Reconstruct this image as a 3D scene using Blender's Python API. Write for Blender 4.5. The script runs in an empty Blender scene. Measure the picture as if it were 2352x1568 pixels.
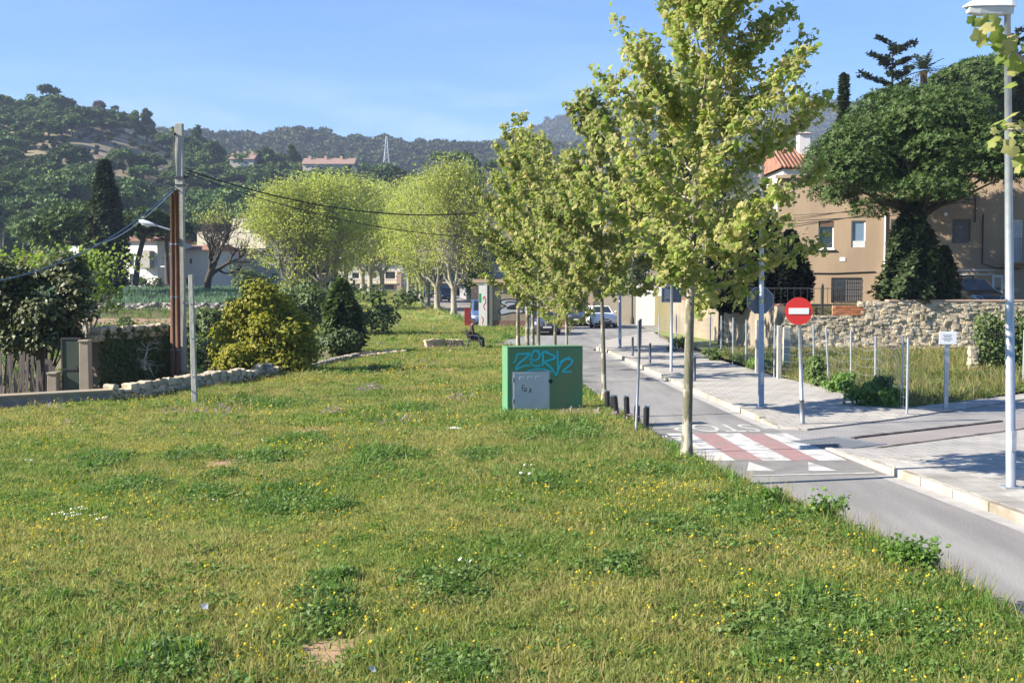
import bpy, bmesh, math, random
import numpy as np
from math import radians as R, sin, cos, pi, sqrt, atan2
from mathutils import Vector, Matrix, Quaternion, noise as mnoise

random.seed(7)
RNG = np.random.default_rng(7)
SC = bpy.context.scene
COL = SC.collection

# ------------------------------------------------------------------ camera
FPX, WPX, CX, CY = 2700.0, 2352.0, 1176.0, 784.0
CAMH = 3.16
PITCH = math.atan(139.0 / 2700.0)
cam = bpy.data.cameras.new('camera')
cam.sensor_width = 36.0
cam.lens = 36.0 * FPX / WPX
cam.clip_start = 0.05
cam.clip_end = 12000
cam_ob = bpy.data.objects.new('camera', cam)
COL.objects.link(cam_ob)
cam_ob.location = (0, 0, CAMH)
cam_ob.rotation_euler = (pi / 2 - PITCH, 0, 0)
SC.camera = cam_ob
SC.render.resolution_x, SC.render.resolution_y = 1024, 682

# ------------------------------------------------------------------ sky, sun, exposure
SUN_EL, SUN_AZ = R(31), R(-104)          # azimuth from +Y towards +X
to_sun = Vector((sin(SUN_AZ) * cos(SUN_EL), cos(SUN_AZ) * cos(SUN_EL), sin(SUN_EL)))
wd = bpy.data.worlds.new('World')
SC.world = wd
wd.use_nodes = True
nt = wd.node_tree
nt.nodes.clear()
N = nt.nodes.new
L = nt.links.new
wo = N('ShaderNodeOutputWorld')
bg = N('ShaderNodeBackground')
bg.inputs['Strength'].default_value = 0.068
sky = N('ShaderNodeTexSky')
sky.sky_type = 'NISHITA'
sky.sun_disc = False
sky.sun_elevation = SUN_EL
sky.sun_rotation = SUN_AZ
sky.altitude = 100
sky.air_density = 1.0
sky.dust_density = 0.4
sky.ozone_density = 4.0
tint = N('ShaderNodeMix')
tint.data_type = 'RGBA'
tint.blend_type = 'MULTIPLY'
tint.inputs[0].default_value = 1.0
tint.inputs[7].default_value = (0.26, 0.63, 0.97, 1)
L(sky.outputs[0], tint.inputs[6])
# thin cirrus, the same all round the sky
tc = N('ShaderNodeTexCoord')
mp = N('ShaderNodeMapping')
mp.inputs['Scale'].default_value = (1.6, 1.6, 11.0)
mp.inputs['Location'].default_value = (7.7, 0.9, 2.6)
L(tc.outputs['Generated'], mp.inputs[0])
nz = N('ShaderNodeTexNoise')
nz.inputs['Scale'].default_value = 2.2
nz.inputs['Detail'].default_value = 7
nz.inputs['Roughness'].default_value = 0.55
nz.inputs['Distortion'].default_value = 0.6
L(mp.outputs[0], nz.inputs['Vector'])
rp = N('ShaderNodeValToRGB')
rp.color_ramp.elements[0].position = 0.44
rp.color_ramp.elements[0].color = (0, 0, 0, 1)
rp.color_ramp.elements[1].position = 0.70
rp.color_ramp.elements[1].color = (0.6, 0.6, 0.6, 1)
L(nz.outputs[0], rp.inputs[0])
cm = N('ShaderNodeMix')
cm.data_type = 'RGBA'
cm.inputs[7].default_value = (6.0, 6.6, 7.6, 1)
sx = N('ShaderNodeSeparateXYZ')
L(tc.outputs['Generated'], sx.inputs[0])
em = N('ShaderNodeMapRange')
em.interpolation_type = 'SMOOTHSTEP'
em.inputs[1].default_value, em.inputs[2].default_value = .10, .18
em.inputs[3].default_value, em.inputs[4].default_value = 1.0, .12
L(sx.outputs[2], em.inputs[0])
mu = N('ShaderNodeMath')
mu.operation = 'MULTIPLY'
L(rp.outputs[0], mu.inputs[0])
L(em.outputs[0], mu.inputs[1])
L(mu.outputs[0], cm.inputs[0])
L(tint.outputs[2], cm.inputs[6])
L(cm.outputs[2], bg.inputs[0])
L(bg.outputs[0], wo.inputs[0])

sl = bpy.data.lights.new('sun', 'SUN')
sl.energy = 5.0
sl.angle = R(0.53)
sl.color = (1.0, 0.925, 0.80)
so = bpy.data.objects.new('sun', sl)
COL.objects.link(so)
so.rotation_euler = (-to_sun).to_track_quat('-Z', 'Y').to_euler()
so.location = to_sun * 400

SC.view_settings.view_transform = 'Standard'
SC.view_settings.look = 'None'
SC.view_settings.exposure = 1.6
SC.view_settings.gamma = 1
SC.view_settings.use_curve_mapping = False
SC.render.engine = 'CYCLES'
cy = SC.cycles
cy.max_bounces = 6
cy.diffuse_bounces = 3
cy.glossy_bounces = 2
cy.transmission_bounces = 4
cy.volume_bounces = 0
cy.transparent_max_bounces = 8
cy.use_denoising = True
try:
    cy.denoiser = 'OPENIMAGEDENOISE'
except Exception:
    pass
cy.use_adaptive_sampling = True
cy.adaptive_threshold = 0.01


# ------------------------------------------------------------------ pixel -> place
_f = Vector((0, cos(PITCH), -sin(PITCH)))
_u = Vector((0, sin(PITCH), cos(PITCH)))


def ray(px, py):
    return Vector(((px - CX) / FPX, 0, 0)) + _u * ((CY - py) / FPX) + _f


def gp(px, py, z=0.0):
    d = ray(px, py)
    return Vector((0, 0, CAMH)) + d * ((z - CAMH) / d.z)


def dp(px, py, Y):
    d = ray(px, py)
    return Vector((0, 0, CAMH)) + d * (Y / d.y)


def smooth(a, b, x):
    t = np.clip((np.asarray(x, float) - a) / (b - a), 0, 1)
    return t * t * (3 - 2 * t)


def interp(tab, y):
    a = np.array(tab, float)
    return np.interp(y, a[:, 0], a[:, 1])


def vnoise(x, y, s=1.0, seed=0.0):
    """smooth 2-D value noise, vectorised, about -1..1"""
    x = np.asarray(x, float) / s + seed * 17.3
    y = np.asarray(y, float) / s - seed * 9.1
    xi, yi = np.floor(x), np.floor(y)
    fx, fy = x - xi, y - yi
    fx, fy = fx * fx * (3 - 2 * fx), fy * fy * (3 - 2 * fy)

    def h(i, j):
        v = np.sin(i * 127.1 + j * 311.7) * 43758.5453
        return (v - np.floor(v)) * 2 - 1
    return (h(xi, yi) * (1 - fx) + h(xi + 1, yi) * fx) * (1 - fy) + (h(xi, yi + 1) * (1 - fx) + h(xi + 1, yi + 1) * fx) * fy


# ------------------------------------------------------------------ mesh builder
class MB:
    def __init__(s):
        s.v, s.f, s.n = [], [], 0
        s.mi = []

    def add(s, v, f, m=0):
        v = np.asarray(v, float).reshape(-1, 3)
        s.v.append(v)
        if isinstance(f, np.ndarray):
            s.f.append(f.astype(np.int64) + s.n)
            s.mi.append(np.full(len(f), m))
        else:
            g = {}
            for q in f:
                g.setdefault(len(q), []).append(q)
            for k in g.values():
                a = np.array(k, dtype=np.int64) + s.n
                s.f.append(a)
                s.mi.append(np.full(len(a), m))
        s.n += len(v)
        return s

    def box(s, c, d, rz=0.0, m=0, taper=1.0, rot=None):
        x, y, z = d[0] / 2, d[1] / 2, d[2] / 2
        v = np.array([(-x, -y, -z), (x, -y, -z), (x, y, -z), (-x, y, -z), (-x * taper, -y * taper, z), (x * taper, -y * taper, z), (x * taper, y * taper, z), (-x * taper, y * taper, z)])
        if rot is not None:
            v = v @ np.array(rot).T
        if rz:
            c_, s_ = cos(rz), sin(rz)
            v = v @ np.array([[c_, s_, 0], [-s_, c_, 0], [0, 0, 1]])
        return s.add(v + np.array(c), [(3, 2, 1, 0), (4, 5, 6, 7), (0, 1, 5, 4), (1, 2, 6, 5), (2, 3, 7, 6), (3, 0, 4, 7)], m)

    def tube(s, pts, rad, n=6, m=0, caps=True):
        P = np.array([tuple(p) for p in pts], float)
        k = len(P)
        r = np.full(k, rad, float) if np.isscalar(rad) else np.array(rad, float)
        T = np.zeros_like(P)
        T[1:-1] = P[2:] - P[:-2]
        T[0] = P[1] - P[0]
        T[-1] = P[-1] - P[-2]
        T /= np.linalg.norm(T, axis=1)[:, None] + 1e-12
        up = np.array([0, 0, 1.0]) if abs(T[0][2]) < .9 else np.array([1.0, 0, 0])
        A = np.cross(T, up)
        A /= np.linalg.norm(A, axis=1)[:, None] + 1e-12
        B = np.cross(T, A)
        a = np.linspace(0, 2 * pi, n, endpoint=False)
        V = P[:, None, :] + r[:, None, None] * (np.cos(a)[None, :, None] * A[:, None, :] + np.sin(a)[None, :, None] * B[:, None, :])
        F = []
        for i in range(k - 1):
            for j in range(n):
                j2 = (j + 1) % n
                F.append((i * n + j, i * n + j2, (i + 1) * n + j2, (i + 1) * n + j))
        if caps:
            F.append(tuple(range(n)))
            F.append(tuple(range((k - 1) * n + n - 1, (k - 1) * n - 1, -1)))
        return s.add(V.reshape(-1, 3), F, m)

    def prism(s, poly, axis, a, b, m=0):
        """poly: 2-D outline; extruded along axis ('x','y','z') from a to b"""
        k = len(poly)
        v = []
        for t in (a, b):
            for p in poly:
                v.append((t, p[0], p[1]) if axis == 'x' else (p[0], t, p[1]) if axis == 'y' else (p[0], p[1], t))
        f = [tuple(range(k - 1, -1, -1)), tuple(range(k, 2 * k))]
        f += [(i, (i + 1) % k, k + (i + 1) % k, k + i) for i in range(k)]
        return s.add(v, f, m)

    def disc(s, c, r, n=24, axis='y', th=.01, m=0):
        a = [(cos(t) * r, sin(t) * r) for t in np.linspace(0, 2 * pi, n, endpoint=False)]
        o = MB().prism(a, axis, -th / 2, th / 2)
        return s.add(np.concatenate(o.v) + np.array(c), [tuple(q) for f in o.f for q in f], m)

    def mesh(s, name, smooth_=False):
        me = bpy.data.meshes.new(name)
        V = np.concatenate(s.v)
        me.vertices.add(len(V))
        me.vertices.foreach_set('co', V.ravel())
        li = np.concatenate([f.ravel() for f in s.f])
        ln = np.concatenate([np.full(len(f), f.shape[1]) for f in s.f])
        me.loops.add(len(li))
        me.loops.foreach_set('vertex_index', li.astype(np.int32))
        me.polygons.add(len(ln))
        me.polygons.foreach_set('loop_start', np.concatenate([[0], np.cumsum(ln)[:-1]]).astype(np.int32))
        me.polygons.foreach_set('material_index', np.concatenate(s.mi).astype(np.int32))
        me.polygons.foreach_set('use_smooth', np.full(len(ln), bool(smooth_)))
        me.update(calc_edges=True)
        me.validate()
        return me


def props(o, label=None, cat=None, group=None, kind=None):
    if label:
        o['label'] = label
    if cat:
        o['category'] = cat
    if group:
        o['group'] = group
    if kind:
        o['kind'] = kind
    return o


def obj(name, mb, mat, parent=None, smooth_=False, bevel=0, loc=None, rz=0, **kw):
    me = mb.mesh(name, smooth_) if isinstance(mb, MB) else mb
    for m in (mat if isinstance(mat, (list, tuple)) else [mat]):
        if m is not None and len(me.materials) < (len(mat) if isinstance(mat, (list, tuple)) else 1):
            me.materials.append(m)
    o = bpy.data.objects.new(name, me)
    COL.objects.link(o)
    if parent:
        o.parent = parent
    if loc is not None:
        o.location = loc
    if rz:
        o.rotation_euler.z = rz
    if bevel:
        b = o.modifiers.new('bevel', 'BEVEL')
        b.width = bevel
        b.segments = 2
        b.limit_method = 'ANGLE'
    return props(o, **kw)


def thing(name, loc, label, cat, group=None, rz=0):
    o = bpy.data.objects.new(name, None)
    COL.objects.link(o)
    o.empty_display_size = .2
    o.location = loc
    o.rotation_euler.z = rz
    return props(o, label, cat, group)


KIDS = {}


def dup(root, loc, rz=None, scale=None, label=None, group=None):
    """a copy of a thing with copies of its parts and their sub-parts"""
    c = root.copy()
    COL.objects.link(c)
    c.location = loc
    if rz is not None:
        c.rotation_euler.z = rz
    if scale is not None:
        c.scale = (scale,) * 3 if np.isscalar(scale) else scale
    if label:
        c['label'] = label
    if group:
        c['group'] = group
    for ch in [o for o in KIDS.setdefault(root.name, list(root.children))]:
        d = ch.copy()
        COL.objects.link(d)
        d.parent = c
        for g in KIDS.setdefault(ch.name, list(ch.children)):
            e = g.copy()
            COL.objects.link(e)
            e.parent = d
    return c


# ------------------------------------------------------------------ materials
def newmat(name):
    m = bpy.data.materials.new(name)
    m.use_nodes = True
    t = m.node_tree
    return m, t, t.nodes['Principled BSDF'], t.nodes['Material Output']


def rgb(c):
    return (c[0], c[1], c[2], 1)


def pmat(name, c1, c2=None, scale=4.0, rough=.8, bump=0.0, c3=None, s3=.6, stretch=(1, 1, 1), metal=0.0, spec=.3, island=0.0, lo=.35, hi=.65, bscale=None, world=False):
    """two (or three) colours mixed by noise, a little bump"""
    m, t, b, out = newmat(name)
    n, l = t.nodes.new, t.links.new
    b.inputs['Roughness'].default_value = rough
    b.inputs['Metallic'].default_value = metal
    b.inputs['Specular IOR Level'].default_value = spec
    c2 = c2 or tuple(x * .8 for x in c1)
    if world:
        g = n('ShaderNodeNewGeometry')
        src = g.outputs['Position']
    else:
        src = n('ShaderNodeTexCoord').outputs['Object']
    mp = n('ShaderNodeMapping')
    mp.inputs['Scale'].default_value = stretch
    l(src, mp.inputs[0])
    z = n('ShaderNodeTexNoise')
    z.inputs['Scale'].default_value = scale
    z.inputs['Detail'].default_value = 7
    z.inputs['Roughness'].default_value = .6
    l(mp.outputs[0], z.inputs['Vector'])
    r = n('ShaderNodeValToRGB')
    r.color_ramp.elements[0].position = lo
    r.color_ramp.elements[0].color = rgb(c1)
    r.color_ramp.elements[1].position = hi
    r.color_ramp.elements[1].color = rgb(c2)
    l(z.outputs[0], r.inputs[0])
    cur = r.outputs[0]
    if c3 is not None:
        z2 = n('ShaderNodeTexNoise')
        z2.inputs['Scale'].default_value = s3
        z2.inputs['Detail'].default_value = 5
        l(mp.outputs[0], z2.inputs['Vector'])
        r2 = n('ShaderNodeValToRGB')
        r2.color_ramp.elements[0].position = .48
        r2.color_ramp.elements[1].position = .66
        l(z2.outputs[0], r2.inputs[0])
        x = n('ShaderNodeMix')
        x.data_type = 'RGBA'
        l(r2.outputs[0], x.inputs[0])
        l(cur, x.inputs[6])
        x.inputs[7].default_value = rgb(c3)
        cur = x.outputs[2]
    if island:
        g = n('ShaderNodeNewGeometry')
        oi = n('ShaderNodeObjectInfo')
        ad = n('ShaderNodeMath')
        ad.operation = 'ADD'
        l(g.outputs['Random Per Island'], ad.inputs[0])
        l(oi.outputs['Random'], ad.inputs[1])
        fr = n('ShaderNodeMath')
        fr.operation = 'FRACT'
        l(ad.outputs[0], fr.inputs[0])
        mr = n('ShaderNodeMapRange')
        mr.inputs[3].default_value = 1 - island
        mr.inputs[4].default_value = 1 + island
        l(fr.outputs[0], mr.inputs[0])
        x = n('ShaderNodeVectorMath')
        x.operation = 'SCALE'
        l(cur, x.inputs[0])
        l(mr.outputs[0], x.inputs['Scale'])
        cur = x.outputs[0]
    l(cur, b.inputs['Base Color'])
    if bump:
        z3 = n('ShaderNodeTexNoise')
        z3.inputs['Scale'].default_value = bscale or scale * 3
        z3.inputs['Detail'].default_value = 6
        l(mp.outputs[0], z3.inputs['Vector'])
        bp = n('ShaderNodeBump')
        bp.inputs['Strength'].default_value = bump
        bp.inputs['Distance'].default_value = .05
        l(z3.outputs[0], bp.inputs['Height'])
        l(bp.outputs[0], b.inputs['Normal'])
    return m


def lmat(name, cols, trans=.35, gloss=.25, patch=None, pscale=.35, rough=.5, vary=.14):
    """leaf material: colour by leaf (random per island + per instance), some light passing through.
    patch: a second list of colours that takes over in patches of the ground (world position)"""
    m, t, b, out = newmat(name)
    n, l = t.nodes.new, t.links.new
    g = n('ShaderNodeNewGeometry')
    oi = n('ShaderNodeObjectInfo')
    ad = n('ShaderNodeMath')
    ad.operation = 'ADD'
    l(g.outputs['Random Per Island'], ad.inputs[0])
    l(oi.outputs['Random'], ad.inputs[1])
    fr = n('ShaderNodeMath')
    fr.operation = 'FRACT'
    l(ad.outputs[0], fr.inputs[0])

    def ramp(cs):
        r = n('ShaderNodeValToRGB')
        e = r.color_ramp.elements
        e[0].position, e[0].color = 0, rgb(cs[0])
        e[1].position, e[1].color = 1, rgb(cs[-1])
        for i in range(1, len(cs) - 1):
            q = e.new(i / (len(cs) - 1))
            q.color = rgb(cs[i])
        l(fr.outputs[0], r.inputs[0])
        return r.outputs[0]
    cur = ramp(cols)
    if patch:
        z = n('ShaderNodeTexNoise')
        z.inputs['Scale'].default_value = pscale
        z.inputs['Detail'].default_value = 4
        z.inputs['Roughness'].default_value = .6
        l(g.outputs['Position'], z.inputs['Vector'])
        r2 = n('ShaderNodeValToRGB')
        r2.color_ramp.elements[0].position = .44
        r2.color_ramp.elements[1].position = .58
        l(z.outputs[0], r2.inputs[0])
        x = n('ShaderNodeMix')
        x.data_type = 'RGBA'
        l(r2.outputs[0], x.inputs[0])
        l(cur, x.inputs[6])
        l(ramp(patch), x.inputs[7])
        cur = x.outputs[2]
    vr = n('ShaderNodeMapRange')
    vr.inputs[3].default_value, vr.inputs[4].default_value = 1 - vary, 1 + vary
    l(oi.outputs['Random'], vr.inputs[0])
    sc = n('ShaderNodeVectorMath')
    sc.operation = 'SCALE'
    l(cur, sc.inputs[0])
    l(vr.outputs[0], sc.inputs['Scale'])
    cur = sc.outputs[0]
    l(cur, b.inputs['Base Color'])
    b.inputs['Roughness'].default_value = rough
    b.inputs['Specular IOR Level'].default_value = gloss
    tr = n('ShaderNodeBsdfTranslucent')
    hs = n('ShaderNodeHueSaturation')
    hs.inputs['Saturation'].default_value = 1.1
    hs.inputs['Value'].default_value = 1.25
    l(cur, hs.inputs['Color'])
    l(hs.outputs[0], tr.inputs[0])
    mx = n('ShaderNodeMixShader')
    mx.inputs[0].default_value = trans
    l(b.outputs[0], mx.inputs[1])
    l(tr.outputs[0], mx.inputs[2])
    l(mx.outputs[0], out.inputs[0])
    return m


def flat(name, c, rough=.5, metal=0.0, spec=.4, coat=0.0):
    m, t, b, out = newmat(name)
    b.inputs['Base Color'].default_value = rgb(c)
    b.inputs['Roughness'].default_value = rough
    b.inputs['Metallic'].default_value = metal
    b.inputs['Specular IOR Level'].default_value = spec
    b.inputs['Coat Weight'].default_value = coat
    # faint grime so that no surface is perfectly even
    n, l = t.nodes.new, t.links.new
    tc = n('ShaderNodeTexCoord')
    z = n('ShaderNodeTexNoise')
    z.inputs['Scale'].default_value = 6
    z.inputs['Detail'].default_value = 6
    l(tc.outputs['Object'], z.inputs['Vector'])
    r = n('ShaderNodeValToRGB')
    r.color_ramp.elements[0].color = rgb([x * .86 for x in c])
    r.color_ramp.elements[1].color = rgb([min(1, x * 1.08) for x in c])
    l(z.outputs[0], r.inputs[0])
    l(r.outputs[0], b.inputs['Base Color'])
    return m


def glass(name, c=(.02, .025, .03), rough=.05):
    m, t, b, out = newmat(name)
    b.inputs['Base Color'].default_value = rgb(c)
    b.inputs['Roughness'].default_value = rough
    b.inputs['Specular IOR Level'].default_value = .9
    return m


M = {}
M['asphalt'] = pmat('asphalt', (.205, .198, .186), (.275, .263, .247), 1.6, .9, .25, c3=(.172, .166, .158), s3=.7, bscale=60, stretch=(1, .16, 1), world=True)
M['asphalt_far'] = pmat('asphalt_far', (.23, .20, .185), (.28, .25, .235), .6, .9, 0, world=True)
M['asphalt_table'] = pmat('asphalt_table', (.17, .163, .155), (.23, .22, .205), 2.5, .9, .25, bscale=60, world=True)
M['concrete'] = pmat('concrete', (.35, .33, .295), (.42, .40, .36), 3, .9, .2, c3=(.27, .25, .22), s3=.6, bscale=30, island=.13, world=True)
M['kerb'] = pmat('kerb', (.34, .31, .25), (.43, .39, .32), 5, .9, .25, c3=(.26, .22, .165), s3=1.6, island=.16, world=True)
M['gutter'] = pmat('gutter', (.31, .295, .28), (.40, .38, .36), 3, .9, .2, world=True)
M['white_paint'] = pmat('white_paint', (.58, .56, .53), (.42, .405, .385), 7, .8, .1, c3=(.29, .28, .265), s3=3.0, world=True)
M['red_paint'] = pmat('red_paint', (.34, .205, .195), (.28, .165, .155), 6, .85, .1, c3=(.24, .19, .18), s3=2.6, world=True)
M['galv'] = pmat('galvanised_steel', (.42, .45, .48), (.34, .37, .40), 6, .45, 0, metal=.55, spec=.5)
M['galv_dark'] = pmat('weathered_steel', (.22, .24, .27), (.16, .18, .21), 6, .55, 0, metal=.4)
M['sign_back'] = pmat('sign_back_grey', (.13, .16, .21), (.11, .135, .18), 3, .5, 0, metal=.3)
M['bollard'] = pmat('bollard_blue_grey', (.07, .08, .12), (.05, .06, .09), 8, .5)
M['black'] = pmat('black_plastic', (.012, .012, .014), (.02, .02, .022), 8, .5)
M['red_sign'] = flat('red_sign', (.62, .035, .03), .35)
M['white_sign'] = flat('white_sign', (.78, .78, .78), .35)
M['lamp_white'] = flat('lamp_white', (.72, .73, .74), .35)
M['lamp_glass'] = flat('lamp_glass', (.5, .52, .53), .15)
M['bark_plane'] = pmat('bark_plane', (.36, .325, .25), (.13, .12, .08), 5.5, .85, .3, c3=(.10, .10, .075), s3=2.4, stretch=(1, 1, .45), lo=.42, hi=.50)
M['bark_pale'] = pmat('bark_pale', (.34, .31, .24), (.22, .20, .15), 1.6, .85, .2, c3=(.2, .18, .14), s3=.9, stretch=(1, 1, .5))
M['bark_dark'] = pmat('bark_dark', (.055, .045, .035), (.09, .075, .055), 3, .9, .3, stretch=(1, 1, .4))
M['bark_grey'] = pmat('bark_grey', (.25, .22, .19), (.36, .33, .29), 4, .9, .2)
M['wood_pole'] = pmat('creosote_wood', (.17, .085, .045), (.095, .045, .026), 5, .75, .3, stretch=(4, 4, .35))
M['concrete_post'] = pmat('concrete_post', (.42, .40, .35), (.33, .32, .29), 6, .9, .2, stretch=(1, 1, .4))
M['iron'] = pmat('dark_iron', (.035, .035, .04), (.055, .05, .05), 9, .6)
M['rust'] = pmat('rusty_steel', (.12, .06, .035), (.07, .04, .03), 8, .8)
M['cable'] = flat('cable', (.025, .025, .025), .6)
M['cable_blue'] = flat('cable_blue', (.05, .09, .16), .5)
M['dark_glass'] = glass('window_glass')
M['sky_glass'] = glass('pale_window_glass', (.14, .20, .27), .12)
M['leaf_plane'] = lmat('leaf_plane', [(.17, .24, .05), (.26, .32, .075), (.37, .38, .135), (.45, .39, .18), (.20, .28, .06)], .56, .2)
M['leaf_pollard'] = lmat('leaf_pollard', [(.32, .37, .085), (.40, .44, .12), (.35, .40, .10), (.41, .41, .14)], .6, .1)
M['needle'] = lmat('pine_needles', [(.04, .078, .02), (.062, .11, .026), (.085, .12, .032), (.052, .09, .022)], .15, .2)
M['needle_far'] = lmat('pine_needles_hill', [(.065, .11, .03), (.09, .145, .04), (.115, .16, .048)], .12, .1, vary=.32)
M['needle_blue'] = lmat('cedar_needles', [(.035, .055, .025), (.055, .075, .035), (.05, .06, .025)], .12, .1)
M['cypress'] = lmat('cypress_foliage', [(.03, .048, .014), (.048, .068, .02), (.066, .082, .028)], .12, .15)
M['cypress_dark'] = lmat('dark_cypress_foliage', [(.008, .014, .007), (.012, .02, .009), (.018, .026, .011)], .1, .1)
M['juniper'] = lmat('juniper_foliage', [(.036, .06, .023), (.056, .08, .029), (.075, .095, .04)], .12, .1)
M['leaf_dark'] = lmat('evergreen_leaf', [(.042, .06, .016), (.065, .085, .023), (.095, .11, .036), (.13, .135, .055)], .2, .35, rough=.45)
M['leaf_fig'] = lmat('fig_leaf', [(.12, .19, .03), (.18, .25, .05), (.23, .28, .08)], .45, .2)
M['leaf_yellow'] = lmat('yellow_green_leaf', [(.24, .26, .03), (.36, .345, .045), (.17, .21, .03), (.42, .37, .05)], .48, .2)
M['leaf_shrub'] = lmat('shrub_leaf', [(.055, .09, .025), (.085, .125, .032), (.115, .15, .042)], .3, .3)
M['leaf_weed'] = lmat('weed_leaf', [(.09, .175, .03), (.12, .21, .04), (.15, .24, .05)], .42, .3)
M['leaf_weed_dark'] = lmat('dark_weed_leaf', [(.10, .175, .04), (.135, .21, .05), (.17, .24, .07)], .38, .35)
M['leaf_dry'] = lmat('brown_dry_leaf', [(.16, .10, .06), (.21, .14, .09), (.13, .09, .06)], .3, .2)
M['grass_blade'] = lmat('grass_blade', [(.225, .27, .075), (.285, .305, .09), (.34, .32, .115), (.37, .32, .135)], .48, .15,
                        patch=[(.15, .225, .055), (.20, .265, .065), (.24, .285, .08)], pscale=.42)
M['grass_straw'] = lmat('straw_grass', [(.30, .25, .10), (.35, .28, .13), (.24, .225, .07), (.19, .21, .055)], .35, .2)
M['grass_tall'] = lmat('tall_grass', [(.16, .18, .06), (.21, .20, .085), (.27, .235, .12), (.12, .155, .045)], .3, .2,
                       patch=[(.09, .12, .03), (.12, .14, .04)], pscale=.3)
M['petal_yellow'] = lmat('yellow_petal', [(.62, .42, .02), (.70, .50, .03)], .3, .2)
M['petal_white'] = lmat('white_petal', [(.75, .75, .72), (.8, .78, .78)], .3, .2)
M['petal_pink'] = lmat('mauve_petal', [(.45, .25, .45), (.5, .32, .5)], .3, .2)
M['crop'] = lmat('crop_leaf', [(.10, .19, .10), (.14, .23, .13), (.17, .25, .15)], .3, .3)
M['soil'] = pmat('bare_soil', (.33, .21, .125), (.25, .16, .10), 3, .95, .3, world=True)
# ================================================================== scatter by geometry nodes (only for stuff)
def scatter(name, pts, scl, rot, idx, protos, kind='stuff', label=None):
    """one object whose points carry instances of the protos; protos: list of (mesh builder, material)"""
    src = bpy.data.collections.new(name + '_source')
    for i, (mb, mt) in enumerate(protos):
        me = mb.mesh('%s_%02d' % (name, i))
        for q in (mt if isinstance(mt, (list, tuple)) else [mt]):
            me.materials.append(q)
        o = bpy.data.objects.new('%s_%02d' % (name, i), me)
        src.objects.link(o)
    me = bpy.data.meshes.new(name)
    n = len(pts)
    me.vertices.add(n)
    me.vertices.foreach_set('co', np.asarray(pts, float).ravel())
    a = me.attributes.new('scl', 'FLOAT', 'POINT')
    a.data.foreach_set('value', np.asarray(scl, float))
    a = me.attributes.new('rot', 'FLOAT_VECTOR', 'POINT')
    a.data.foreach_set('vector', np.asarray(rot, float).ravel())
    a = me.attributes.new('idx', 'INT', 'POINT')
    a.data.foreach_set('value', np.asarray(idx, dtype=np.int32))
    me.update()
    o = bpy.data.objects.new(name, me)
    COL.objects.link(o)
    ng = bpy.data.node_groups.new(name, 'GeometryNodeTree')
    ng.interface.new_socket('Geometry', in_out='INPUT', socket_type='NodeSocketGeometry')
    ng.interface.new_socket('Geometry', in_out='OUTPUT', socket_type='NodeSocketGeometry')
    n_, l = ng.nodes.new, ng.links.new
    gi, go = n_('NodeGroupInput'), n_('NodeGroupOutput')
    ip = n_('GeometryNodeInstanceOnPoints')
    ci = n_('GeometryNodeCollectionInfo')
    ci.inputs['Collection'].default_value = src
    ci.inputs['Separate Children'].default_value = True
    ci.inputs['Reset Children'].default_value = True

    def attr(nm, ty):
        q = n_('GeometryNodeInputNamedAttribute')
        q.data_type = ty
        q.inputs['Name'].default_value = nm
        return q.outputs['Attribute']
    er = n_('FunctionNodeEulerToRotation')
    l(attr('rot', 'FLOAT_VECTOR'), er.inputs[0])
    l(gi.outputs[0], ip.inputs['Points'])
    l(ci.outputs[0], ip.inputs['Instance'])
    ip.inputs['Pick Instance'].default_value = True
    l(attr('idx', 'INT'), ip.inputs['Instance Index'])
    l(er.outputs[0], ip.inputs['Rotation'])
    l(attr('scl', 'FLOAT'), ip.inputs['Scale'])
    l(ip.outputs[0], go.inputs[0])
    md = o.modifiers.new('scatter', 'NODES')
    md.node_group = ng
    return props(o, label=label, kind=kind)


def rand_rot(n, rng=RNG, bias=None, amt=0.0):
    """n random rotation matrices; local Z is the leaf normal, drawn towards bias"""
    z = rng.normal(size=(n, 3))
    z /= np.linalg.norm(z, axis=1)[:, None]
    if bias is not None:
        z = z + np.asarray(bias) * amt
        z /= np.linalg.norm(z, axis=1)[:, None] + 1e-9
    t = rng.normal(size=(n, 3))
    x = np.cross(t, z)
    x /= np.linalg.norm(x, axis=1)[:, None] + 1e-9
    y = np.cross(z, x)
    return np.stack([x, y, z], axis=2)


def leaves(mb, P, S, tpl, bias=None, amt=0.0, m=0, rng=RNG, rots=None):
    """copies of a leaf template (verts, faces) at points P with sizes S"""
    tv, tf = tpl
    n = len(P)
    if n == 0:
        return
    Rm = rand_rot(n, rng, bias, amt) if rots is None else rots
    V = np.einsum('nij,kj->nki', Rm, tv) * np.asarray(S)[:, None, None] + np.asarray(P)[:, None, :]
    k = len(tv)
    for f in tf:
        F = np.array(f)[None, :] + (np.arange(n) * k)[:, None]
        if f is tf[0]:
            mb.add(V.reshape(-1, 3), F, m)
            base = mb.n - n * k
        else:
            mb.f.append(F + base)
            mb.mi.append(np.full(n, m))


LEAF_Q = (np.array([(-.3, -.5, 0), (.3, -.5, 0), (.36, .1, .08), (0, .55, .02), (-.36, .1, .08)]), [(0, 1, 2, 3, 4)])
LEAF_D = (np.array([(0, -.5, 0), (.28, 0, .07), (0, .55, 0), (-.28, 0, .07)]), [(0, 1, 2, 3)])


def _plane_leaf():
    tips = [(-90, .12), (-60, .45), (-25, .72), (0, .66), (28, .98), (56, .76), (90, 1.08), (124, .76), (152, .98), (180, .66), (205, .72), (240, .45)]
    v = [(0, 0, 0.06)] + [(cos(R(a)) * r * .62, sin(R(a)) * r * .62, -.08 * r * r) for a, r in tips]
    k = len(tips)
    return (np.array(v), [(0, 1 + i, 1 + (i + 1) % k) for i in range(k)])


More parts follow.
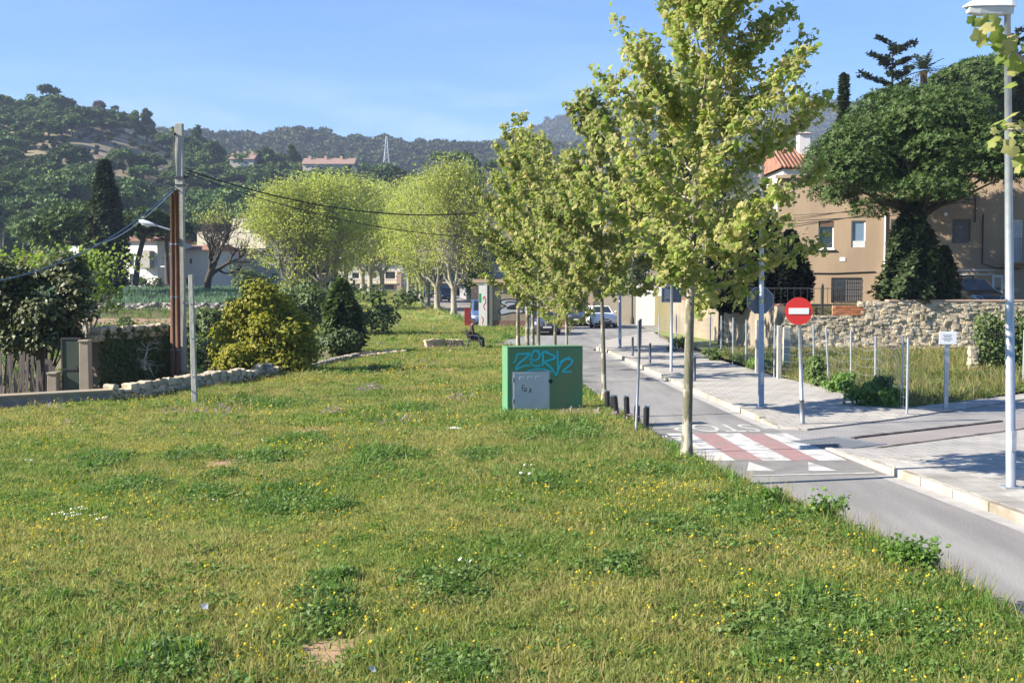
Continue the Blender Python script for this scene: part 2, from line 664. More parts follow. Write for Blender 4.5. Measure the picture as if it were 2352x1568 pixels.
LEAF_P = _plane_leaf()
_p2 = [(0, -.35, 0), (.45, -.3, -.05), (.3, .05, .05), (.55, .3, -.06), (0, .62, 0), (-.55, .3, -.06), (-.3, .05, .05), (-.45, -.3, -.05)]
LEAF_P2 = (np.array(_p2), [(0, 1, 2, 6), (0, 6, 7), (2, 3, 4), (2, 4, 6), (6, 4, 5)])


def tuft_tpl(n=5, w=.10, rng=None, spread=.9):
    """a spiky needle tuft: n narrow blades from the origin"""
    rng = rng or np.random.default_rng(3)
    V, F = [], []
    for i in range(n):
        a = 2 * pi * i / n + rng.uniform(-.3, .3)
        e = rng.uniform(.15, spread)
        d = np.array([cos(a) * cos(e), sin(a) * cos(e), sin(e)])
        s = np.array([-sin(a), cos(a), 0]) * w
        k = len(V)
        V += [-s, s, d * .6 + s * 1.3, d, d * .6 - s * 1.3]
        F.append((k, k + 1, k + 2, k + 3, k + 4))
    return (np.array(V), F)


TUFT = tuft_tpl(6, .09)
TUFT3 = tuft_tpl(4, .2, np.random.default_rng(5))


# ================================================================== ground heights
def g(x, y):
    x, y = np.asarray(x, float), np.asarray(y, float)
    z = -.06 + .55 * smooth(70, 190, y)
    z = z + 1.4 * smooth(70, 165, y) * smooth(-8, -34, x)
    return z + 8 * smooth(260, 900, y) * 0


ROAD_L = [(-8, 5.2), (5, 4.85), (10, 4.72), (12, 4.6), (14, 4.2), (16.6, 3.65), (19, 3.3), (21, 3.1), (31, 2.46), (36.3, 2.2), (46, 1.6), (50, 1.2), (54.5, .5)]
ROAD_R = [(-8, 8.1), (5, 7.4), (11, 7.0), (15.2, 6.63), (18.75, 6.2), (20.8, 5.98), (25.9, 5.6), (32.8, 5.15), (41.6, 4.68), (50, 4.3), (52, 4.2)]
WALL_PATH = [(-17.5, 21.2), (-10.8, 25.0), (-9.6, 27.6), (-7.6, 33.2), (-5.9, 44.5), (-2.0, 49.8)]
MEAD_R = [(y_, x_ - (.28 if y_ < 50 else 0)) for y_, x_ in ROAD_L] + [(55.5, -.5), (56.0, -1.6), (58.6, -1.9), (59.2, -.8), (66, .34), (71, 1.4), (76, 1.6), (77.5, -2.2), (101, -4.6), (140, -9.8), (190, -15.3), (205, -17)]
MEAD_L = [(-8, -17), (21.2, -17.4), (25, -10.75), (27.6, -9.5), (33.2, -7.5), (44.5, -5.8), (49.5, -3), (50.4, -7.5), (60, -10), (100, -17), (190, -34), (205, -36)]
BARE = [(525, 1065, .5), (940, 843, .6), (755, 1497, .32), (1030, 843, .7), (725, 988, .5), (1045, 980, .4), (1130, 880, .6), (980, 873, .6)]


def mead_h(x, y):
    x, y = np.asarray(x, float), np.asarray(y, float)
    h = interp([(-8, .42), (10, .40), (25, .36), (36, .33), (46, .22), (53, .12), (60, .10), (90, .12), (205, .12)], y)
    d = interp(MEAD_R, y) - x
    bank = smooth(-.05, .5, d)
    n = .05 * vnoise(x, y, 2.3, 1) + .025 * vnoise(x, y, .7, 2) + .07 * vnoise(x, y, 7, 3) * smooth(8, 14, y)
    far = smooth(50, 60, y)
    return g(x, y) + .06 + h * (bank * (1 - far) + far * smooth(-.05, .9, d)) + n * bank * (1 - .4 * far)


def sheet_grid(name, rows, lo, hi, hfun, nx, mat, attr=None, skirt=0, **kw):
    """rows of Y from lo(Y) to hi(Y)"""
    Y = np.asarray(rows, float)
    xl, xr = lo(Y), hi(Y)
    t = np.linspace(0, 1, nx)
    X = xl[:, None] + (xr - xl)[:, None] * t[None, :]
    YY = np.repeat(Y[:, None], nx, 1)
    Z = hfun(X, YY)
    V = np.stack([X, YY, Z], 2).reshape(-1, 3)
    i = np.arange(len(Y) - 1)[:, None] * nx + np.arange(nx - 1)[None, :]
    i = i.ravel()
    F = np.stack([i, i + 1, i + nx + 1, i + nx], 1)
    mb = MB().add(V, F)
    return obj(name, mb, mat, smooth_=True, **kw), V


def sheet(name, poly, z, mat, parent=None, **kw):
    """flat polygon sheet; z number or function"""
    from mathutils.geometry import tessellate_polygon
    zs = [z(x, y) if callable(z) else z for x, y in poly]
    tri = tessellate_polygon([[Vector((x, y, 0)) for x, y in poly]])
    V = [(x, y, q) for (x, y), q in zip(poly, zs)]
    F = []
    for t in tri:
        a, b, c = [Vector((V[i][0], V[i][1], 0)) for i in t]
        F.append(tuple(t) if (b - a).cross(c - a).z > 0 else tuple(reversed(t)))
    return obj(name, MB().add(V, F), mat, parent, **kw)


# ------------------------------------------------------------------ the great ground sheet
def spaced(lo, hi, fine, n):
    a = np.sinh(np.linspace(-1, 1, n) * 5) / np.sinh(5)
    return np.where(a < 0, -a * lo, a * hi)


M['field'] = pmat('dry_field', (.13, .12, .05), (.20, .165, .085), .08, .95, 0, c3=(.07, .09, .03), s3=.03, world=True)
xs = spaced(-3200, 3200, 0, 121)
ys = np.concatenate([np.linspace(-300, -10, 12), np.arange(-6, 260, 4.0), np.geomspace(262, 3400, 30)])
XX, YY = np.meshgrid(xs, ys)
ZZ = g(XX, YY) - .05 * (YY < 66) - 1.6 * smooth(-200, -400, YY)
ii = (np.arange(len(ys) - 1)[:, None] * len(xs) + np.arange(len(xs) - 1)[None, :]).ravel()
obj('ground', MB().add(np.stack([XX, YY, ZZ], 2).reshape(-1, 3), np.stack([ii, ii + 1, ii + len(xs) + 1, ii + len(xs)], 1)), M['field'], smooth_=True, kind='structure')

# meadow soil under the grass
m, t, b, out = newmat('meadow_soil')
n_, l_ = t.nodes.new, t.links.new
ge = n_('ShaderNodeNewGeometry')


def _nr(scale, lo, hi, det=6):
    z = n_('ShaderNodeTexNoise')
    z.inputs['Scale'].default_value = scale
    z.inputs['Detail'].default_value = det
    l_(ge.outputs['Position'], z.inputs['Vector'])
    r = n_('ShaderNodeMapRange')
    r.inputs[1].default_value = lo
    r.inputs[2].default_value = hi
    l_(z.outputs[0], r.inputs[0])
    return r.outputs[0]


def _mix(f, a, c):
    x = n_('ShaderNodeMix')
    x.data_type = 'RGBA'
    l_(f, x.inputs[0])
    for s, q in ((6, a), (7, c)):
        if isinstance(q, tuple):
            x.inputs[s].default_value = rgb(q)
        else:
            l_(q, x.inputs[s])
    return x.outputs[2]


c = _mix(_nr(9, .35, .65), (.23, .25, .07), (.29, .27, .10))
c = _mix(_nr(.42, .44, .58, 4), c, (.18, .24, .06))
c = _mix(_nr(1.7, .56, .72), c, (.27, .23, .10))
at = n_('ShaderNodeAttribute')
at.attribute_name = 'bare'
c = _mix(at.outputs['Fac'], c, (.36, .235, .145))
l_(c, b.inputs['Base Color'])
b.inputs['Roughness'].default_value = .95
b.inputs['Specular IOR Level'].default_value = .1
M['meadow_soil'] = m
rows = np.concatenate([np.arange(-8, 6, 1.0), np.arange(6, 56, .22), np.arange(56, 80, .6), np.arange(80, 206, 3.0)])
bare_pts = [(*gp(px, py, .38)[:2], r) for px, py, r in BARE]


def bare_w(x, y):
    w = np.zeros_like(np.asarray(x, float))
    for bx, by, r in bare_pts:
        d = np.hypot((x - bx) / r, (y - by) / (r * 1.6)) + .35 * vnoise(x, y, .3, 5)
        w = np.maximum(w, 1 - smooth(.55, 1.0, d))
    return w


mead, MV = sheet_grid('meadow', rows, lambda y: interp(MEAD_L, y), lambda y: interp(MEAD_R, y) + .05, mead_h, 110, M['meadow_soil'], kind='structure')
a = mead.data.attributes.new('bare', 'FLOAT', 'POINT')
a.data.foreach_set('value', bare_w(MV[:, 0], MV[:, 1]))

# ------------------------------------------------------------------ road, junction, far street
rw = np.concatenate([np.arange(-8, 52.1, 1.0)])
road, _ = sheet_grid('road', rw, lambda y: interp(ROAD_L, y) - .4, lambda y: interp(ROAD_R, y), lambda x, y: 0 * x, 6, M['asphalt'], kind='structure')
sheet('junction', [(1.0, 52.0), (.3, 54.5), (-1.6, 55.6), (-4.6, 57.4), (-4.6, 59), (-1.0, 59.4), (.2, 66), (1.3, 71.5), (3.4, 77), (4.2, 92), (16, 92), (16, 78), (8.7, 72), (4.7, 60.2), (3.7, 53.7), (4.2, 52.0)], 0.0, M['asphalt'], kind='structure')
sheet_grid('far_street', np.arange(80, 204, 4.0), lambda y: interp([(80, -2.6), (101, -4.9), (140, -10), (190, -15.5), (204, -17)], y), lambda y: interp([(80, 3.6), (101, .6), (140, -4.2), (190, -9.6), (204, -11)], y), lambda x, y: g(x, y) + .075, 4, M['asphalt_far'], kind='structure')
sheet_grid('far_pavement', np.arange(96, 204, 4.0), lambda y: interp([(96, 1.2), (101, .6), (140, -4.2), (190, -9.6), (204, -11)], y), lambda y: interp([(96, 2.8), (101, 2.2), (140, -2.6), (190, -8), (204, -9.4)], y), lambda x, y: g(x, y) + .2, 2, M['concrete'], kind='structure')
# raised crossing: a patch of other asphalt with stripes, give-way triangles, lettering
XS = -.055


def rx(x, y):                     # x along the road direction, given at Y = 20.6
    return x + XS * (y - 20.6)


def quad_on_road(mb, x0, x1, y0, y1, z):
    mb.add([(rx(x0, y0), y0, z), (rx(x1, y0), y0, z), (rx(x1, y1), y1, z), (rx(x0, y1), y1, z)], [(0, 1, 2, 3)])


mb = MB()
quad_on_road(mb, 3.05, 6.02, 19.05, 24.7, .004)
obj('crossing_surface', mb, M['asphalt_table'], kind='structure')
for k, (x0, x1, col) in enumerate([(3.4, 3.93, 'white_paint'), (3.93, 4.42, 'red_paint'), (4.42, 4.92, 'white_paint'), (4.92, 5.40, 'red_paint'), (5.40, 5.90, 'white_paint')]):
    mb = MB()
    quad_on_road(mb, x0, x1, 20.55, 24.25, .008)
    obj('crossing_stripe', mb, M[col], kind='structure')
for x in (4.07, 5.1):
    mb = MB()
    y0, y1 = 19.42, 20.4
    mb.add([(rx(x - .23, y0), y0, .008), (rx(x + .25, y0), y0, .008), (rx(x + .06, y1), y1, .008)], [(0, 1, 2)])
    obj('ramp_triangle', mb, M['white_paint'], kind='structure')
mb = MB()
mb.add([(3.3, 18.82, .008), (5.98, 19.2, .008), (5.98, 19.28, .008), (3.3, 18.9, .008)], [(0, 1, 2, 3)])
obj('ramp_line', mb, M['white_paint'], kind='structure')
cu = bpy.data.curves.new('stop_lettering', 'FONT')
cu.body = 'STOP'
cu.size = 1.0
cu.align_x = 'CENTER'
tmp = bpy.data.objects.new('stop_lettering', cu)
COL.objects.link(tmp)
bpy.context.view_layer.update()
me = bpy.data.meshes.new_from_object(tmp.evaluated_get(bpy.context.evaluated_depsgraph_get()))
bpy.data.objects.remove(tmp)
vs = np.array([v.co[:] for v in me.vertices])
w = vs[:, 0].max() - vs[:, 0].min()
vs[:, 0] *= 1.78 / w
vs[:, 1] = (vs[:, 1] - vs[:, 1].min()) / (vs[:, 1].max() - vs[:, 1].min()) * 1.25
me.vertices.foreach_set('co', (np.stack([-vs[:, 0] + XS * -vs[:, 1], -vs[:, 1], vs[:, 2] * 0], 1)).ravel())
me.name = 'stop_lettering'
obj('stop_lettering', me, M['white_paint'], loc=(4.32, 25.75, .009), kind='structure')
# the left edge line, the concrete gutter and the kerb
mb = MB()
for y in np.arange(8, 51, 1.5):
    xa, xb = interp(ROAD_L, y), interp(ROAD_L, y + 1.5)
    mb.add([(xa + .0, y, .004), (xa + .1, y, .004), (xb + .1, y + 1.5, .004), (xb, y + 1.5, .004)], [(0, 1, 2, 3)])
obj('edge_line', mb, M['gutter'], kind='structure')
mb = MB()
for y in list(np.arange(-6, 18.6, 1.0)) + list(np.arange(25.0, 51.5, 1.0)):
    xa, xb = interp(ROAD_R, y), interp(ROAD_R, y + 1)
    mb.add([(xa - .27, y, .005), (xa, y, .005), (xb, y + 1, .005), (xb - .27, y + 1, .005)], [(0, 1, 2, 3)])
obj('gutter', mb, M['gutter'], kind='structure')

# pavements: a body, kerbstones and slabs as parts
FENCE = [(9.45, 28.1), (9.0, 33.5), (8.42, 37.6), (7.95, 46), (8.0, 63), (8.5, 71)]
PAVE_F = [(5.66, 25.0), (6.25, 24.75), (8.7, 26.6), (13.6, 31.1), (20, 36.9), (26, 42.4), (25.4, 43.2), (19.4, 37.7), (13.9, 32.3)] + FENCE + [(8.45, 71), (4.75, 60.1), (3.85, 53.9), (4.3, 52)]
for y in (50, 41.6, 32.8, 28):
    PAVE_F.append((float(interp(ROAD_R, y)) + .14, y))


def slab_sheet(name, poly, z, mat, depth=.3, **kw):
    from mathutils.geometry import tessellate_polygon
    zf = z if callable(z) else (lambda x, y: z)
    tri = tessellate_polygon([[Vector((x, y, 0)) for x, y in poly]])
    k = len(poly)
    V = [(x, y, zf(x, y)) for x, y in poly] + [(x, y, zf(x, y) - depth) for x, y in poly]
    F = []
    for q in tri:
        a, b_, c_ = [Vector(V[i]) for i in q]
        F.append(tuple(q) if (b_ - a).cross(c_ - a).z > 0 else tuple(reversed(q)))
    area = sum(poly[i][0] * poly[(i + 1) % k][1] - poly[(i + 1) % k][0] * poly[i][1] for i in range(k))
    for i in range(k):
        j = (i + 1) % k
        F.append((i, k + i, k + j, j) if area > 0 else (i, j, k + j, k + i))
    return obj(name, MB().add(V, F), mat, **kw)


def tile_mat(name, c1, c2, grout, sx, sy, rot, mortar=.02):
    m, t, b, out = newmat(name)
    n, l = t.nodes.new, t.links.new
    ge = n('ShaderNodeNewGeometry')
    mp = n('ShaderNodeMapping')
    mp.inputs['Rotation'].default_value = (0, 0, rot)
    l(ge.outputs['Position'], mp.inputs[0])
    br = n('ShaderNodeTexBrick')
    br.inputs['Scale'].default_value = 1
    br.inputs['Brick Width'].default_value = sx
    br.inputs['Row Height'].default_value = sy
    br.inputs['Mortar Size'].default_value = mortar
    br.inputs['Color1'].default_value = rgb(c1)
    br.inputs['Color2'].default_value = rgb(c2)
    br.inputs['Mortar'].default_value = rgb(grout)
    l(mp.outputs[0], br.inputs['Vector'])
    z = n('ShaderNodeTexNoise')
    z.inputs['Scale'].default_value = 1.1
    z.inputs['Detail'].default_value = 8
    l(ge.outputs['Position'], z.inputs['Vector'])
    mr = n('ShaderNodeMapRange')
    mr.inputs[1].default_value, mr.inputs[2].default_value = .3, .7
    mr.inputs[3].default_value, mr.inputs[4].default_value = .82, 1.1
    l(z.outputs[0], mr.inputs[0])
    x = n('ShaderNodeVectorMath')
    x.operation = 'SCALE'
    l(br.outputs[0], x.inputs[0])
    l(mr.outputs[0], x.inputs['Scale'])
    l(x.outputs[0], b.inputs['Base Color'])
    b.inputs['Roughness'].default_value = .9
    return m


M['tiles'] = tile_mat('pavement_tiles', (.40, .37, .325), (.35, .325, .285), (.22, .20, .175), .4, .4, -.06, .014)
M['tiles_near'] = tile_mat('near_pavement_tiles', (.36, .34, .31), (.32, .305, .28), (.19, .18, .165), .4, .4, -.075, .012)
M['pavers'] = tile_mat('grey_pavers', (.29, .275, .26), (.25, .24, .23), (.19, .18, .17), .22, .11, .58, .012)
pave = slab_sheet('pavement', PAVE_F, lambda x, y: .12 if y > 27 and x < 9.6 else .035, M['tiles'], kind='structure')
kmb = MB().box((0, .49, 0), (.14, .98, .3))
kme = kmb.mesh('kerbstone')


def kerb_run(parent, y0, y1, zf):
    y = y0
    while y < y1:
        xa, xb = float(interp(ROAD_R, y)), float(interp(ROAD_R, y + 1))
        o = obj('kerbstone', kme, M['kerb'], parent, bevel=.012, loc=(xa + .07, y + .01, zf(y + .5) - .15))
        o.rotation_euler.z = -atan2(xb - xa, 1)
        y += 1


kerb_run(pave, 25.4, 52, lambda y: .125 - .085 * (1 - float(smooth(25, 27.5, y))))
NP = [(7.55, 5)] + [(float(interp(ROAD_R, y)) + .14, y) for y in (8, 11, 15.2, 18.75, 20.8)] + [(5.95, 21.9), (6.9, 22.0), (10.85, 24.75), (18, 30.1), (26, 36.2), (30, 36), (30, 2), (7.6, 2)]


def np_z(x, y):
    return .035 + .10 * (1 - float(smooth(18.8, 21.2, y))) if x < 8 else .05


def npz(x, y):
    return .028 + .10 * (1 - float(smooth(18.6, 21.4, y - .3 * max(0, x - 6))))


cols = np.concatenate([np.arange(6.02, 8.0, .12), np.arange(8.0, 30.1, 1.0)])
V, kk = [], 26
for x in cols:
    ylo = float(np.interp(-(x - .14), [-7.9, -7.4, -7.0, -6.63, -6.2, -5.98, -5.75], [0, 5, 11, 15.2, 18.75, 20.8, 21.9])) if x < 7.5 else 2.0
    yhi = 22.0 + max(0, x - 6.9) * .70 if x > 6.9 else 21.9
    for y in np.linspace(min(ylo, yhi), yhi, kk):
        V.append((x, y, npz(x, y)))
nc_ = len(cols)
F = [(i * kk + j, (i + 1) * kk + j, (i + 1) * kk + j + 1, i * kk + j + 1) for i in range(nc_ - 1) for j in range(kk - 1)]
near = obj('near_pavement', MB().add(V, F), M['tiles_near'], kind='structure')
kerb_run(near, 3.0, 21.5, lambda y: npz(6.2, y) + .006)
smb = MB().box((0, 0, 0), (.388, .388, .05))
sme = smb.mesh('paving_slab')
cells = []
for i in range(12):
    for j in range(40):
        y = 13.0 + j * .4
        x = float(interp(ROAD_R, y)) + .14 + .2 + i * .4
        if y < 21.0 and x < 10.6:
            q = (y / 1.0)
            px = CX + FPX * x / y
            if px < 2420:
                cells.append((x, y))
cells = sorted(cells, key=lambda c_: c_[1])[:300]
for x, y in cells:
    o = obj('paving_slab', sme, M['concrete'], near, loc=(x, y, npz(x, y) - .019 + random.uniform(-.001, .001)))
    sl_ = (npz(x, y + .2) - npz(x, y - .2)) / .4
    o.rotation_euler = (math.atan(sl_), 0, .075)

# side street: pavers, a smooth strip between two dark brick rows, a drain grate
sheet('side_street', [(5.62, 21.2), (5.95, 21.8), (6.9, 21.95), (10.85, 24.7), (18, 30.05), (26, 36.1), (26, 42.3), (20, 36.85), (13.6, 31.05), (8.7, 26.55), (6.25, 24.7), (5.62, 25.0)], .006, M['pavers'], kind='structure')
sheet('street_strip', [(6.95, 22.1), (10.85, 24.85), (18, 30.2), (17.2, 31.3), (10.9, 26.1), (6.9, 23.4)], .012, M['asphalt_far'], kind='structure')
M['dark_brick'] = pmat('dark_brick', (.06, .055, .055), (.10, .085, .08), 7, .9, .2, island=.2)
bme = MB().box((0, 0, 0), (.2, .1, .05)).mesh('edge_brick')
for nm, a, c_ in (('brick_edging', Vector((6.9, 23.47)), Vector((11.2, 26.4))), ('brick_edging', Vector((6.98, 22.04)), Vector((12.6, 26.05)))):
    d = (c_ - a).normalized()
    e = bpy.data.objects.new(nm, None)
    COL.objects.link(e)
    e.location = (a.x, a.y, 0)
    e['kind'] = 'structure'
    for k in range(int((c_ - a).length / .21)):
        o = obj('brick', bme, M['dark_brick'], e, loc=(d.x * k * .21, d.y * k * .21, .012 + random.uniform(-.004, .008)))
        o.rotation_euler.z = atan2(d.y, d.x) + random.uniform(-.05, .05)
gr = thing('drain_grate', (6.35, 22.75, .012), 'dark slotted drain grate set in the paving beside the zebra crossing', 'drain', rz=atan2(.55, .84))
obj('frame', MB().box((0, -.62, .004), (1.2, .05, .008)).box((0, .62, .004), (1.2, .05, .008)).box((-.62, 0, .004), (.05, 1.29, .008)).box((.62, 0, .004), (.05, 1.29, .008)), M['galv_dark'], gr)
obj('pit', MB().box((0, 0, -.0), (1.18, 1.18, .003)), M['black'], gr)
bar = MB().box((0, 0, .004), (.022, 1.18, .006)).mesh('bar')
for k in range(13):
    obj('bar', bar, M['galv_dark'], gr, loc=(-.54 + k * .09, 0, 0))

# lot behind the fence, terrace behind the stone wall
LOTZ = lambda x, y: .06 + .22 * float(smooth(28, 47, y))
sheet('lot_ground', [(9.45, 28.15), (13.9, 32.35), (19.4, 37.75), (25.4, 43.3), (27, 47.4), (10.6, 47.4), (8.9, 66), (8.45, 70.5), (8.0, 63), (7.95, 46), (8.42, 37.6), (9.0, 33.5)], LOTZ, M['meadow_soil'], kind='structure')
TZ = 2.08
slab_sheet('terrace', [(13.9, 47.35), (28, 47.35), (40, 62), (40, 90), (10.5, 90), (9.25, 66), (10.95, 49.0), (13.9, 49.0)], TZ, M['field'], depth=2.3, kind='structure')


# ------------------------------------------------------------------ hills
def ridge(name, Y0, z0, Yr, tab, px0, px1, nc, nr, amp, mat, pw=1.0, back=.25):
    px = np.linspace(px0, px1, nc)
    t = np.concatenate([np.linspace(0, 1, nr), 1 + back * np.array([.1, .3, .6, 1.0])])
    def H(p, tt):
        p, tt = np.asarray(p, float), np.asarray(tt, float)
        Y = Y0 + (Yr - Y0) * tt
        X = (p - CX) / FPX * Y
        zr = CAMH + (645 - interp(tab, p)) / FPX * Yr
        s = np.clip(tt, 0, 1) ** pw
        z = z0 + (zr - z0) * s - np.maximum(tt - 1, 0) * (zr - z0) * .8 - 400 * np.maximum(tt - 1.15, 0) * 0
        z = z + amp * (vnoise(X, Y, Yr * .05, 3) + .5 * vnoise(X, Y, Yr * .02, 4)) * np.clip(tt * 4, 0, 1) * np.clip((1.05 - tt) * 3, .15, 1)
        return X, Y, z
    P, T = np.meshgrid(px, t)
    X, Y, Z = H(P, T)
    i = (np.arange(len(t) - 1)[:, None] * nc + np.arange(nc - 1)[None, :]).ravel()
    F = np.stack([i, i + 1, i + nc + 1, i + nc], 1)
    obj(name, MB().add(np.stack([X, Y, Z], 2).reshape(-1, 3), F), mat, smooth_=True, kind='structure')
    return H


M['hill_soil'] = pmat('hill_soil', (.26, .21, .13), (.14, .13, .065), .05, .95, 0, c3=(.27, .20, .13), s3=.02, world=True)
M['forest_floor'] = pmat('forest_floor', (.05, .055, .03), (.09, .085, .05), .03, .95, 0, world=True)
LEFT_TAB = [(-700, 300), (0, 268), (100, 262), (200, 275), (300, 308), (400, 350), (450, 360), (520, 378), (600, 384), (700, 392), (800, 404), (850, 418), (950, 440), (1100, 470), (1250, 500), (1600, 540)]
MID_TAB = [(-800, 300), (250, 312), (360, 318), (450, 322), (520, 325), (600, 330), (650, 322), (700, 316), (740, 323), (800, 336), (850, 334), (890, 336), (930, 339), (980, 344), (1050, 351), (1100, 353), (1150, 346), (1200, 338), (1260, 345), (1400, 360), (1900, 370), (2900, 380)]
FAR_TAB = [(200, 420), (900, 370), (1100, 350), (1200, 318), (1256, 297), (1330, 270), (1400, 250), (1466, 236), (1520, 229), (1600, 229), (1700, 235), (1800, 243), (1870, 247), (2000, 262), (2200, 280), (2600, 310), (3200, 360)]
LEFT_H = ridge('near_hill', 215, 1.7, 480, LEFT_TAB, -700, 1600, 140, 40, 1.2, M['hill_soil'], 1.05)
MID_H = ridge('wooded_ridge', 500, 4, 950, MID_TAB, -800, 2900, 160, 24, 5, M['forest_floor'], 1.0)
FAR_H = ridge('far_mountain', 1000, 20, 1700, FAR_TAB, 200, 3200, 150, 20, 12, M['forest_floor'], 1.05)


def rh(x, y):                       # rising ground behind the tan house
    return TZ + 11 * smooth(66, 100, np.asarray(y, float)) * smooth(6, 26, np.asarray(x, float))


sheet_grid('rising_ground', np.arange(68, 190, 4.0), lambda y: 0 * y + 14, lambda y: 0 * y + 120, lambda x, y: np.where(y > 130, rh(x, 130) - (y - 130) * .12, rh(x, y)) - 2.1 * (1 - smooth(68, 72.1, y)), 40, M['forest_floor'], kind='structure')
# ================================================================== trees and plants
def unit(v):
    v = np.asarray(v, float)
    return v / (np.linalg.norm(v) + 1e-9)


def young_plane(rng, H, cb, prof, r0, leaf=.10, dens=1.0, lean=(0, 0), wig=.04, tpl=LEAF_P, step=.12):
    """slender street plane: straight leader, rising laterals with twigs; returns trunk, branch, leaf builders"""
    tr, br, lf = MB(), MB(), MB()
    zs = np.linspace(0, H, 16)
    lx = lean[0] * (zs / H) ** 1.7 + wig * np.sin(zs * 1.3 + rng.uniform(0, 6)) * (zs / H)
    ly = lean[1] * zs / H + wig * np.cos(zs * 1.1 + rng.uniform(0, 6)) * (zs / H)
    rr = r0 * np.clip(1 - zs / H, 0.05, 1) ** .75 * (1 + .03 * rng.normal(size=16))
    rr[0] *= 1.25
    rr = np.maximum(rr, .008)
    tr.tube(np.stack([lx, ly, zs], 1), rr, 9)
    LP, LS = [], []
    h, az = cb, rng.uniform(0, 6)
    while h < H * .985:
        az += 2.4 + rng.normal() * .35
        Lb = prof(h) * rng.uniform(.7, 1.15)
        u = (h - cb) / (H - cb)
        el = R(rng.uniform(0, 28)) + .62 * u
        b0 = np.array([np.interp(h, zs, lx), np.interp(h, zs, ly), h])
        k = 6
        pts = [b0]
        d = np.array([cos(az) * cos(el), sin(az) * cos(el), sin(el)])
        for i in range(k):
            d = unit(d + np.array([0, 0, .06 + .06 * u + .04 * (i > 3)]) + rng.normal(size=3) * .10)
            pts.append(pts[-1] + d * Lb / k)
        pts = np.array(pts)
        rb = max(.005, .0075 * Lb + .003)
        br.tube(pts, np.linspace(rb, .004, k + 1), 5, caps=False)
        nt_ = max(4, int(Lb * 8.5))
        segs = []
        for j in range(nt_):
            f = rng.uniform(.10, 1.0) ** .85
            p = np.array([np.interp(f * k, np.arange(k + 1), pts[:, c]) for c in range(3)])
            dd = unit(d * .7 + rng.normal(size=3) * .75 + np.array([0, 0, .25]))
            tl = rng.uniform(.18, .42) * (1.05 - .45 * f) * min(1.2, .5 + Lb * .5)
            q = p + dd * tl
            br.tube([p, (p + q) / 2 + rng.normal(size=3) * .02, q], [.004, .003, .002], 3, caps=False)
            segs.append((p, q))
        segs.append((pts[2], pts[-1]))
        for p, q in segs:
            n = max(2, int(np.linalg.norm(q - p) * 26 * dens))
            f = rng.uniform(.15, 1.08, n)[:, None]
            P = p + (q - p) * f + rng.normal(size=(n, 3)) * .06
            P[:, 2] -= .03
            LP.append(P)
            LS.append(leaf * rng.uniform(.45, 1.25, n))
        h += step * rng.uniform(.6, 1.4) * (1 + .75 * u)
    # a few leaves low on the trunk side shoots
    LP, LS = np.concatenate(LP), np.concatenate(LS)
    leaves(lf, LP, LS, tpl, bias=(-.6, -.35, .6), amt=1.0, rng=rng)
    return tr, br, lf


def plant_tree(name, loc, parts, label, cat, group=None, rz=0):
    t = thing(name, loc, label, cat, group, rz)
    for nm, mb, mt in parts:
        if mb.n:
            obj(nm, mb, mt, t, smooth_=nm in ('trunk', 'branches'))
    return t


def pollard(rng, H=13.0, W=4.6, th=2.5, r0=.28, n=15000, leaf=.25):
    tr, br, lf = MB(), MB(), MB()
    tr.tube([(0, 0, 0), (.03, 0, .5), (.0, .03, th * .6), (.05, 0, th)], [r0 * 1.35, r0 * 1.05, r0 * .9, r0 * 1.05], 10)
    knots = []
    for i in range(6):
        a = 2 * pi * i / 6 + rng.uniform(-.3, .3)
        o = rng.uniform(.9, 1.7)
        top = np.array([cos(a) * o, sin(a) * o, th + rng.uniform(1.6, 3.4)])
        mid = np.array([cos(a) * o * .75, sin(a) * o * .75, th + .75])
        tr.tube([(0, 0, th - .25), mid, top], [r0 * .62, r0 * .45, r0 * .36], 7)
        knots.append(top)
        knots.append(mid * .5 + top * .5)
    cz, hz = th + (H - th) * .43, (H - th) * .57
    P = []
    for k in range(150):
        b = knots[rng.integers(len(knots))]
        d = rng.normal(size=3)
        d[2] = abs(d[2]) * 1.5 + .2 if rng.random() < .8 else d[2] * .5
        d = unit(d)
        e = np.array([0, 0, cz]) + d * np.array([W, W, hz]) * rng.uniform(.85, 1.04)
        if e[2] > cz:
            s = np.array([b[0] * 1.2, b[1] * 1.2, 0])
        m_ = (b + e) / 2 + np.array([0, 0, -.3 if e[2] < cz else .4])
        br.tube([b, m_, e], [.045, .03, .012], 3, caps=False)
        q = int(n / 150)
        f = np.sqrt(rng.uniform(.10, 1.06, q))
        f1 = f[:, None]
        pts = (1 - f1) ** 2 * b + 2 * f1 * (1 - f1) * m_ + f1 ** 2 * e + rng.normal(size=(q, 3)) * .42
        P.append(pts)
    P = np.concatenate(P)
    leaves(lf, P, leaf * rng.uniform(.5, 1.3, len(P)), LEAF_D, bias=(-.2, -.1, .5), amt=.5, rng=rng)
    return tr, br, lf


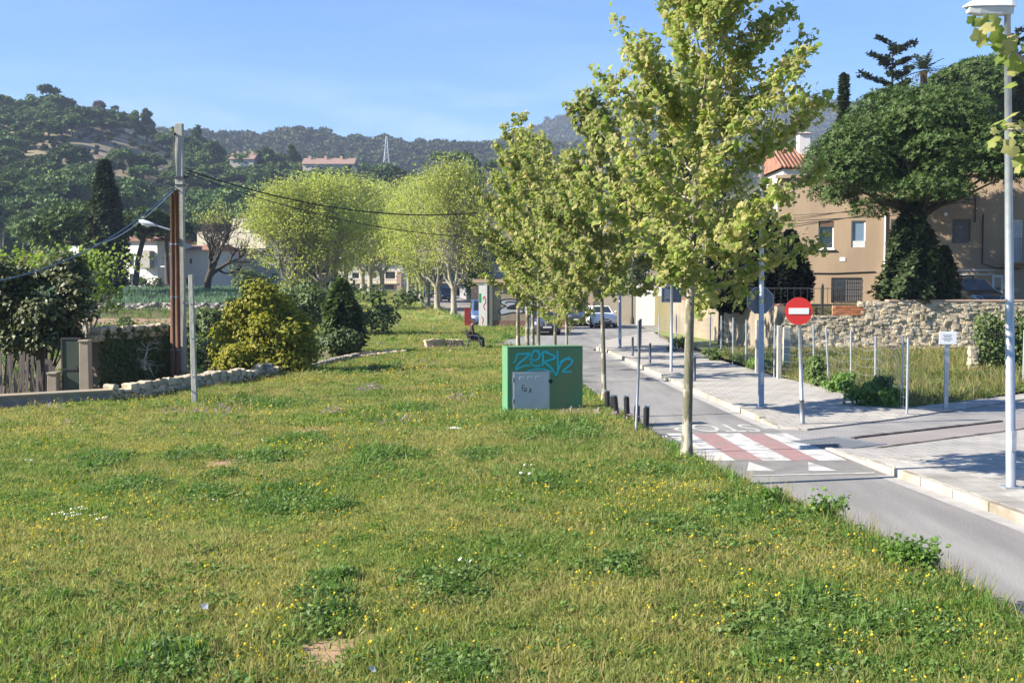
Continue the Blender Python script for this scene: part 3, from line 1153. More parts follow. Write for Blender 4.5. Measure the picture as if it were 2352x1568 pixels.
def lobes_fill(lf, rng, lobes, n, size, tpl, flat_=.0, jitter=.18, bias=(0, 0, 1), amt=1.3, shell=.55):
    """needle tufts or leaves over a set of ellipsoid lobes (centre, radii)"""
    A = np.array([r[0] * r[2] for c, r in lobes])
    for (c, r), k in zip(lobes, np.maximum(6, (n * A / A.sum())).astype(int)):
        d = rng.normal(size=(k, 3))
        d /= np.linalg.norm(d, axis=1)[:, None]
        d[:, 2] = np.where(d[:, 2] < -.35, -d[:, 2], d[:, 2])
        rad = rng.uniform(shell, 1.06, k)[:, None]
        P = np.array(c) + d * np.array(r) * rad + rng.normal(size=(k, 3)) * jitter * size
        z = d + np.asarray(bias) * amt * .5 + rng.normal(size=(k, 3)) * .45
        z /= np.linalg.norm(z, axis=1)[:, None]
        t_ = rng.normal(size=(k, 3))
        x = np.cross(t_, z)
        x /= np.linalg.norm(x, axis=1)[:, None] + 1e-9
        y = np.cross(z, x)
        leaves(lf, P, size * rng.uniform(.6, 1.3, k), tpl, rng=rng, rots=np.stack([x, y, z], 2))


def umbrella_pine(rng, Rc, H, n=3000, size=.34, nl=26, tr_r=.28, bend=(0.0, 0.0), under=.35, tpl=TUFT, fork=True, flatk=.52):
    tr, lf = MB(), MB()
    hb = H - Rc * flatk * 1.5
    base = np.array([0, 0, 0.])
    top = np.array([bend[0], bend[1], hb])
    tr.tube([base, base + np.array([bend[0] * .25, bend[1] * .25, hb * .45]), top], [tr_r * 1.2, tr_r, tr_r * .85], 9)
    lobes = []
    for i in range(nl):
        a = i * 2.399 + rng.uniform(-.3, .3)
        q = sqrt((i + .5) / nl) * .86
        rr = Rc * rng.uniform(.24, .36)
        c = np.array([top[0] + cos(a) * q * Rc * rng.uniform(.85, 1.15), top[1] + sin(a) * q * Rc, H - rr * .75 - Rc * flatk * (q ** 2.0) * rng.uniform(.75, 1.25) - Rc * rng.uniform(0, .12)])
        lobes.append((c, (rr * 1.1, rr * 1.1, rr * .72)))
        if i % 2 == 0 or i > nl * .6:
            m_ = (top * .55 + c * .45) + np.array([0, 0, -.1 * Rc])
            tr.tube([top - (0, 0, rng.uniform(0, .12) * hb), m_, c - (0, 0, rr * .3)], [tr_r * .42, tr_r * .25, tr_r * .1], 5, caps=False)
    for i in range(int(nl * under)):
        a = rng.uniform(0, 2 * pi)
        q = rng.uniform(.45, .95)
        rr = Rc * rng.uniform(.14, .22)
        c = np.array([top[0] + cos(a) * q * Rc, top[1] + sin(a) * q * Rc, H - Rc * flatk * 1.15 - rng.uniform(0, .25) * Rc])
        lobes.append((c, (rr * 1.2, rr * 1.2, rr * .7)))
    lobes_fill(lf, rng, lobes, n, size, tpl, shell=.72)
    return tr, lf


def cypress(rng, H, Wd, n=1800, size=.3, tpl=TUFT3, base=.3, tip=.12, lump=.15, trunk=True, tap=.62):
    """dense column: upright sprays over a lumpy spindle"""
    tr, lf = MB(), MB()
    if trunk:
        tr.tube([(0, 0, 0), (0, 0, H * .5), (0, 0, H * .93)], [Wd * .12, Wd * .08, .02], 7)
    u = rng.uniform(0, 1, n) ** .9
    z = base + u * (H - base)
    prof = np.minimum(1, np.minimum((u + .06) / .22, ((1.02 - u) / tap) ** .72))
    a = rng.uniform(0, 2 * pi, n)
    lm = 1 + lump * np.sin(a * 3 + z * 1.3) + lump * .8 * np.sin(a * 7 - z * 2.1)
    r = Wd / 2 * prof * lm * np.sqrt(rng.uniform(.35, 1.0, n)) + tip * .1
    P = np.stack([np.cos(a) * r, np.sin(a) * r, z], 1)
    zz = np.stack([np.cos(a) * .55, np.sin(a) * .55, np.full(n, 1.0)], 1) + rng.normal(size=(n, 3)) * .25
    zz /= np.linalg.norm(zz, axis=1)[:, None]
    t_ = rng.normal(size=(n, 3))
    x = np.cross(t_, zz)
    x /= np.linalg.norm(x, axis=1)[:, None]
    y = np.cross(zz, x)
    leaves(lf, P, size * rng.uniform(.6, 1.3, n), tpl, rng=rng, rots=np.stack([x, y, zz], 2))
    return tr, lf


def shrub(rng, lobes, n, size, tpl=LEAF_Q, stems=8):
    tr, lf = MB(), MB()
    lobes_fill(lf, rng, lobes, n, size, tpl, bias=(-.6, -.4, .7), amt=1.3, shell=.35, jitter=.6)
    for i in range(stems):
        c, r = lobes[rng.integers(len(lobes))]
        tr.tube([(c[0] * .15, c[1] * .15, 0), (c[0] * .5, c[1] * .5, c[2] * .5), tuple(c)], [.035, .025, .01], 5, caps=False)
    return tr, lf


def bare_tree(rng, H, spread, tr_r, levels=4, thick=1.0, up=.35):
    tr = MB()
    tips = []

    def grow(p, d, L, r, lv):
        k = 4
        pts = [p]
        for i in range(k):
            d = unit(d + rng.normal(size=3) * .16 + np.array([0, 0, up * .12]))
            pts.append(pts[-1] + d * L / k)
        tr.tube(pts, np.linspace(r, r * .6, k + 1), 6 if lv > 2 else 4 if lv > 1 else 3, caps=False)
        if lv == 0:
            tips.append(pts[-1])
            return
        for j in range(rng.integers(3, 5) if lv < levels else 5):
            f = rng.uniform(.45, 1.0)
            q = np.array([np.interp(f * k, np.arange(k + 1), np.array(pts)[:, c]) for c in range(3)])
            nd = unit(d + rng.normal(size=3) * spread + np.array([0, 0, up * .3]))
            grow(q, nd, L * rng.uniform(.6, .8), r * rng.uniform(.42, .58), lv - 1)
    grow(np.zeros(3), np.array([0, 0, 1.0]), H * .32, tr_r, levels)
    return tr, np.array(tips)


# ------------------------------------------------------------------ the young street planes
rng = np.random.default_rng(11)
ORIG = gp(1577, 1064, .36)
prof_main = lambda h: float(np.interp(h, [2.3, 3.0, 4.0, 5.5, 7.0, 8.2, 9.3], [1.55, 2.15, 2.3, 1.95, 1.35, .85, .28]))
tr, br, lf = young_plane(rng, 9.4, 2.45, prof_main, .082, leaf=.098, dens=2.15, lean=(.5, .1), wig=.05, step=.058)
# low skirt branches come with the profile; trunk bare below
plant_tree('plane_tree', ORIG, [('trunk', tr, M['bark_plane']), ('branches', br, M['bark_grey']), ('crown', lf, M['leaf_plane'])],
           'tall young plane tree nearest the zebra crossing, crown cut by the top edge', 'tree', 'young plane trees along the verge')
rng = np.random.default_rng(12)
prof2 = lambda h: float(np.interp(h, [2.0, 2.6, 3.6, 5.0, 6.2, 6.9], [1.3, 1.75, 1.9, 1.5, .95, .3]))
tr, br, lf = young_plane(rng, 7.1, 2.4, prof2, .058, leaf=.125, dens=1.7, lean=(-.25, .1), step=.07)
P2 = gp(1387, 925, .34)
plant_tree('plane_tree', P2, [('trunk', tr, M['bark_plane']), ('branches', br, M['bark_grey']), ('crown', lf, M['leaf_plane'])],
           'young plane tree beside the green cabinet, thin knobbly trunk dark at its foot', 'tree', 'young plane trees along the verge')
protos = []
for s in range(3):
    rng = np.random.default_rng(20 + s)
    Hh = 9.6
    prof3 = lambda h: float(np.interp(h, [2.2, 3.0, 4.6, 6.4, 8.2, 9.6], [1.6, 2.3, 2.5, 1.95, 1.2, .35]))
    tr, br, lf = young_plane(rng, Hh, 2.5, prof3, .085, leaf=.17, dens=.95, lean=(.1, 0), tpl=LEAF_P2, step=.13)
    protos.append((tr.mesh('trunk', True), br.mesh('branches', True), lf.mesh('crown')))
mid = [(1302, 36.5, .62, 'thin young plane tree rising behind the cabinet, rightmost of the row there', 1),
       (1275, 41, .76, 'young plane tree behind the cabinet, second from the right in the row behind it', 0),
       (1237, 45.5, .88, 'thickest pale-trunked young plane tree behind the cabinet', 2),
       (1224, 52.6, 1.0, 'slim young plane tree just left of the thickest trunk behind the cabinet', 1),
       (1211, 49.6, .98, 'young plane tree behind the cabinet, second trunk from the left in the row', 0),
       (1190, 50.8, 1.04, 'tallest young plane tree, leftmost trunk of the row behind the cabinet', 2)]
for px, Y, s, lb, v in mid:
    X = (px - CX) / FPX * Y
    z = float(mead_h(X, Y)) if X < interp(MEAD_R, Y) else 0.0
    t = thing('plane_tree', (X, Y, z - .02), lb, 'tree', 'young plane trees along the verge', rz=RNG.uniform(0, 6))
    t.scale = (s, s, s)
    for nm, me_, mt in zip(('trunk', 'branches', 'crown'), protos[v], (M['bark_plane'], M['bark_grey'], M['leaf_plane'])):
        obj(nm, me_, mt, t)

# branch tips of the plane tree standing just out of the picture on the right
rng = np.random.default_rng(31)
t = thing('plane_tree', (7.6, 8.6, .14), 'plane tree at the right edge, leafy branch tips reaching in before the lamp post', 'tree', 'young plane trees along the verge')
tr, br, lf = MB(), MB(), MB()
tr.tube([(0, 0, 0), (.02, 0, 2), (0, .02, 4.2), (.03, 0, 6.4)], [.10, .085, .065, .02], 9)
LP, LS = [], []
tb = Vector((7.6, 8.6, .14))


def twig(p0, pix, Y, leaf=.105):
    pts = [np.array(p0)] + [np.array(dp(x, y, Y + k * .05) - tb) for k, (x, y) in enumerate(pix)]
    br.tube(pts, np.linspace(.018, .004, len(pts)), 5, caps=False)
    return pts


twig((0, 0, 4.3), [(2420, 210), (2360, 150), (2330, 118), (2290, 105), (2262, 85), (2240, 68)], 8.5)
twig((0, 0, 3.9), [(2440, 400), (2390, 330), (2350, 300), (2318, 296), (2292, 302)], 8.4)
spots = [(2232, 52), (2256, 45), (2278, 40), (2246, 92), (2258, 76), (2290, 58), (2298, 78), (2320, 92), (2296, 112), (2306, 132), (2332, 120), (2350, 105), (2345, 150), (2372, 130), (2390, 160), (2330, 168),
         (2280, 300), (2292, 318), (2310, 288), (2325, 306), (2344, 284), (2352, 330), (2330, 352), (2350, 378), (2362, 300), (2376, 340), (2390, 380), (2345, 312), (2338, 385), (2400, 250)]
for i, (x, y) in enumerate(spots):
    LP.append(np.array(dp(x, y, 8.45 + .25 * rng.random()) - tb))
    if x > 2270:
        LP.append(np.array(dp(x + rng.normal() * 16, y + rng.normal() * 14, 8.4 + .3 * rng.random()) - tb))
        LS.append(rng.uniform(.06, .12))
    LS.append(rng.uniform(.09, .155))
more = rng.normal(size=(1600, 3)) * np.array([.8, .8, 1.0]) + np.array([.9, .3, 5.2])
more = more[(more[:, 0] + 7.6) / (more[:, 1] + 8.6) > .50]
LP = np.concatenate([np.array(LP), more])
LS = np.concatenate([LS, rng.uniform(.08, .15, len(more))])
leaves(lf, LP, LS, LEAF_P, bias=(-.4, -.8, .5), amt=1.1, rng=rng)
for nm, mb, mt in (('trunk', tr, M['bark_plane']), ('branches', br, M['bark_grey']), ('crown', lf, M['leaf_plane'])):
    obj(nm, mb, mt, t)

# ------------------------------------------------------------------ pollarded planes
pp = []
for s in range(3):
    rng = np.random.default_rng(40 + s)
    tr, br, lf = pollard(rng)
    pp.append((tr.mesh('trunk', True), br.mesh('branches'), lf.mesh('crown')))
POLL = [(1042, 101, 1.0, 'pollarded plane tree in yellow-green leaf, nearest of the row by the far street'),
        (1004, 114, 1.02, 'second pollarded plane tree from the near end of the far street row'),
        (983, 125, 1.05, 'third pollarded plane tree from the near end of the far street row'),
        (967, 139, 1.08, 'fourth pollarded plane tree along the far street, mostly hidden in the row'),
        (957, 148, 1.1, 'fifth pollarded plane tree along the far street, pale trunk close to the sixth'),
        (940, 174, 1.3, 'last pollarded plane tree of the far street row, beside the parked cars'),
        (878, 187, 1.32, 'dark forked pollarded plane tree, right of three trunks before the white far house'),
        (850, 186, 1.36, 'upright pollarded plane tree, middle of the three trunks before the white far house'),
        (833, 189, 1.36, 'left of the three pollarded planes standing before the white far house'),
        (792, 150, 1.22, 'pollarded plane tree with pale open limbs just behind the dark conical shrub'),
        (742, 118, 1.06, 'broad pollarded plane tree above the yellow-green shrub'),
        (672, 116, 1.0, 'leftmost pollarded plane tree, rounded crown over the grey gabled house')]
for i, (px, Y, s, lb) in enumerate(POLL):
    X = (px - CX) / FPX * Y
    t = thing('pollarded_plane_tree', (X, Y, float(g(X, Y)) + .1), lb, 'tree', 'pollarded plane trees round the far meadow', rz=i * 1.7)
    k = .88 if px > 930 else 1.0
    t.scale = (s * k * 1.1, s * k * 1.1, s * (1.02 if px > 930 else .98))
    for nm, me_, mt in zip(('trunk', 'branches', 'crown'), pp[i % 3], (M['bark_pale'], M['bark_grey'], M['leaf_pollard'])):
        obj(nm, me_, mt, t)

# ------------------------------------------------------------------ pines, cypresses, shrubs of the left side
def pine_thing(rng, px, Y, pyb, pyt, half, label, group=None, n=2600, size=.3, bend=(0, 0), name='umbrella_pine', zb=None, mat='needle', nl=26, under=.3):
    X = (px - CX) / FPX * Y
    zt = CAMH + (645 - pyt) / FPX * Y
    z0 = CAMH + (645 - pyb) / FPX * Y if zb is None else zb
    tr, lf = umbrella_pine(rng, half * Y / FPX, zt - z0, n, size, bend=bend, nl=nl, under=under)
    return plant_tree(name, (X - bend[0], Y - bend[1], z0), [('trunk', tr, M['bark_dark']), ('crown', lf, M[mat])], label, 'tree', group)


rng = np.random.default_rng(50)
pine_thing(rng, 190, 128, 655, 462, 118, 'wide umbrella pine with bright green top left of the tall cypress', n=5200, size=.5, nl=34)
pine_thing(rng, 338, 126, 655, 478, 62, 'umbrella pine with leaning dark trunk against the white farmhouse', n=2600, size=.45, bend=(1.2, 0))
pine_thing(rng, 385, 150, 655, 495, 60, 'umbrella pine crown just behind the utility pole, over the farmhouse roof', n=2200, size=.5)
tr, lf = cypress(rng, 14.1, 4.1, 4600, .42, lump=.12)
plant_tree('cypress', ((246 - CX) / FPX * 118, 118, .9), [('trunk', tr, M['bark_dark']), ('crown', lf, M['cypress'])], 'tall dark cypress column standing before the white farmhouse', 'tree')

# evergreen tree over the garden gate, fig beside it
rng = np.random.default_rng(51)
c0 = dp(95, 860, 33)
lob = []
for i in range(30):
    a, q = rng.uniform(0, 2 * pi), sqrt(rng.uniform(0, 1))
    z = rng.uniform(1.3, 3.45)
    w_ = 1.5 * (1 - .35 * abs(z - 2.6) / 1.6)
    lob.append(((cos(a) * q * w_, sin(a) * q * w_ * .8, z), (.55, .5, .5)))
tr, lf = shrub(rng, lob, 13000, .12, LEAF_Q, 14)
tr.tube([(0, 0, -.4), (.05, 0, 1), (.1, 0, 2.4)], [.16, .14, .1], 8)
plant_tree('evergreen_tree', (c0.x, 33, .05), [('trunk', tr, M['bark_dark']), ('crown', lf, M['leaf_dark'])], 'dense glossy dark evergreen tree overhanging the garden gate', 'tree')
c1 = dp(5, 860, 35)
lob = [((rng.uniform(-1.1, .8), rng.uniform(-.8, .8), rng.uniform(.8, 3.6)), (.6, .55, .55)) for i in range(16)]
tr, lf = shrub(rng, lob, 7500, .13, LEAF_Q, 8)
plant_tree('evergreen_tree', (c1.x, 35, .02), [('trunk', tr, M['bark_dark']), ('crown', lf, M['leaf_dark'])], 'darker evergreen tree behind the reed fence at the left edge', 'tree')
rng = np.random.default_rng(52)
c2 = dp(205, 860, 37.5)
tr, tips = bare_tree(rng, 4.9, .75, .12, 4, up=.25)
lf = MB()
up = tips[(tips[:, 2] > 2.2)]
P = np.repeat(up, 5, 0) + rng.normal(size=(len(up) * 5, 3)) * .12
P2_ = rng.normal(size=(1000, 3)) * np.array([1.1, .8, .28]) + np.array([-.75, 0, 3.75])
P = np.concatenate([P, P2_])
leaves(lf, P, rng.uniform(.07, .15, len(P)), LEAF_P2, bias=(-.2, -.2, .8), amt=.8, rng=rng)
plant_tree('fig_tree', (c2.x, 37.5, .0), [('trunk', tr, M['bark_grey']), ('crown', lf, M['leaf_fig'])], 'fig tree with pale twisting branches and new light green leaves', 'tree')

# yellow-green shrub and the dark conical one beside it
rng = np.random.default_rng(53)
c = dp(612, 862, 36.5)
lob = []
for i in range(70):
    e_, a_, q_ = rng.uniform(.0, 1.45), rng.uniform(0, 2 * pi), rng.uniform(.55, 1.0)
    lob.append(((cos(a_) * cos(e_) * 1.62 * q_, sin(a_) * cos(e_) * 1.2 * q_, .25 + 2.55 * sin(e_) * q_ + .12 * rng.normal()), (.5, .5, .46)))
tr, lf = shrub(rng, lob, 30000, .105, LEAF_Q, 12)
plant_tree('flowering_shrub', (c.x, 36.6, .02), [('stems', tr, M['bark_dark']), ('foliage', lf, M['leaf_yellow'])], 'big rounded yellow-green shrub beyond the low rubble wall', 'shrub')
c = dp(520, 850, 39)
lob = [((rng.normal() * .5, rng.normal() * .4, rng.uniform(.3, 1.4)), (.5, .5, .45)) for i in range(10)]
tr, lf = shrub(rng, lob, 2200, .12, LEAF_Q, 6)
plant_tree('shrub', (c.x, 39.5, 0), [('stems', tr, M['bark_dark']), ('foliage', lf, M['leaf_shrub'])], 'dull green shrub between the grey post and the yellow-green shrub', 'shrub')
rng = np.random.default_rng(54)
tr, lf = cypress(rng, 3.1, 1.55, 2600, .24, TUFT3, base=.05, lump=.22)
c = gp(785, 818, .05)
plant_tree('conical_shrub', (c.x, c.y, 0.0), [('trunk', tr, M['bark_dark']), ('foliage', lf, M['leaf_shrub'])], 'dark ragged conical shrub at the meadow edge right of the yellow-green one', 'shrub')
lob = [((rng.normal() * .6, rng.normal() * .4, rng.uniform(.2, 1.0)), (.5, .45, .4)) for i in range(9)]
tr, lf = shrub(rng, lob, 2600, .12, LEAF_Q, 6)
c = gp(775, 822, .05)
plant_tree('shrub', (c.x, c.y - .6, 0.05), [('stems', tr, M['bark_dark']), ('foliage', lf, M['leaf_shrub'])], 'low dark shrub at the foot of the conical one', 'shrub')
lob = [((rng.normal() * 2.2, rng.normal() * .9, rng.uniform(.4, 2.6)), (.9, .8, .7)) for i in range(26)]
tr, lf = shrub(rng, lob, 6000, .2, LEAF_Q, 8)
c = gp(720, 770, .3)
plant_tree('shrub', (c.x, 66, .1), [('stems', tr, M['bark_dark']), ('foliage', lf, M['leaf_shrub'])], 'tangled green thicket behind the yellow-green shrub under the pollards', 'shrub')

# bare tree before the farmhouse, with a pale pollard crown behind it
rng = np.random.default_rng(55)
tr, tips = bare_tree(rng, 15.5, .40, .55, 5, up=.8)
lf = MB()
P = np.repeat(tips, 3, 0) + rng.normal(size=(len(tips) * 3, 3)) * .5
P = P[P[:, 2] > 8.5]
leaves(lf, P, rng.uniform(.12, .3, len(P)), LEAF_D, rng=rng)
plant_tree('bare_tree', ((475 - CX) / FPX * 138, 138, 1.2), [('trunk', tr, M['bark_dark']), ('crown', lf, M['leaf_pollard'])], 'dark branching tree almost bare of leaves before the farmhouse', 'tree')
rng = np.random.default_rng(56)
lob = [((rng.normal() * 1.6, rng.normal(), rng.uniform(.5, 2.8)), (1.2, 1.1, 1.0)) for i in range(12)]
tr, lf = shrub(rng, lob, 2600, .26, LEAF_Q, 6)
plant_tree('shrub', ((568 - CX) / FPX * 145, 145, 1.3), [('stems', tr, M['bark_dark']), ('foliage', lf, M['leaf_shrub'])], 'rounded dark bush beside the grey gabled house', 'shrub')
lob = [((rng.normal() * 2.4, rng.normal(), rng.uniform(.5, 2.2)), (1.2, 1.1, .9)) for i in range(14)]
tr, lf = shrub(rng, lob, 2600, .26, LEAF_Q, 6)
plant_tree('shrub', ((330 - CX) / FPX * 146, 146, 1.1), [('stems', tr, M['bark_dark']), ('foliage', lf, M['cypress'])], 'low dark hedge bush along the foot of the white farmhouse', 'shrub')
for px, Y, s, lb in ((88, 185, 1, 'tall thin bare poplar with pale branches, right of two at the left edge'), (2, 185, .95, 'tall thin bare poplar at the very left edge')):
    tr = MB()
    rng = np.random.default_rng(int(px) + 3)
    for i in range(9):
        a = rng.uniform(0, 6.28)
        tr.tube([(cos(a) * .3, sin(a) * .3, 0), (cos(a) * .5, sin(a) * .5, 5), (cos(a) * rng.uniform(.3, .9), sin(a) * rng.uniform(.3, .9), rng.uniform(8, 11.8))], [.14, .09, .02], 5)
    X = (px - CX) / FPX * Y
    plant_tree('poplar', (X, Y, 3.2), [('branches', tr, M['bark_pale'])], lb, 'tree', 'bare poplars at the foot of the hill')
for px_, Y, w_, h_, lb in ((330, 43, 1.1, 1.5, 'dark green bramble bush behind the ivy wall left of the poles'), (262, 41, 1.0, 1.3, 'dark green bramble bush between the fig tree and the ivy wall'), (455, 47, 1.0, 1.7, 'dark green bush just right of the grey square post')):
    lob = [((rng.normal() * w_ * .7, rng.normal() * .5, rng.uniform(.2, h_)), (w_ * .45, w_ * .45, .4)) for i in range(14)]
    tr, lf = shrub(rng, lob, 3600, .12, LEAF_Q, 8)
    plant_tree('bramble', ((px_ - CX) / FPX * Y, Y, .0), [('stems', tr, M['bark_dark']), ('foliage', lf, M['leaf_shrub'])], lb, 'shrub')
M['leaf_tan'] = lmat('tan_scrub_leaf', [(.14, .11, .045), (.18, .14, .05), (.12, .115, .04)], .25, .1)
rng = np.random.default_rng(57)
for px, Y, w_, h_, lb in ((40, 175, 3.6, 4.4, 'tan scrub thicket at the left edge under the bare poplars'), (110, 190, 2.6, 3.0, 'small tan scrub thicket left of the wide umbrella pine')):
    lob = [((rng.normal() * w_, rng.normal() * 1.5, rng.uniform(.8, h_)), (1.5, 1.3, 1.4)) for i in range(18)]
    tr, lf = shrub(rng, lob, 3000, .35, LEAF_Q, 5)
    plant_tree('scrub', ((px - CX) / FPX * Y, Y, 2.2), [('stems', tr, M['bark_grey']), ('foliage', lf, M['leaf_tan'])], lb, 'shrub')

# ------------------------------------------------------------------ the near hill: single pines
hp = []
for s in range(5):
    rng = np.random.default_rng(60 + s)
    tr, lf = umbrella_pine(rng, 4.6, [7.0, 7.6, 6.4, 8.2, 7.2][s], 1100, .8, nl=13, tr_r=.22, tpl=TUFT3, flatk=[.5, .62, .45, .7, .55][s], under=.2)
    hp.append((tr.mesh('trunk', True), lf.mesh('crown')))
rng = np.random.default_rng(66)
HT = []
tries = 0
while len(HT) < 290 and tries < 20000:
    tries += 1
    px, tt = rng.uniform(-80, 1000), rng.uniform(.0, 1.0) ** .9
    X, Y, z = [float(q) for q in LEFT_H(px, tt)]
    if 500 < px < 840 and tt > .9:
        continue
    if any((X - a) ** 2 + ((Y - b_) * .55) ** 2 < (5.4 + 2.0 * float(vnoise(X, Y, 45, 8)) * -1) ** 2 for a, b_, _ in HT):
        continue
    if vnoise(X, Y, 38, 9) < -.42 and px < 420:
        continue
    HT.append((X, Y, z))
for i, (X, Y, z) in enumerate(HT):
    t = thing('umbrella_pine', (X, Y, z - .3), 'round-topped green pine scattered with many others over the near hillside', 'tree', 'pines on the near hillside', rz=rng.uniform(0, 6))
    s = rng.uniform(.8, 1.25) * (1.35 if Y < 300 else 1.0)
    t.scale = (s, s, s * rng.uniform(.8, 1.05))
    for nm, me_, mt in zip(('trunk', 'crown'), hp[i % 5], (M['bark_dark'], M['needle_far'])):
        obj(nm, me_, mt, t)
# the crest: tall ragged trees that stand out against the sky
M['needle_brown'] = lmat('browned_crown', [(.12, .09, .07), (.15, .115, .09), (.10, .09, .06)], .2, .1)
rng = np.random.default_rng(67)


def crest(px, pyt, half, label, mat='needle_far', hgt=None, Y=478, n=900):
    tt = (Y - 215) / (480 - 215)
    X, Yh, z = [float(q) for q in LEFT_H(px, tt)]
    zt = CAMH + (645 - pyt) / FPX * Yh
    H = zt - z
    w_ = half * Yh / FPX
    lob = []
    for i in range(20):
        u = rng.uniform(.2, .97)
        lob.append(((rng.normal() * w_ * .5 * (1.1 - u), rng.normal() * w_ * .4, H * u), (w_ * .42 * (1.25 - .7 * u), w_ * .4 * (1.2 - .6 * u), H * .08 + .4)))
    tr, lf = MB(), MB()
    tr.tube([(0, 0, 0), (0, 0, H * .5), (.2, 0, H * .9)], [.4, .3, .1], 6)
    lobes_fill(lf, rng, lob, n, 1.05, TUFT3)
    plant_tree('pine_tree', (X, Yh, z - .3), [('trunk', tr, M['bark_dark']), ('crown', lf, M[mat])], label, 'tree', 'trees on the crest of the near hill')


crest(124, 200, 34, 'tallest pointed pine on the crest of the near hill')
crest(170, 234, 26, 'brownish leafless-looking tree on the crest right of the tallest pine', 'needle_brown')
crest(232, 238, 30, 'broad grey-green tree on the crest above the hillside track', 'needle_brown')
crest(268, 250, 30, 'grey-green tree on the crest, left of the pair of tall ragged ones', 'needle_far')
crest(318, 258, 14, 'ragged tall tree, left of a close pair at the right end of the crest')
crest(344, 256, 17, 'ragged tall tree, right of a close pair at the right end of the crest')
crest(20, 228, 40, 'dome-shaped pine on the crest at the left edge')
crest(78, 226, 34, 'dome-shaped pine on the crest just left of the tallest one')
crest(460, 294, 14, 'small pointed tree on the lower crest right of the utility pole', Y=470)
crest(410, 300, 22, 'rounded pine on the lower crest behind the utility pole top', Y=470)
crest(452, 330, 26, 'bulky brown-green pine right of the utility pole, left of two', 'needle', Y=440, n=800)
crest(498, 334, 30, 'bulky brown-green pine beside the red-roofed house, right of two', 'needle', Y=435, n=800)
crest(620, 342, 24, 'dark tall pine between the two red-roofed terraces', 'needle', Y=430, n=800)
crest(676, 340, 22, 'dark tall pine just left of the longer red-roofed terrace', 'needle', Y=432, n=800)
for px, pt, hw, Y, lb in ((788, 360, 5, 430, 'dark spire-shaped conifer in front of the red-roofed terrace'), (806, 385, 3, 420, 'slim cypress right of the spire-shaped conifer')):
    tr, lf = cypress(rng, 48 * Y / FPX, hw * 2.2 * Y / FPX, 300, .9)
    z = CAMH + (645 - pt) / FPX * Y - 48 * Y / FPX
    plant_tree('cypress', ((px - CX) / FPX * Y, Y, z), [('trunk', tr, M['bark_dark']), ('crown', lf, M['cypress'])], lb, 'tree')
rng = np.random.default_rng(68)
for px, Y, pt, hw, mat, lb in ((1052, 330, 352, 46, 'needle_far', 'big grey-green eucalyptus rising behind the right pollards'), (1090, 335, 372, 30, 'needle_far', 'lower grey-green tree right of the eucalyptus behind the pollards'), (886, 340, 392, 36, 'needle', 'dark bush-like pine crown above the gap between the pollard groups'),
                               (930, 335, 402, 30, 'cypress', 'dark evergreen crown low behind the pollards, under the pylon')):
    w_ = hw * Y / FPX
    zt = CAMH + (645 - pt) / FPX * Y
    lob = [((rng.normal() * w_ * .4, rng.normal() * w_ * .4, zt - rng.uniform(.8, 8)), (w_ * .45, w_ * .45, 1.7)) for i in range(16)]
    tr, lf = MB(), MB()
    zb = float(LEFT_H(px, (Y - 215) / 265.)[2])
    lob = [((a[0], a[1], a[2] - zb), r) for a, r in lob]
    tr.tube([(0, 0, -1), (0, 0, zt - zb - 2)], [.4, .2], 6)
    lobes_fill(lf, rng, lob, 1100, .9, TUFT3)
    plant_tree('tall_tree', ((px - CX) / FPX * Y, Y, zb), [('trunk', tr, M['bark_dark']), ('crown', lf, M[mat])], lb, 'tree')

# forest on the farther hills: one mass each
fp = []
for s in range(4):
    rng = np.random.default_rng(70 + s)
    lob = [((rng.normal() * 1.3, rng.normal() * 1.3, rng.uniform(1.6, 4.6)), (1.6, 1.6, 1.2)) for i in range(7)]
    lf = MB()
    lobes_fill(lf, rng, lob, 110, 1.25, TUFT3)
    fp.append(lf)
M['forest_a'] = lmat('forest_leaf', [(.03, .05, .018), (.045, .062, .022), (.06, .075, .03), (.075, .085, .035)], .1, .05, patch=[(.05, .07, .02), (.08, .09, .035), (.10, .10, .04)], pscale=.012)
rng = np.random.default_rng(75)


def forest(name, H, n, px0, px1, smin, smax, t0=.0, pw=.75):
    px = rng.uniform(px0, px1, n)
    tt = t0 + (1.0 - t0) * rng.uniform(0, 1, n) ** pw
    X, Y, Z = H(px, tt)
    S = rng.uniform(smin, smax, n)
    rot = np.zeros((n, 3))
    rot[:, 2] = rng.uniform(0, 6.28, n)
    scatter(name, np.stack([X, Y, Z - S * .6], 1), S, rot, rng.integers(0, 4, n), [(q, M['forest_a']) for q in fp], label='dense dark green woodland covering the hill')


forest('ridge_woodland', MID_H, 5200, 120, 2500, 1.0, 1.9, .2)
forest('mountain_woodland', FAR_H, 5600, 950, 2500, 1.6, 2.6, .3)
rng = np.random.default_rng(76)
forest('hill_scrub', LEFT_H, 900, -150, 1150, .22, .5, 0)
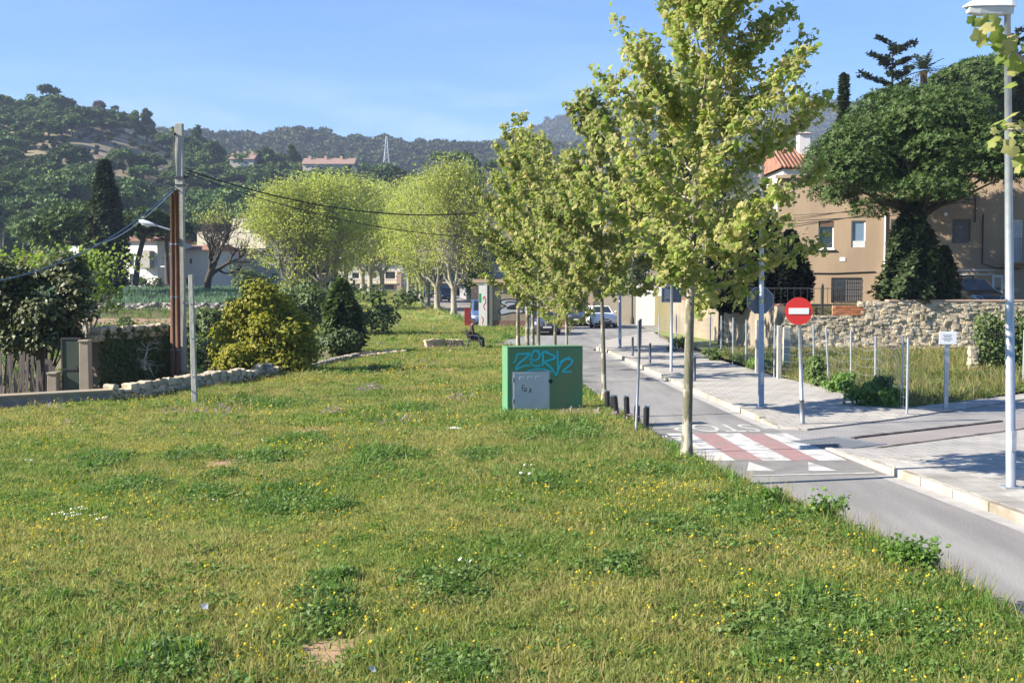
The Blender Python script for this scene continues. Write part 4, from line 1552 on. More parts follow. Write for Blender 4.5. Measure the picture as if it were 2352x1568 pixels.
# ================================================================== walls, houses
def openings_wall(mb, x0, x1, z0, z1, ops, depth=.18, y=0.0, m=0):
    """a wall in the local x-z plane facing -y, with recessed openings"""
    xs_ = sorted({x0, x1} | {o[0] for o in ops} | {o[1] for o in ops})
    zs_ = sorted({z0, z1} | {o[2] for o in ops} | {o[3] for o in ops})
    for i in range(len(xs_) - 1):
        for j in range(len(zs_) - 1):
            a, b, c, d = xs_[i], xs_[i + 1], zs_[j], zs_[j + 1]
            if any(o[0] <= a + 1e-6 and o[1] >= b - 1e-6 and o[2] <= c + 1e-6 and o[3] >= d - 1e-6 for o in ops):
                continue
            mb.add([(a, y, c), (b, y, c), (b, y, d), (a, y, d)], [(0, 1, 2, 3)], m)
    for o in ops:
        a, b, c, d = o[:4]
        v = [(a, y, c), (b, y, c), (b, y, d), (a, y, d), (a, y + depth, c), (b, y + depth, c), (b, y + depth, d), (a, y + depth, d)]
        mb.add(v, [(0, 4, 5, 1), (1, 5, 6, 2), (2, 6, 7, 3), (3, 7, 4, 0)], m)


def house_block(mb, x0, x1, z0, z1, dep, ops, m=0):
    openings_wall(mb, x0, x1, z0, z1, ops, m=m)
    v = [(x0, 0, z0), (x1, 0, z0), (x1, dep, z0), (x0, dep, z0), (x0, 0, z1), (x1, 0, z1), (x1, dep, z1), (x0, dep, z1)]
    mb.add(v, [(1, 2, 6, 5), (2, 3, 7, 6), (3, 0, 4, 7), (4, 5, 6, 7)], m)


def frame_ring(mb, a, b, c, d, y, w=.06, t=.05):
    mb.box(((a + b) / 2, y, c + w / 2), (b - a, t, w)).box(((a + b) / 2, y, d - w / 2), (b - a, t, w))
    mb.box((a + w / 2, y, (c + d) / 2), (w, t, d - c - 2 * w)).box((b - w / 2, y, (c + d) / 2), (w, t, d - c - 2 * w))


def window(par, op, frame='white_sign', glass_='dark_glass', bars=0, mull=False, name='window', w=.06, y=.1, label=None, pane_h=None):
    a, b, c, d = op[:4]
    mb = MB()
    frame_ring(mb, a + .004, b - .004, c + .004, d - .004, y, w)
    if mull:
        mb.box(((a + b) / 2, y, (c + d) / 2), (.05, .05, d - c - 2 * w))
    f = obj(name, mb, M[frame], par, label=label)
    obj('pane', MB().box(((a + b) / 2, y + .01, (c + d) / 2), (b - a - 2 * w, .012, d - c - 2 * w)), M[glass_], f)
    if bars:
        k = MB()
        for i in range(bars):
            x = a + (i + .5) * (b - a) / bars
            k.box((x, -.03, (c + d) / 2), (.018, .018, d - c))
        for q in (.12, .38, .64, .9):
            k.box(((a + b) / 2, -.03, c + q * (d - c)), (b - a, .014, .02))
        obj('bars', k, M['iron'], f)
    return f


M['stucco_tan'] = pmat('tan_stucco', (.37, .275, .185), (.32, .24, .165), 1.1, .92, .15, c3=(.29, .215, .15), s3=.7, stretch=(1, 1, .3), bscale=40)
M['stucco_white'] = pmat('white_stucco', (.72, .69, .64), (.62, .59, .55), .6, .9, .05, stretch=(1, 1, .4))
M['stucco_pink'] = pmat('pink_stucco', (.52, .36, .27), (.45, .31, .23), .8, .9, .05)
M['stucco_cream'] = pmat('cream_stucco', (.62, .52, .38), (.54, .45, .32), .7, .9, .08)
M['stucco_beige'] = pmat('beige_cladding', (.50, .45, .35), (.44, .39, .30), .4, .85, 0)
M['stucco_grey'] = pmat('grey_stucco', (.36, .34, .31), (.30, .285, .26), .5, .9, 0)
M['roof_tile'] = pmat('clay_roof', (.29, .14, .09), (.22, .105, .07), 3, .85, .2, c3=(.33, .19, .13), s3=.8, island=.2)
M['render_old'] = pmat('old_render', (.30, .25, .185), (.20, .17, .135), .9, .95, .3, c3=(.36, .28, .17), s3=.45)
M['brick_orange'] = pmat('orange_brick', (.50, .19, .09), (.40, .15, .07), 3, .9, .2, island=.15)
M['stone'] = pmat('field_stone', (.55, .45, .31), (.42, .345, .24), 5, .92, .35, c3=(.48, .42, .33), s3=2.0, island=.3)
M['stone_grey'] = pmat('grey_rubble', (.33, .30, .26), (.22, .20, .175), 6, .92, .35, island=.25)
M['roof_pale'] = pmat('weathered_clay_roof', (.29, .19, .15), (.24, .155, .125), 2, .9, .1)
M['mortar'] = pmat('lime_mortar', (.40, .32, .21), (.31, .245, .165), 4, .95, .4)
M['shutter_grey'] = pmat('grey_shutter', (.16, .15, .15), (.13, .125, .125), 5, .7, 0)
M['pale_blind'] = pmat('pale_blind', (.55, .55, .56), (.48, .48, .5), 4, .7, 0)
M['green_door'] = flat('green_door', (.02, .16, .06), .5)
M['blue_glass'] = glass('blue_ribbon_glass', (.05, .13, .26), .15)
M['brown_wood'] = flat('brown_shutter', (.12, .075, .05), .7)

FA, FB = Vector((13.8, 56.0, 0)), Vector((23.3, 53.5, 0))
fd = (FB - FA).normalized()
fn = Vector((fd.y, -fd.x, 0))


def fac(px, py):
    r = ray(px, py)
    c = Vector((0, 0, CAMH))
    p = c + r * ((FA - c).dot(fn) / r.dot(fn))
    return (p - FA).dot(fd), p.z - TZ


def fop(x0, x1, y0, y1):
    xm = (x0 + x1) / 2
    a, b = fac(x0, y0)[0], fac(x1, y0)[0]
    return (a, b, fac(xm, y1)[1], fac(xm, y0)[1])


hs = thing('tan_house', (FA.x, FA.y, TZ), 'two-storey tan stucco house behind the stone wall, umbrella pine before it', 'house', rz=atan2(fd.y, fd.x))
w1, w2, w3, w4 = fop(1880.3, 1915.6, 508.4, 571.7), fop(1955.8, 1988.6, 506.7, 568), fop(2046, 2064, 503.5, 562), fop(2188, 2230, 503, 558)
w5, w6, w7, dr = fop(1846, 1866.5, 637, 686), fop(1909.5, 1980, 637.6, 699), fop(2206, 2236, 630, 690), fop(2279, 2306, 631, 692)
bd = fop(2321, 2350, 505, 600)
top = fac(1850, 408)[1]
mb = MB()
w6 = (w6[0], w6[1], max(w6[2], .05), w6[3])
w7 = (w7[0], w7[1], max(w7[2], .05), w7[3])
dr = (dr[0], dr[1], .03, dr[3])
house_block(mb, -1.2, 17, -.1, top, 8.5, [w1, w2, w3, w4, w5, w6, w7, dr, bd])
obj('wall', mb, M['stucco_tan'], hs)
obj('cornice', MB().box((7.9, -.06, top + .07), (18.4, .16, .16)).box((7.9, 4.2, top + .05), (18.2, 8.3, .1)), M['stucco_tan'], hs)
f = window(hs, w1)
obj('blind', MB().box(((w1[0] + w1[1]) / 2, .06, w1[3] - .13), (w1[1] - w1[0] - .02, .05, .26)), M['brown_wood'], f)
obj('sill', MB().box(((w1[0] + w1[1]) / 2, -.03, w1[2] - .03), (w1[1] - w1[0] + .1, .16, .05)), M['white_sign'], f)
f = window(hs, w2, glass_='sky_glass')
obj('sill_panel', MB().box(((w2[0] + w2[1]) / 2, .07, w2[2] + .15), (w2[1] - w2[0] - .03, .06, .3)), M['pale_blind'], f)
window(hs, w3, glass_='pale_blind')
window(hs, w4, frame='shutter_grey', glass_='shutter_grey')
window(hs, w5, bars=5)
window(hs, w6, frame='shutter_grey', bars=14, mull=True, label='wide barred window with one dark and one grey pane')
obj('pane', MB().box(((w6[0] * .25 + w6[1] * .75), .09, (w6[2] + w6[3]) / 2), ((w6[1] - w6[0]) * .42, .012, (w6[3] - w6[2]) * .86)), M['shutter_grey'], hs)
window(hs, w7, frame='rust', bars=7, label='window behind rusty bars')
f = window(hs, dr, frame='white_sign', name='door', w=.1, label='dark door in a white surround')
f = window(hs, bd, frame='white_sign', glass_='pale_blind', name='balcony_door')
mb = MB()
x0, x1, zb = bd[0] - .35, bd[1] + .35, bd[2]
mb.box(((x0 + x1) / 2, -.45, zb - .06), (x1 - x0, .9, .12))
obj('balcony_slab', mb, M['stucco_tan'], hs)
mb = MB()
for i in range(17):
    mb.box((x0 + .03 + i * (x1 - x0 - .06) / 16, -.86, zb + .5), (.018, .018, 1.0))
mb.box(((x0 + x1) / 2, -.86, zb + 1.0), (x1 - x0, .03, .03)).box((x0 + .02, -.44, zb + 1.0), (.03, .84, .03)).box((x1 - .02, -.44, zb + 1.0), (.03, .84, .03))
obj('balcony_railing', mb, M['galv_dark'], hs)
for i, (a, b_) in enumerate((((1823, 627), (2010, 624)),)):
    (ua, za), (ub, zb_) = fac(*a), fac(*b_)
    obj('wall_cable', MB().tube([(ua, -.03, za), ((ua + ub) / 2, -.03, (za + zb_) / 2 - .05), (ub, -.03, zb_)], .03, 5), M['cable'], hs)
for y in (615, 625):
    (ua, za), (ub, zb_) = fac(2080, y + 6), fac(2285, y)
    obj('conduit', MB().tube([(ua, -.04, za), (ub, -.04, za)], .022, 6), M['white_sign'], hs)
(ua, za), (ub, zb_) = fac(2034, 486), fac(2034, 556)
obj('drainpipe', MB().tube([(ua, -.06, za), (ua, -.06, zb_ - 1.6)], .045, 7), M['white_sign'], hs)
(ua, za), (ub, zb_) = fac(2258, 492), fac(2258, 605)
obj('drainpipe', MB().tube([(ua, -.06, za), (ua, -.06, zb_), (ua + .5, -.06, zb_ - .2), (ua + 1.6, -.06, zb_ - .25)], .035, 7), M['iron'], hs, label='dark service pipe bending at the floor line')
v = fop(1929, 1942, 591, 600)
mb = MB().box(((v[0] + v[1]) / 2, -.012, (v[2] + v[3]) / 2), (v[1] - v[0], .02, v[3] - v[2]))
for i in range(3):
    mb.box((v[0] + (i + .5) * (v[1] - v[0]) / 3, -.026, (v[2] + v[3]) / 2), (.03, .008, (v[3] - v[2]) * .8))
obj('vent_plate', mb, M['white_sign'], hs)
ub, zb_ = fac(2240, 470)
mb = MB().tube([(ub, -.08, zb_ - .8), (ub, -.08, zb_ + .5)], .035, 6)
for q in (.05, .22, .4):
    mb.tube([(ub, -.08, zb_ + q), (ub - .5, -.22, zb_ + q + .03)], .015, 5).box((ub - .5, -.22, zb_ + q + .06), (.06, .06, .08))
obj('cable_bracket', mb, M['iron'], hs)
for q in (.1, .3, .45):
    (ua, za) = fac(1800, 492 + q * 40)
    obj('wall_cable', MB().tube([(ua, -.2, za), ((ua + ub) / 2, -.2, (za + zb_) / 2 + q - .12), (ub - .5, -.22, zb_ + q)], .012, 4), M['cable'], hs)
ua, za = fac(2172, 492)
obj('wall_light', MB().disc((ua, -.1, za), .08, 12, 'y', .14), M['white_sign'], hs)

# white house with clay roof and chimney behind it
Y = 76
px = lambda x: (x - CX) / FPX * Y
pz = lambda y: CAMH + (645 - y) / FPX * Y
wh = thing('white_house', (px(1795), Y, TZ), 'white house with clay-tiled roof and chimney peeping over the tan house', 'house')
W = px(1990) - px(1795)
H1, H2 = pz(390) - TZ, pz(332) - TZ
mb = MB()
house_block(mb, 0, W, -1, H1, 6, [(1.2, 2.0, H1 - 1.7, H1 - .6)])
obj('wall', mb, M['stucco_white'], wh)
window(wh, (1.2, 2.0, H1 - 1.7, H1 - .6))
rf = obj('roof', MB().add([(-.3, -.4, H1 + .02), (W + .3, -.4, H1 + .02), (W + .3, 3.2, H2), (-.3, 3.2, H2), (-.3, 6.4, H1 + .02), (W + .3, 6.4, H1 + .02)], [(0, 1, 2, 3), (3, 2, 5, 4), (0, 3, 4), (1, 5, 2)]), M['roof_tile'], wh)
tm = MB()
n_t = 22
for i in range(n_t):
    x = -.2 + i * (W + .4) / n_t
    tm.tube([(x, -.42, H1 + .06), (x, 3.2, H2 + .05)], .075, 6)
obj('tile_row', tm, M['roof_tile'], rf, kind='stuff')
cx_, cz_ = px(1861) - px(1795), pz(312) - TZ
ch = obj('chimney', MB().box((cx_, 2.4, cz_ - .7), (.72, .72, 1.9)), M['stucco_white'], wh)
obj('chimney_cap', MB().box((cx_, 2.4, pz(306) - TZ), (.66, .66, .36)), M['brick_orange'], ch)
obj('chimney_roof', MB().add([(cx_ - .48, 1.92, pz(301) - TZ), (cx_ + .48, 1.92, pz(301) - TZ), (cx_ + .48, 2.88, pz(301) - TZ), (cx_ - .48, 2.88, pz(301) - TZ), (cx_, 2.4, pz(294) - TZ)], [(0, 1, 4), (1, 2, 4), (2, 3, 4), (3, 0, 4), (3, 2, 1, 0)]), M['concrete_post'], ch)


# ------------------------------------------------------------------ stone wall behind the lot
def stone_mesh(s):
    bm = bmesh.new()
    bmesh.ops.create_cube(bm, size=1)
    bmesh.ops.subdivide_edges(bm, edges=bm.edges[:], cuts=1, use_grid_fill=True)
    r = random.Random(s)
    for v in bm.verts:
        n = v.co.normalized() * .62
        v.co = v.co.lerp(n, .24) + Vector((r.uniform(-.11, .11), r.uniform(-.09, .09), r.uniform(-.11, .11)))
    me = bpy.data.meshes.new('stone')
    bm.to_mesh(me)
    bm.free()
    for p in me.polygons:
        p.use_smooth = False
    return me


STONES = [stone_mesh(s) for s in range(7)]


def stone_arr(me):
    V = np.array([v.co[:] for v in me.vertices])
    F = [tuple(p.vertices) for p in me.polygons]
    return V, F


def lay_stones(parent, a, b, z0, ztop, rng, sx=.30, sz=.2, thick=.2, limit=300, mat='stone', cores=True, off=0.0):
    """courses of uneven stones on the face of a wall from a to b (2-D points), face to the right of a->b"""
    a, b = Vector(a), Vector(b)
    d = (b - a)
    Lw = d.length
    d = d / Lw
    n = Vector((d.y, -d.x))
    cells = []
    z = z0
    while z < ztop(0) + .4:
        h = sz * rng.uniform(.6, 1.45)
        x = rng.uniform(-.1, .1)
        while x < Lw:
            w = sx * rng.uniform(.45, 1.7)
            hh = h * rng.uniform(.65, 1.25)
            if z + hh * .6 < ztop(x / Lw) and x + w < Lw + .1:
                cells.append((x + w / 2, z + h / 2, w, hh))
            x += w * .97
        z += h * .95
    cells.sort(key=lambda c: -c[2] * c[3])
    rest = MB()
    arrs = [stone_arr(m_) for m_ in STONES]
    for i, (x, zz, w, h) in enumerate(cells):
        p = a + d * x + n * (off + rng.uniform(-.02, .05))
        k = rng.integers(0, 7)
        if i < limit:
            o = obj('stone', STONES[k], M[mat], parent)
            o.location = (p.x, p.y, zz)
            o.rotation_euler = (rng.uniform(-.12, .12), rng.uniform(-.16, .16), atan2(d.y, d.x) + rng.uniform(-.1, .1) + (pi if rng.random() < .5 else 0))
            o.scale = (w * 1.04, thick * rng.uniform(.8, 1.3), h * 1.06)
        else:
            V, F = arrs[k]
            th = atan2(d.y, d.x)
            V = V * np.array([w * 1.04, thick, h * 1.06])
            V = V @ np.array([[cos(th), sin(th), 0], [-sin(th), cos(th), 0], [0, 0, 1]]) + np.array([p.x, p.y, zz])
            rest.add(V, F)
    if rest.n:
        obj('small_stone', rest, M[mat], parent, kind='stuff')


rng = np.random.default_rng(80)
sw = thing('retaining_wall', (0, 0, 0), 'high rubble stone retaining wall below the tan house', 'wall')
WY = 47.0


def wx(px_):
    return (px_ - CX) / FPX * WY


ztop_c = CAMH - (692 - 645) / FPX * WY
ztop_b = CAMH - (725 - 645) / FPX * WY
obj('core', MB().box(((wx(1976) + 27) / 2, WY + .22, (ztop_c - .3) / 2 + .02), (27 - wx(1976), .4, ztop_c + .26)).box(((wx(1800) + wx(1976)) / 2 - .002, WY + .2, (ztop_b - .3) / 2), (wx(1976) - wx(1800) - .004, .36, ztop_b + .26)), M['mortar'], sw)
lay_stones(sw, (wx(1976), WY + .02), (wx(2420), WY + .02), .12, lambda t_: ztop_c, rng, .175, .125, .14, limit=250, off=-.05)
lay_stones(sw, (wx(1800), WY), (wx(1976), WY), .12, lambda t_: ztop_b, rng, .175, .125, .14, limit=50, off=-.05)
obj('coping', MB().box(((wx(2040) + 27) / 2, WY + .2, ztop_c + .035), (27 - wx(2040), .5, .06)), M['stucco_pink'], sw)
obj('drain_hole', MB().box((wx(2115), WY - .1, 1.72), (.10, .06, .22)).box((wx(2115) + .12, WY - .08, 1.7), (.16, .06, .26)), M['mortar'], sw)
bw = thing('brick_infill', (wx(1911), WY - .02, ztop_b + .02), 'short orange brick infill wall under the wide barred window', 'wall')
bme2 = MB().box((0, 0, 0), (.235, .11, .085)).mesh('brick')
for j in range(4):
    for i in range(5):
        obj('brick', bme2, M['brick_orange'], bw, loc=(.13 + i * .247 + (.1 if j % 2 else 0), .05 + random.uniform(-.006, .006), .05 + j * .097))
obj('mortar_core', MB().box((.68, .08, .2), (1.3, .09, .38)), M['mortar'], bw)
ow = thing('rendered_wall', (0, 0, 0), 'old rendered garden wall with clay coping left of the stone wall', 'wall')
a_, b_ = Vector((10.7, 47.2)), Vector((8.95, 66))
dd = (b_ - a_).normalized()
obj('wall', MB().box(((a_.x + b_.x) / 2 + .1, (a_.y + b_.y) / 2, 1.0), (.3, (b_ - a_).length, 2.3), rz=atan2(dd.y, dd.x) - pi / 2), M['render_old'], ow)
tl = MB().add(np.array([(0, -.12, 0), (0, .12, 0), (.36, .1, .0), (.36, -.1, 0), (0, 0, .1), (.36, 0, .08)]), [(0, 4, 5, 3), (4, 1, 2, 5), (0, 1, 4), (3, 5, 2), (0, 3, 2, 1)]).mesh('coping_tile')
k = 0
while k * .35 < (b_ - a_).length:
    p = a_ + dd * (k * .35)
    o = obj('coping_tile', tl, M['roof_tile'], ow, loc=(p.x + .1, p.y, 2.152))
    o.rotation_euler.z = atan2(dd.y, dd.x)
    o.scale = (1, 1.6, 1)
    k += 1

# ------------------------------------------------------------------ mesh fence round the lot
fe = thing('mesh_fence', (0, 0, 0), 'sagging wire mesh fence on thin galvanised posts round the vacant lot', 'fence')
POSTS = [(1904.6, 883, 751), (1955, 895, 758), (2010.5, 910, 771), (2071, 932, 771), (2083, 948, 776), (1870, 872, 743), (1778, 869, 745), (1713, 845, 734), (1683, 833, 729), (1656, 828, 725), (1631, 825, 721), (1591, 806, 716), (1553, 795, 720), (1513, 782, 723)]
fp_ = []
for i, (x, yb, yt) in enumerate(POSTS):
    p = gp(x, yb, .08)
    q = CAMH - (yt - 645) / FPX * p.y
    lean = [.12, .03, .02, 0, 0, .05, 0, 0, 0, 0, 0, 0, 0, 0][i]
    obj('post', MB().tube([(p.x, p.y, -.1), (p.x - lean, p.y, q)], .027, 7), M['galv'], fe)
    if i not in (3,):
        fp_.append((p.x, p.y, q))
fp_.sort(key=lambda q: q[1])
wm = MB()
for i in range(len(fp_) - 1):
    a, b = fp_[i], fp_[i + 1]
    for u in (.06, .2, .35, .5, .65, .8, .94):
        s_ = [np.array([a[0] + (b[0] - a[0]) * t_, a[1] + (b[1] - a[1]) * t_, .1 + (min(a[2], 1.9) - .15) * u * (1 - t_) + (min(b[2], 1.9) - .15) * u * t_ - .10 * sin(pi * t_) * (.4 + u)]) for t_ in (0, .25, .5, .75, 1)]
        wm.tube(s_, .0035, 3, caps=False)
    nn = int(max(3, np.hypot(b[0] - a[0], b[1] - a[1]) / .28))
    for j in range(nn):
        t_ = (j + .5) / nn
        x, y = a[0] + (b[0] - a[0]) * t_, a[1] + (b[1] - a[1]) * t_
        zt = a[2] * (1 - t_) + b[2] * t_
        wm.tube([(x, y, .1), (x, y, min(zt, 1.9) - .1 - .1 * sin(pi * t_))], .003, 3, caps=False)
obj('wire_mesh', wm, M['galv'], fe, kind='stuff')
a, b = gp(2350, 888, .12), gp(2440, 870, .12)
for p in (a, b):
    obj('post', MB().tube([(p.x, p.y, 0), (p.x, p.y, 1.75)], .027, 7), M['galv'], fe)
# concrete panels standing in the fence
for x, w_, yb, yt, th, lb in ((1789, 10, 872, 746, .07, 'rough pale concrete post leaning in the fence gap with a white daub'), (1740, 11, 858, 733, .0, 'dark concrete slab behind the lamp post at the fence'), (1806, 17, 856, 750, 0, 'grey concrete slab standing right of the pale concrete post')):
    p = gp(x, yb, .08)
    h = CAMH - (yt - 645) / FPX * p.y
    ww = w_ / FPX * p.y
    t = thing('concrete_slab', (p.x, p.y, -.02), lb, 'concrete panel', 'concrete panels in the fence')
    obj('panel', MB().box((0, 0, h / 2), (ww, .12, h), rz=.1), M['concrete_post'], t, bevel=.015)
    obj('foot', MB().box((0, 0, .05), (ww * 1.3, .2, .14)), M['concrete_post'], t)

# small notice on a post in the lot
p = gp(2172, 934, .1)
t = thing('notice_sign', p, 'small white notice board on a grey post in the dry lot', 'sign')
H = CAMH - (789 - 645) / FPX * p.y - p.z
obj('post', MB().box((0, 0, H / 2 - .1), (.10, .07, H + .2)), M['galv'], t)
s_ = 40 / FPX * p.y
bo = obj('board', MB().box((0, -.06, H + .14), (s_, .03, .31)), M['lamp_white'], t, bevel=.006)
mb = MB()
for i, (z, w_) in enumerate(((.07, .5), (.03, .42), (-.02, .55), (-.06, .36))):
    mb.box((-.02, -.077, H + .14 + z), (s_ * w_, .004, .012))
obj('printing', mb, M['sign_back'], bo)

# ------------------------------------------------------------------ lamp posts
def lamp_post(loc, h, label, lean=0.0, head=True, rz=0.0):
    t = thing('lamp_post', loc, label, 'lamp post', 'galvanised lamp posts on the pavement', rz=rz)
    p = obj('pole', MB().tube([(0, 0, 0), (lean * .5, 0, h * .5), (lean, 0, h)], [.073, .06, .045], 14), M['galv'], t, smooth_=True)
    obj('base_plate', MB().box((0, 0, .012), (.26, .26, .024)), M['galv'], p)
    obj('access_door', MB().box((0, -.071, .7), (.07, .012, .3)), M['galv'], p)
    hd = MB()
    pr = [(.10, .02), (.08, .12), (.02, .155), (-.38, .15), (-.52, .10), (-.64, .02)]
    for i, (x, z) in enumerate(pr):
        pass
    ring = []
    secs = [(.10, .05, .0, .03), (.09, .10, .0, .10), (.02, .115, .0, .145), (-.2, .125, .0, .145), (-.40, .12, .0, .13), (-.55, .10, .0, .075), (-.635, .05, .0, .02)]
    V, F = [], []
    for x, w_, z0, z1 in secs:
        V += [(x, -w_, z0), (x, -w_ * .8, z1 * .75), (x, -w_ * .35, z1), (x, w_ * .35, z1), (x, w_ * .8, z1 * .75), (x, w_, z0)]
    for i in range(len(secs) - 1):
        for j in range(6):
            j2 = (j + 1) % 6
            F.append((i * 6 + j, i * 6 + j2, (i + 1) * 6 + j2, (i + 1) * 6 + j))
    F += [tuple(range(5, -1, -1)), tuple(range(36, 42))]
    V = np.array(V) + np.array([lean, 0, h + .10])
    head_ = obj('lamp_head', MB().add(V, F), M['lamp_white'], t, smooth_=False, bevel=.008)
    V, F = [], []
    for x, w_, z1 in ((.07, .085, .10), (-.1, .105, .115), (-.42, .10, .11), (-.58, .07, .085)):
        V += [(x, -w_, 0), (x, -w_ * .75, -z1), (x, w_ * .75, -z1), (x, w_, 0)]
    for i in range(3):
        for j in range(4):
            F.append((i * 4 + j, i * 4 + (j + 1) % 4, (i + 1) * 4 + (j + 1) % 4, (i + 1) * 4 + j))
    F += [(3, 2, 1, 0), (12, 13, 14, 15)]
    obj('glass_bowl', MB().add(np.array(V) + np.array([lean, 0, h + .099]), F), M['lamp_glass'], head_, bevel=.015)
    return t


p = gp(2322, 1120, .13)
hgt = 6.85
LP1 = lamp_post(p, hgt, 'tall galvanised lamp post with white lamp head, nearest at the right edge', lean=-.2)
p2 = gp(1748, 935, .125)
LP2 = lamp_post(p2, 6.9, 'lamp post on the pavement carrying the back of an octagonal sign', lean=-.05)
p3 = gp(1424, 802, .05)
lamp_post(p3, 6.9, 'farther lamp post at the pavement corner past the two slim bollards', lean=-.03)
# octagonal sign back, fixed to that lamp post
t = thing('stop_sign', (p2.x, p2.y + .09, 0), 'octagonal sign seen from its grey back, fixed to a lamp post', 'sign')
zc = CAMH - (690 - 645) / FPX * p2.y
o8 = [(cos(R(22.5 + 45 * i)) * .335, sin(R(22.5 + 45 * i)) * .335) for i in range(8)]
mb = MB().prism(o8, 'y', 0, .012)
plate = obj('plate', MB().add(np.concatenate(mb.v) + np.array([-.03, 0, zc]), [tuple(q) for f in mb.f for q in f]), M['sign_back'], t)
rim = MB()
for i in range(8):
    a, b = o8[i], o8[(i + 1) % 8]
    rim.tube([(a[0] - .03, -.005, a[1] + zc), (b[0] - .03, -.005, b[1] + zc)], .011, 5)
obj('rim', rim, M['galv'], plate)
obj('front_face', MB().add(np.concatenate(mb.v) * np.array([.97, .3, .97]) + np.array([-.03, .013, zc]), [tuple(q) for f in mb.f for q in f]), M['red_sign'], plate)
obj('clamp', MB().box((0, -.02, zc + .12), (.17, .04, .04)).box((0, -.02, zc - .12), (.17, .04, .04)), M['galv_dark'], t)
# square sign back on its own post
p = gp(1541.5, 853, .125)
t = thing('square_sign', p, 'square traffic sign seen from its grey back, half hidden by plane leaves', 'sign')
H = CAMH - (641 - 645) / FPX * p.y - p.z
obj('post', MB().tube([(0, 0, 0), (0, 0, H)], .05, 12), M['galv'], t, smooth_=True)
zc = CAMH - (671 - 645) / FPX * p.y - p.z
pl = obj('plate', MB().box((0, .06, zc), (.66, .014, .68)), M['sign_back'], t, bevel=.004)
rim = MB()
frame_ring(rim, -.335, .335, zc - .345, zc + .345, .05, .025, .03)
obj('rim', rim, M['galv_dark'], pl)
obj('clamp', MB().box((0, .035, zc + .2), (.5, .03, .035)).box((0, .035, zc - .2), (.5, .03, .035)), M['galv_dark'], t)
# no entry sign
p = gp(1843, 972, .05)
t = thing('no_entry_sign', p, 'round red no-entry sign with white bar on a grey post by the crossing', 'sign')
zc = CAMH - (714 - 645) / FPX * p.y - p.z
lx_ = -(1843 - 1832) / FPX * p.y - .02
obj('post', MB().tube([(0, 0, 0), (lx_ * .8, 0, zc - .02)], .042, 12), M['galv'], t, smooth_=True)
obj('sleeve', MB().tube([(.0, 0, 0), (lx_ * .16, 0, .52)], .053, 12), M['galv_dark'], t, smooth_=True)
r_ = 31.5 / FPX * p.y
pl = obj('plate', MB().disc((lx_, -.055, zc), r_, 40, 'y', .02), M['red_sign'], t)
obj('white_bar', MB().box((lx_, -.07, zc), (r_ * 1.46, .012, r_ * .44)), M['white_sign'], pl)
obj('clamp', MB().box((lx_ * .9, -.02, zc + .1), (.16, .06, .03)).box((lx_ * .9, -.02, zc - .1), (.16, .06, .03)), M['galv_dark'], t)
for i in range(1):
    pass
# sign on the verge, seen edge-on
p = gp(1460, 1002, .34)
t = thing('roadside_sign', p, 'traffic sign on a thin post at the verge, seen edge-on', 'sign')
H = CAMH - (732 - 645) / FPX * p.y - p.z
lx_ = 10 / FPX * p.y
obj('post', MB().tube([(0, 0, -.1), (lx_, 0, H)], .025, 9), M['galv_dark'], t, smooth_=True)
zt, zb = CAMH - (735 - 645) / FPX * p.y - p.z, CAMH - (799 - 645) / FPX * p.y - p.z
rot = Matrix.Rotation(R(80), 3, 'Z')
pl = obj('plate', MB().box((lx_ + .045, 0.0, (zt + zb) / 2), (.6, .014, zt - zb), rot=None), M['galv'], t)
pl.rotation_euler.z = R(78)
pl.location = (.05, .0, 0)
pf = obj('front_face', MB().box((lx_ + .045, .01, (zt + zb) / 2), (.57, .006, zt - zb - .03)), M['sky_glass'], pl)

# ------------------------------------------------------------------ bollards
def bollard(x, yb, yt, z, label, kind):
    p = gp(x, yb, z)
    h = (yb - yt) / FPX * p.y
    if kind == 'slim':
        t = thing('slim_bollard', p, label, 'bollard', 'slim blue-grey bollards on the pavement')
        obj('shaft', MB().tube([(0, 0, 0), (0, 0, h - .06)], .045, 12), M['bollard'], t, smooth_=True)
        obj('cap', MB().tube([(0, 0, h - .06), (0, 0, h - .02), (0, 0, h)], [.047, .045, .02], 12), M['bollard'], t)
    else:
        h += .08
        t = thing('black_bollard', (p.x, p.y, float(mead_h(p.x, p.y)) - .04), label, 'bollard', 'squat black bollards on the verge')
        t.rotation_euler = (RNG.uniform(-.03, .03), kind, RNG.uniform(-.1, .1))
        obj('shaft', MB().tube([(0, 0, 0), (0, 0, h + .02)], [.056, .056], 14), M['black'], t)
        obj('top_notch', MB().box((0, -.03, h + .025), (.085, .03, .03)).box((-.044, -.01, h + .03), (.022, .08, .05)).box((.044, -.01, h + .03), (.022, .08, .05)), M['galv'], t)


bollard(1453, 817, 773, .12, 'slim blue-grey bollard on the pavement, farthest of three', 'slim')
bollard(1493, 834, 787, .12, 'slim blue-grey bollard on the pavement, middle of three', 'slim')
bollard(1595, 875, 817, .12, 'slim blue-grey bollard right beside the tall plane trunk, nearest of three', 'slim')
for i, (x, yb, yt, z, ln, lb) in enumerate(((1396, 946, 908, .34, -.03, 'black bollard right against the knobbly plane trunk, farthest of six'), (1409, 953, 917, .34, -.04, 'black bollard half hidden behind its leaning neighbour'), (1417, 968, 923, .34, -.10, 'black bollard leaning left, third from the plane trunk'),
                                            (1441, 978, 926, .34, -.04, 'black bollard standing alone between the leaning one and the thin sign post'), (1463, 985, 937, .3, .0, 'black bollard right behind the thin sign post'), (1483, 1000, 939, .3, .02, 'black bollard nearest the zebra crossing, last of six'))):
    bollard(x, yb, yt, z, lb, ln)

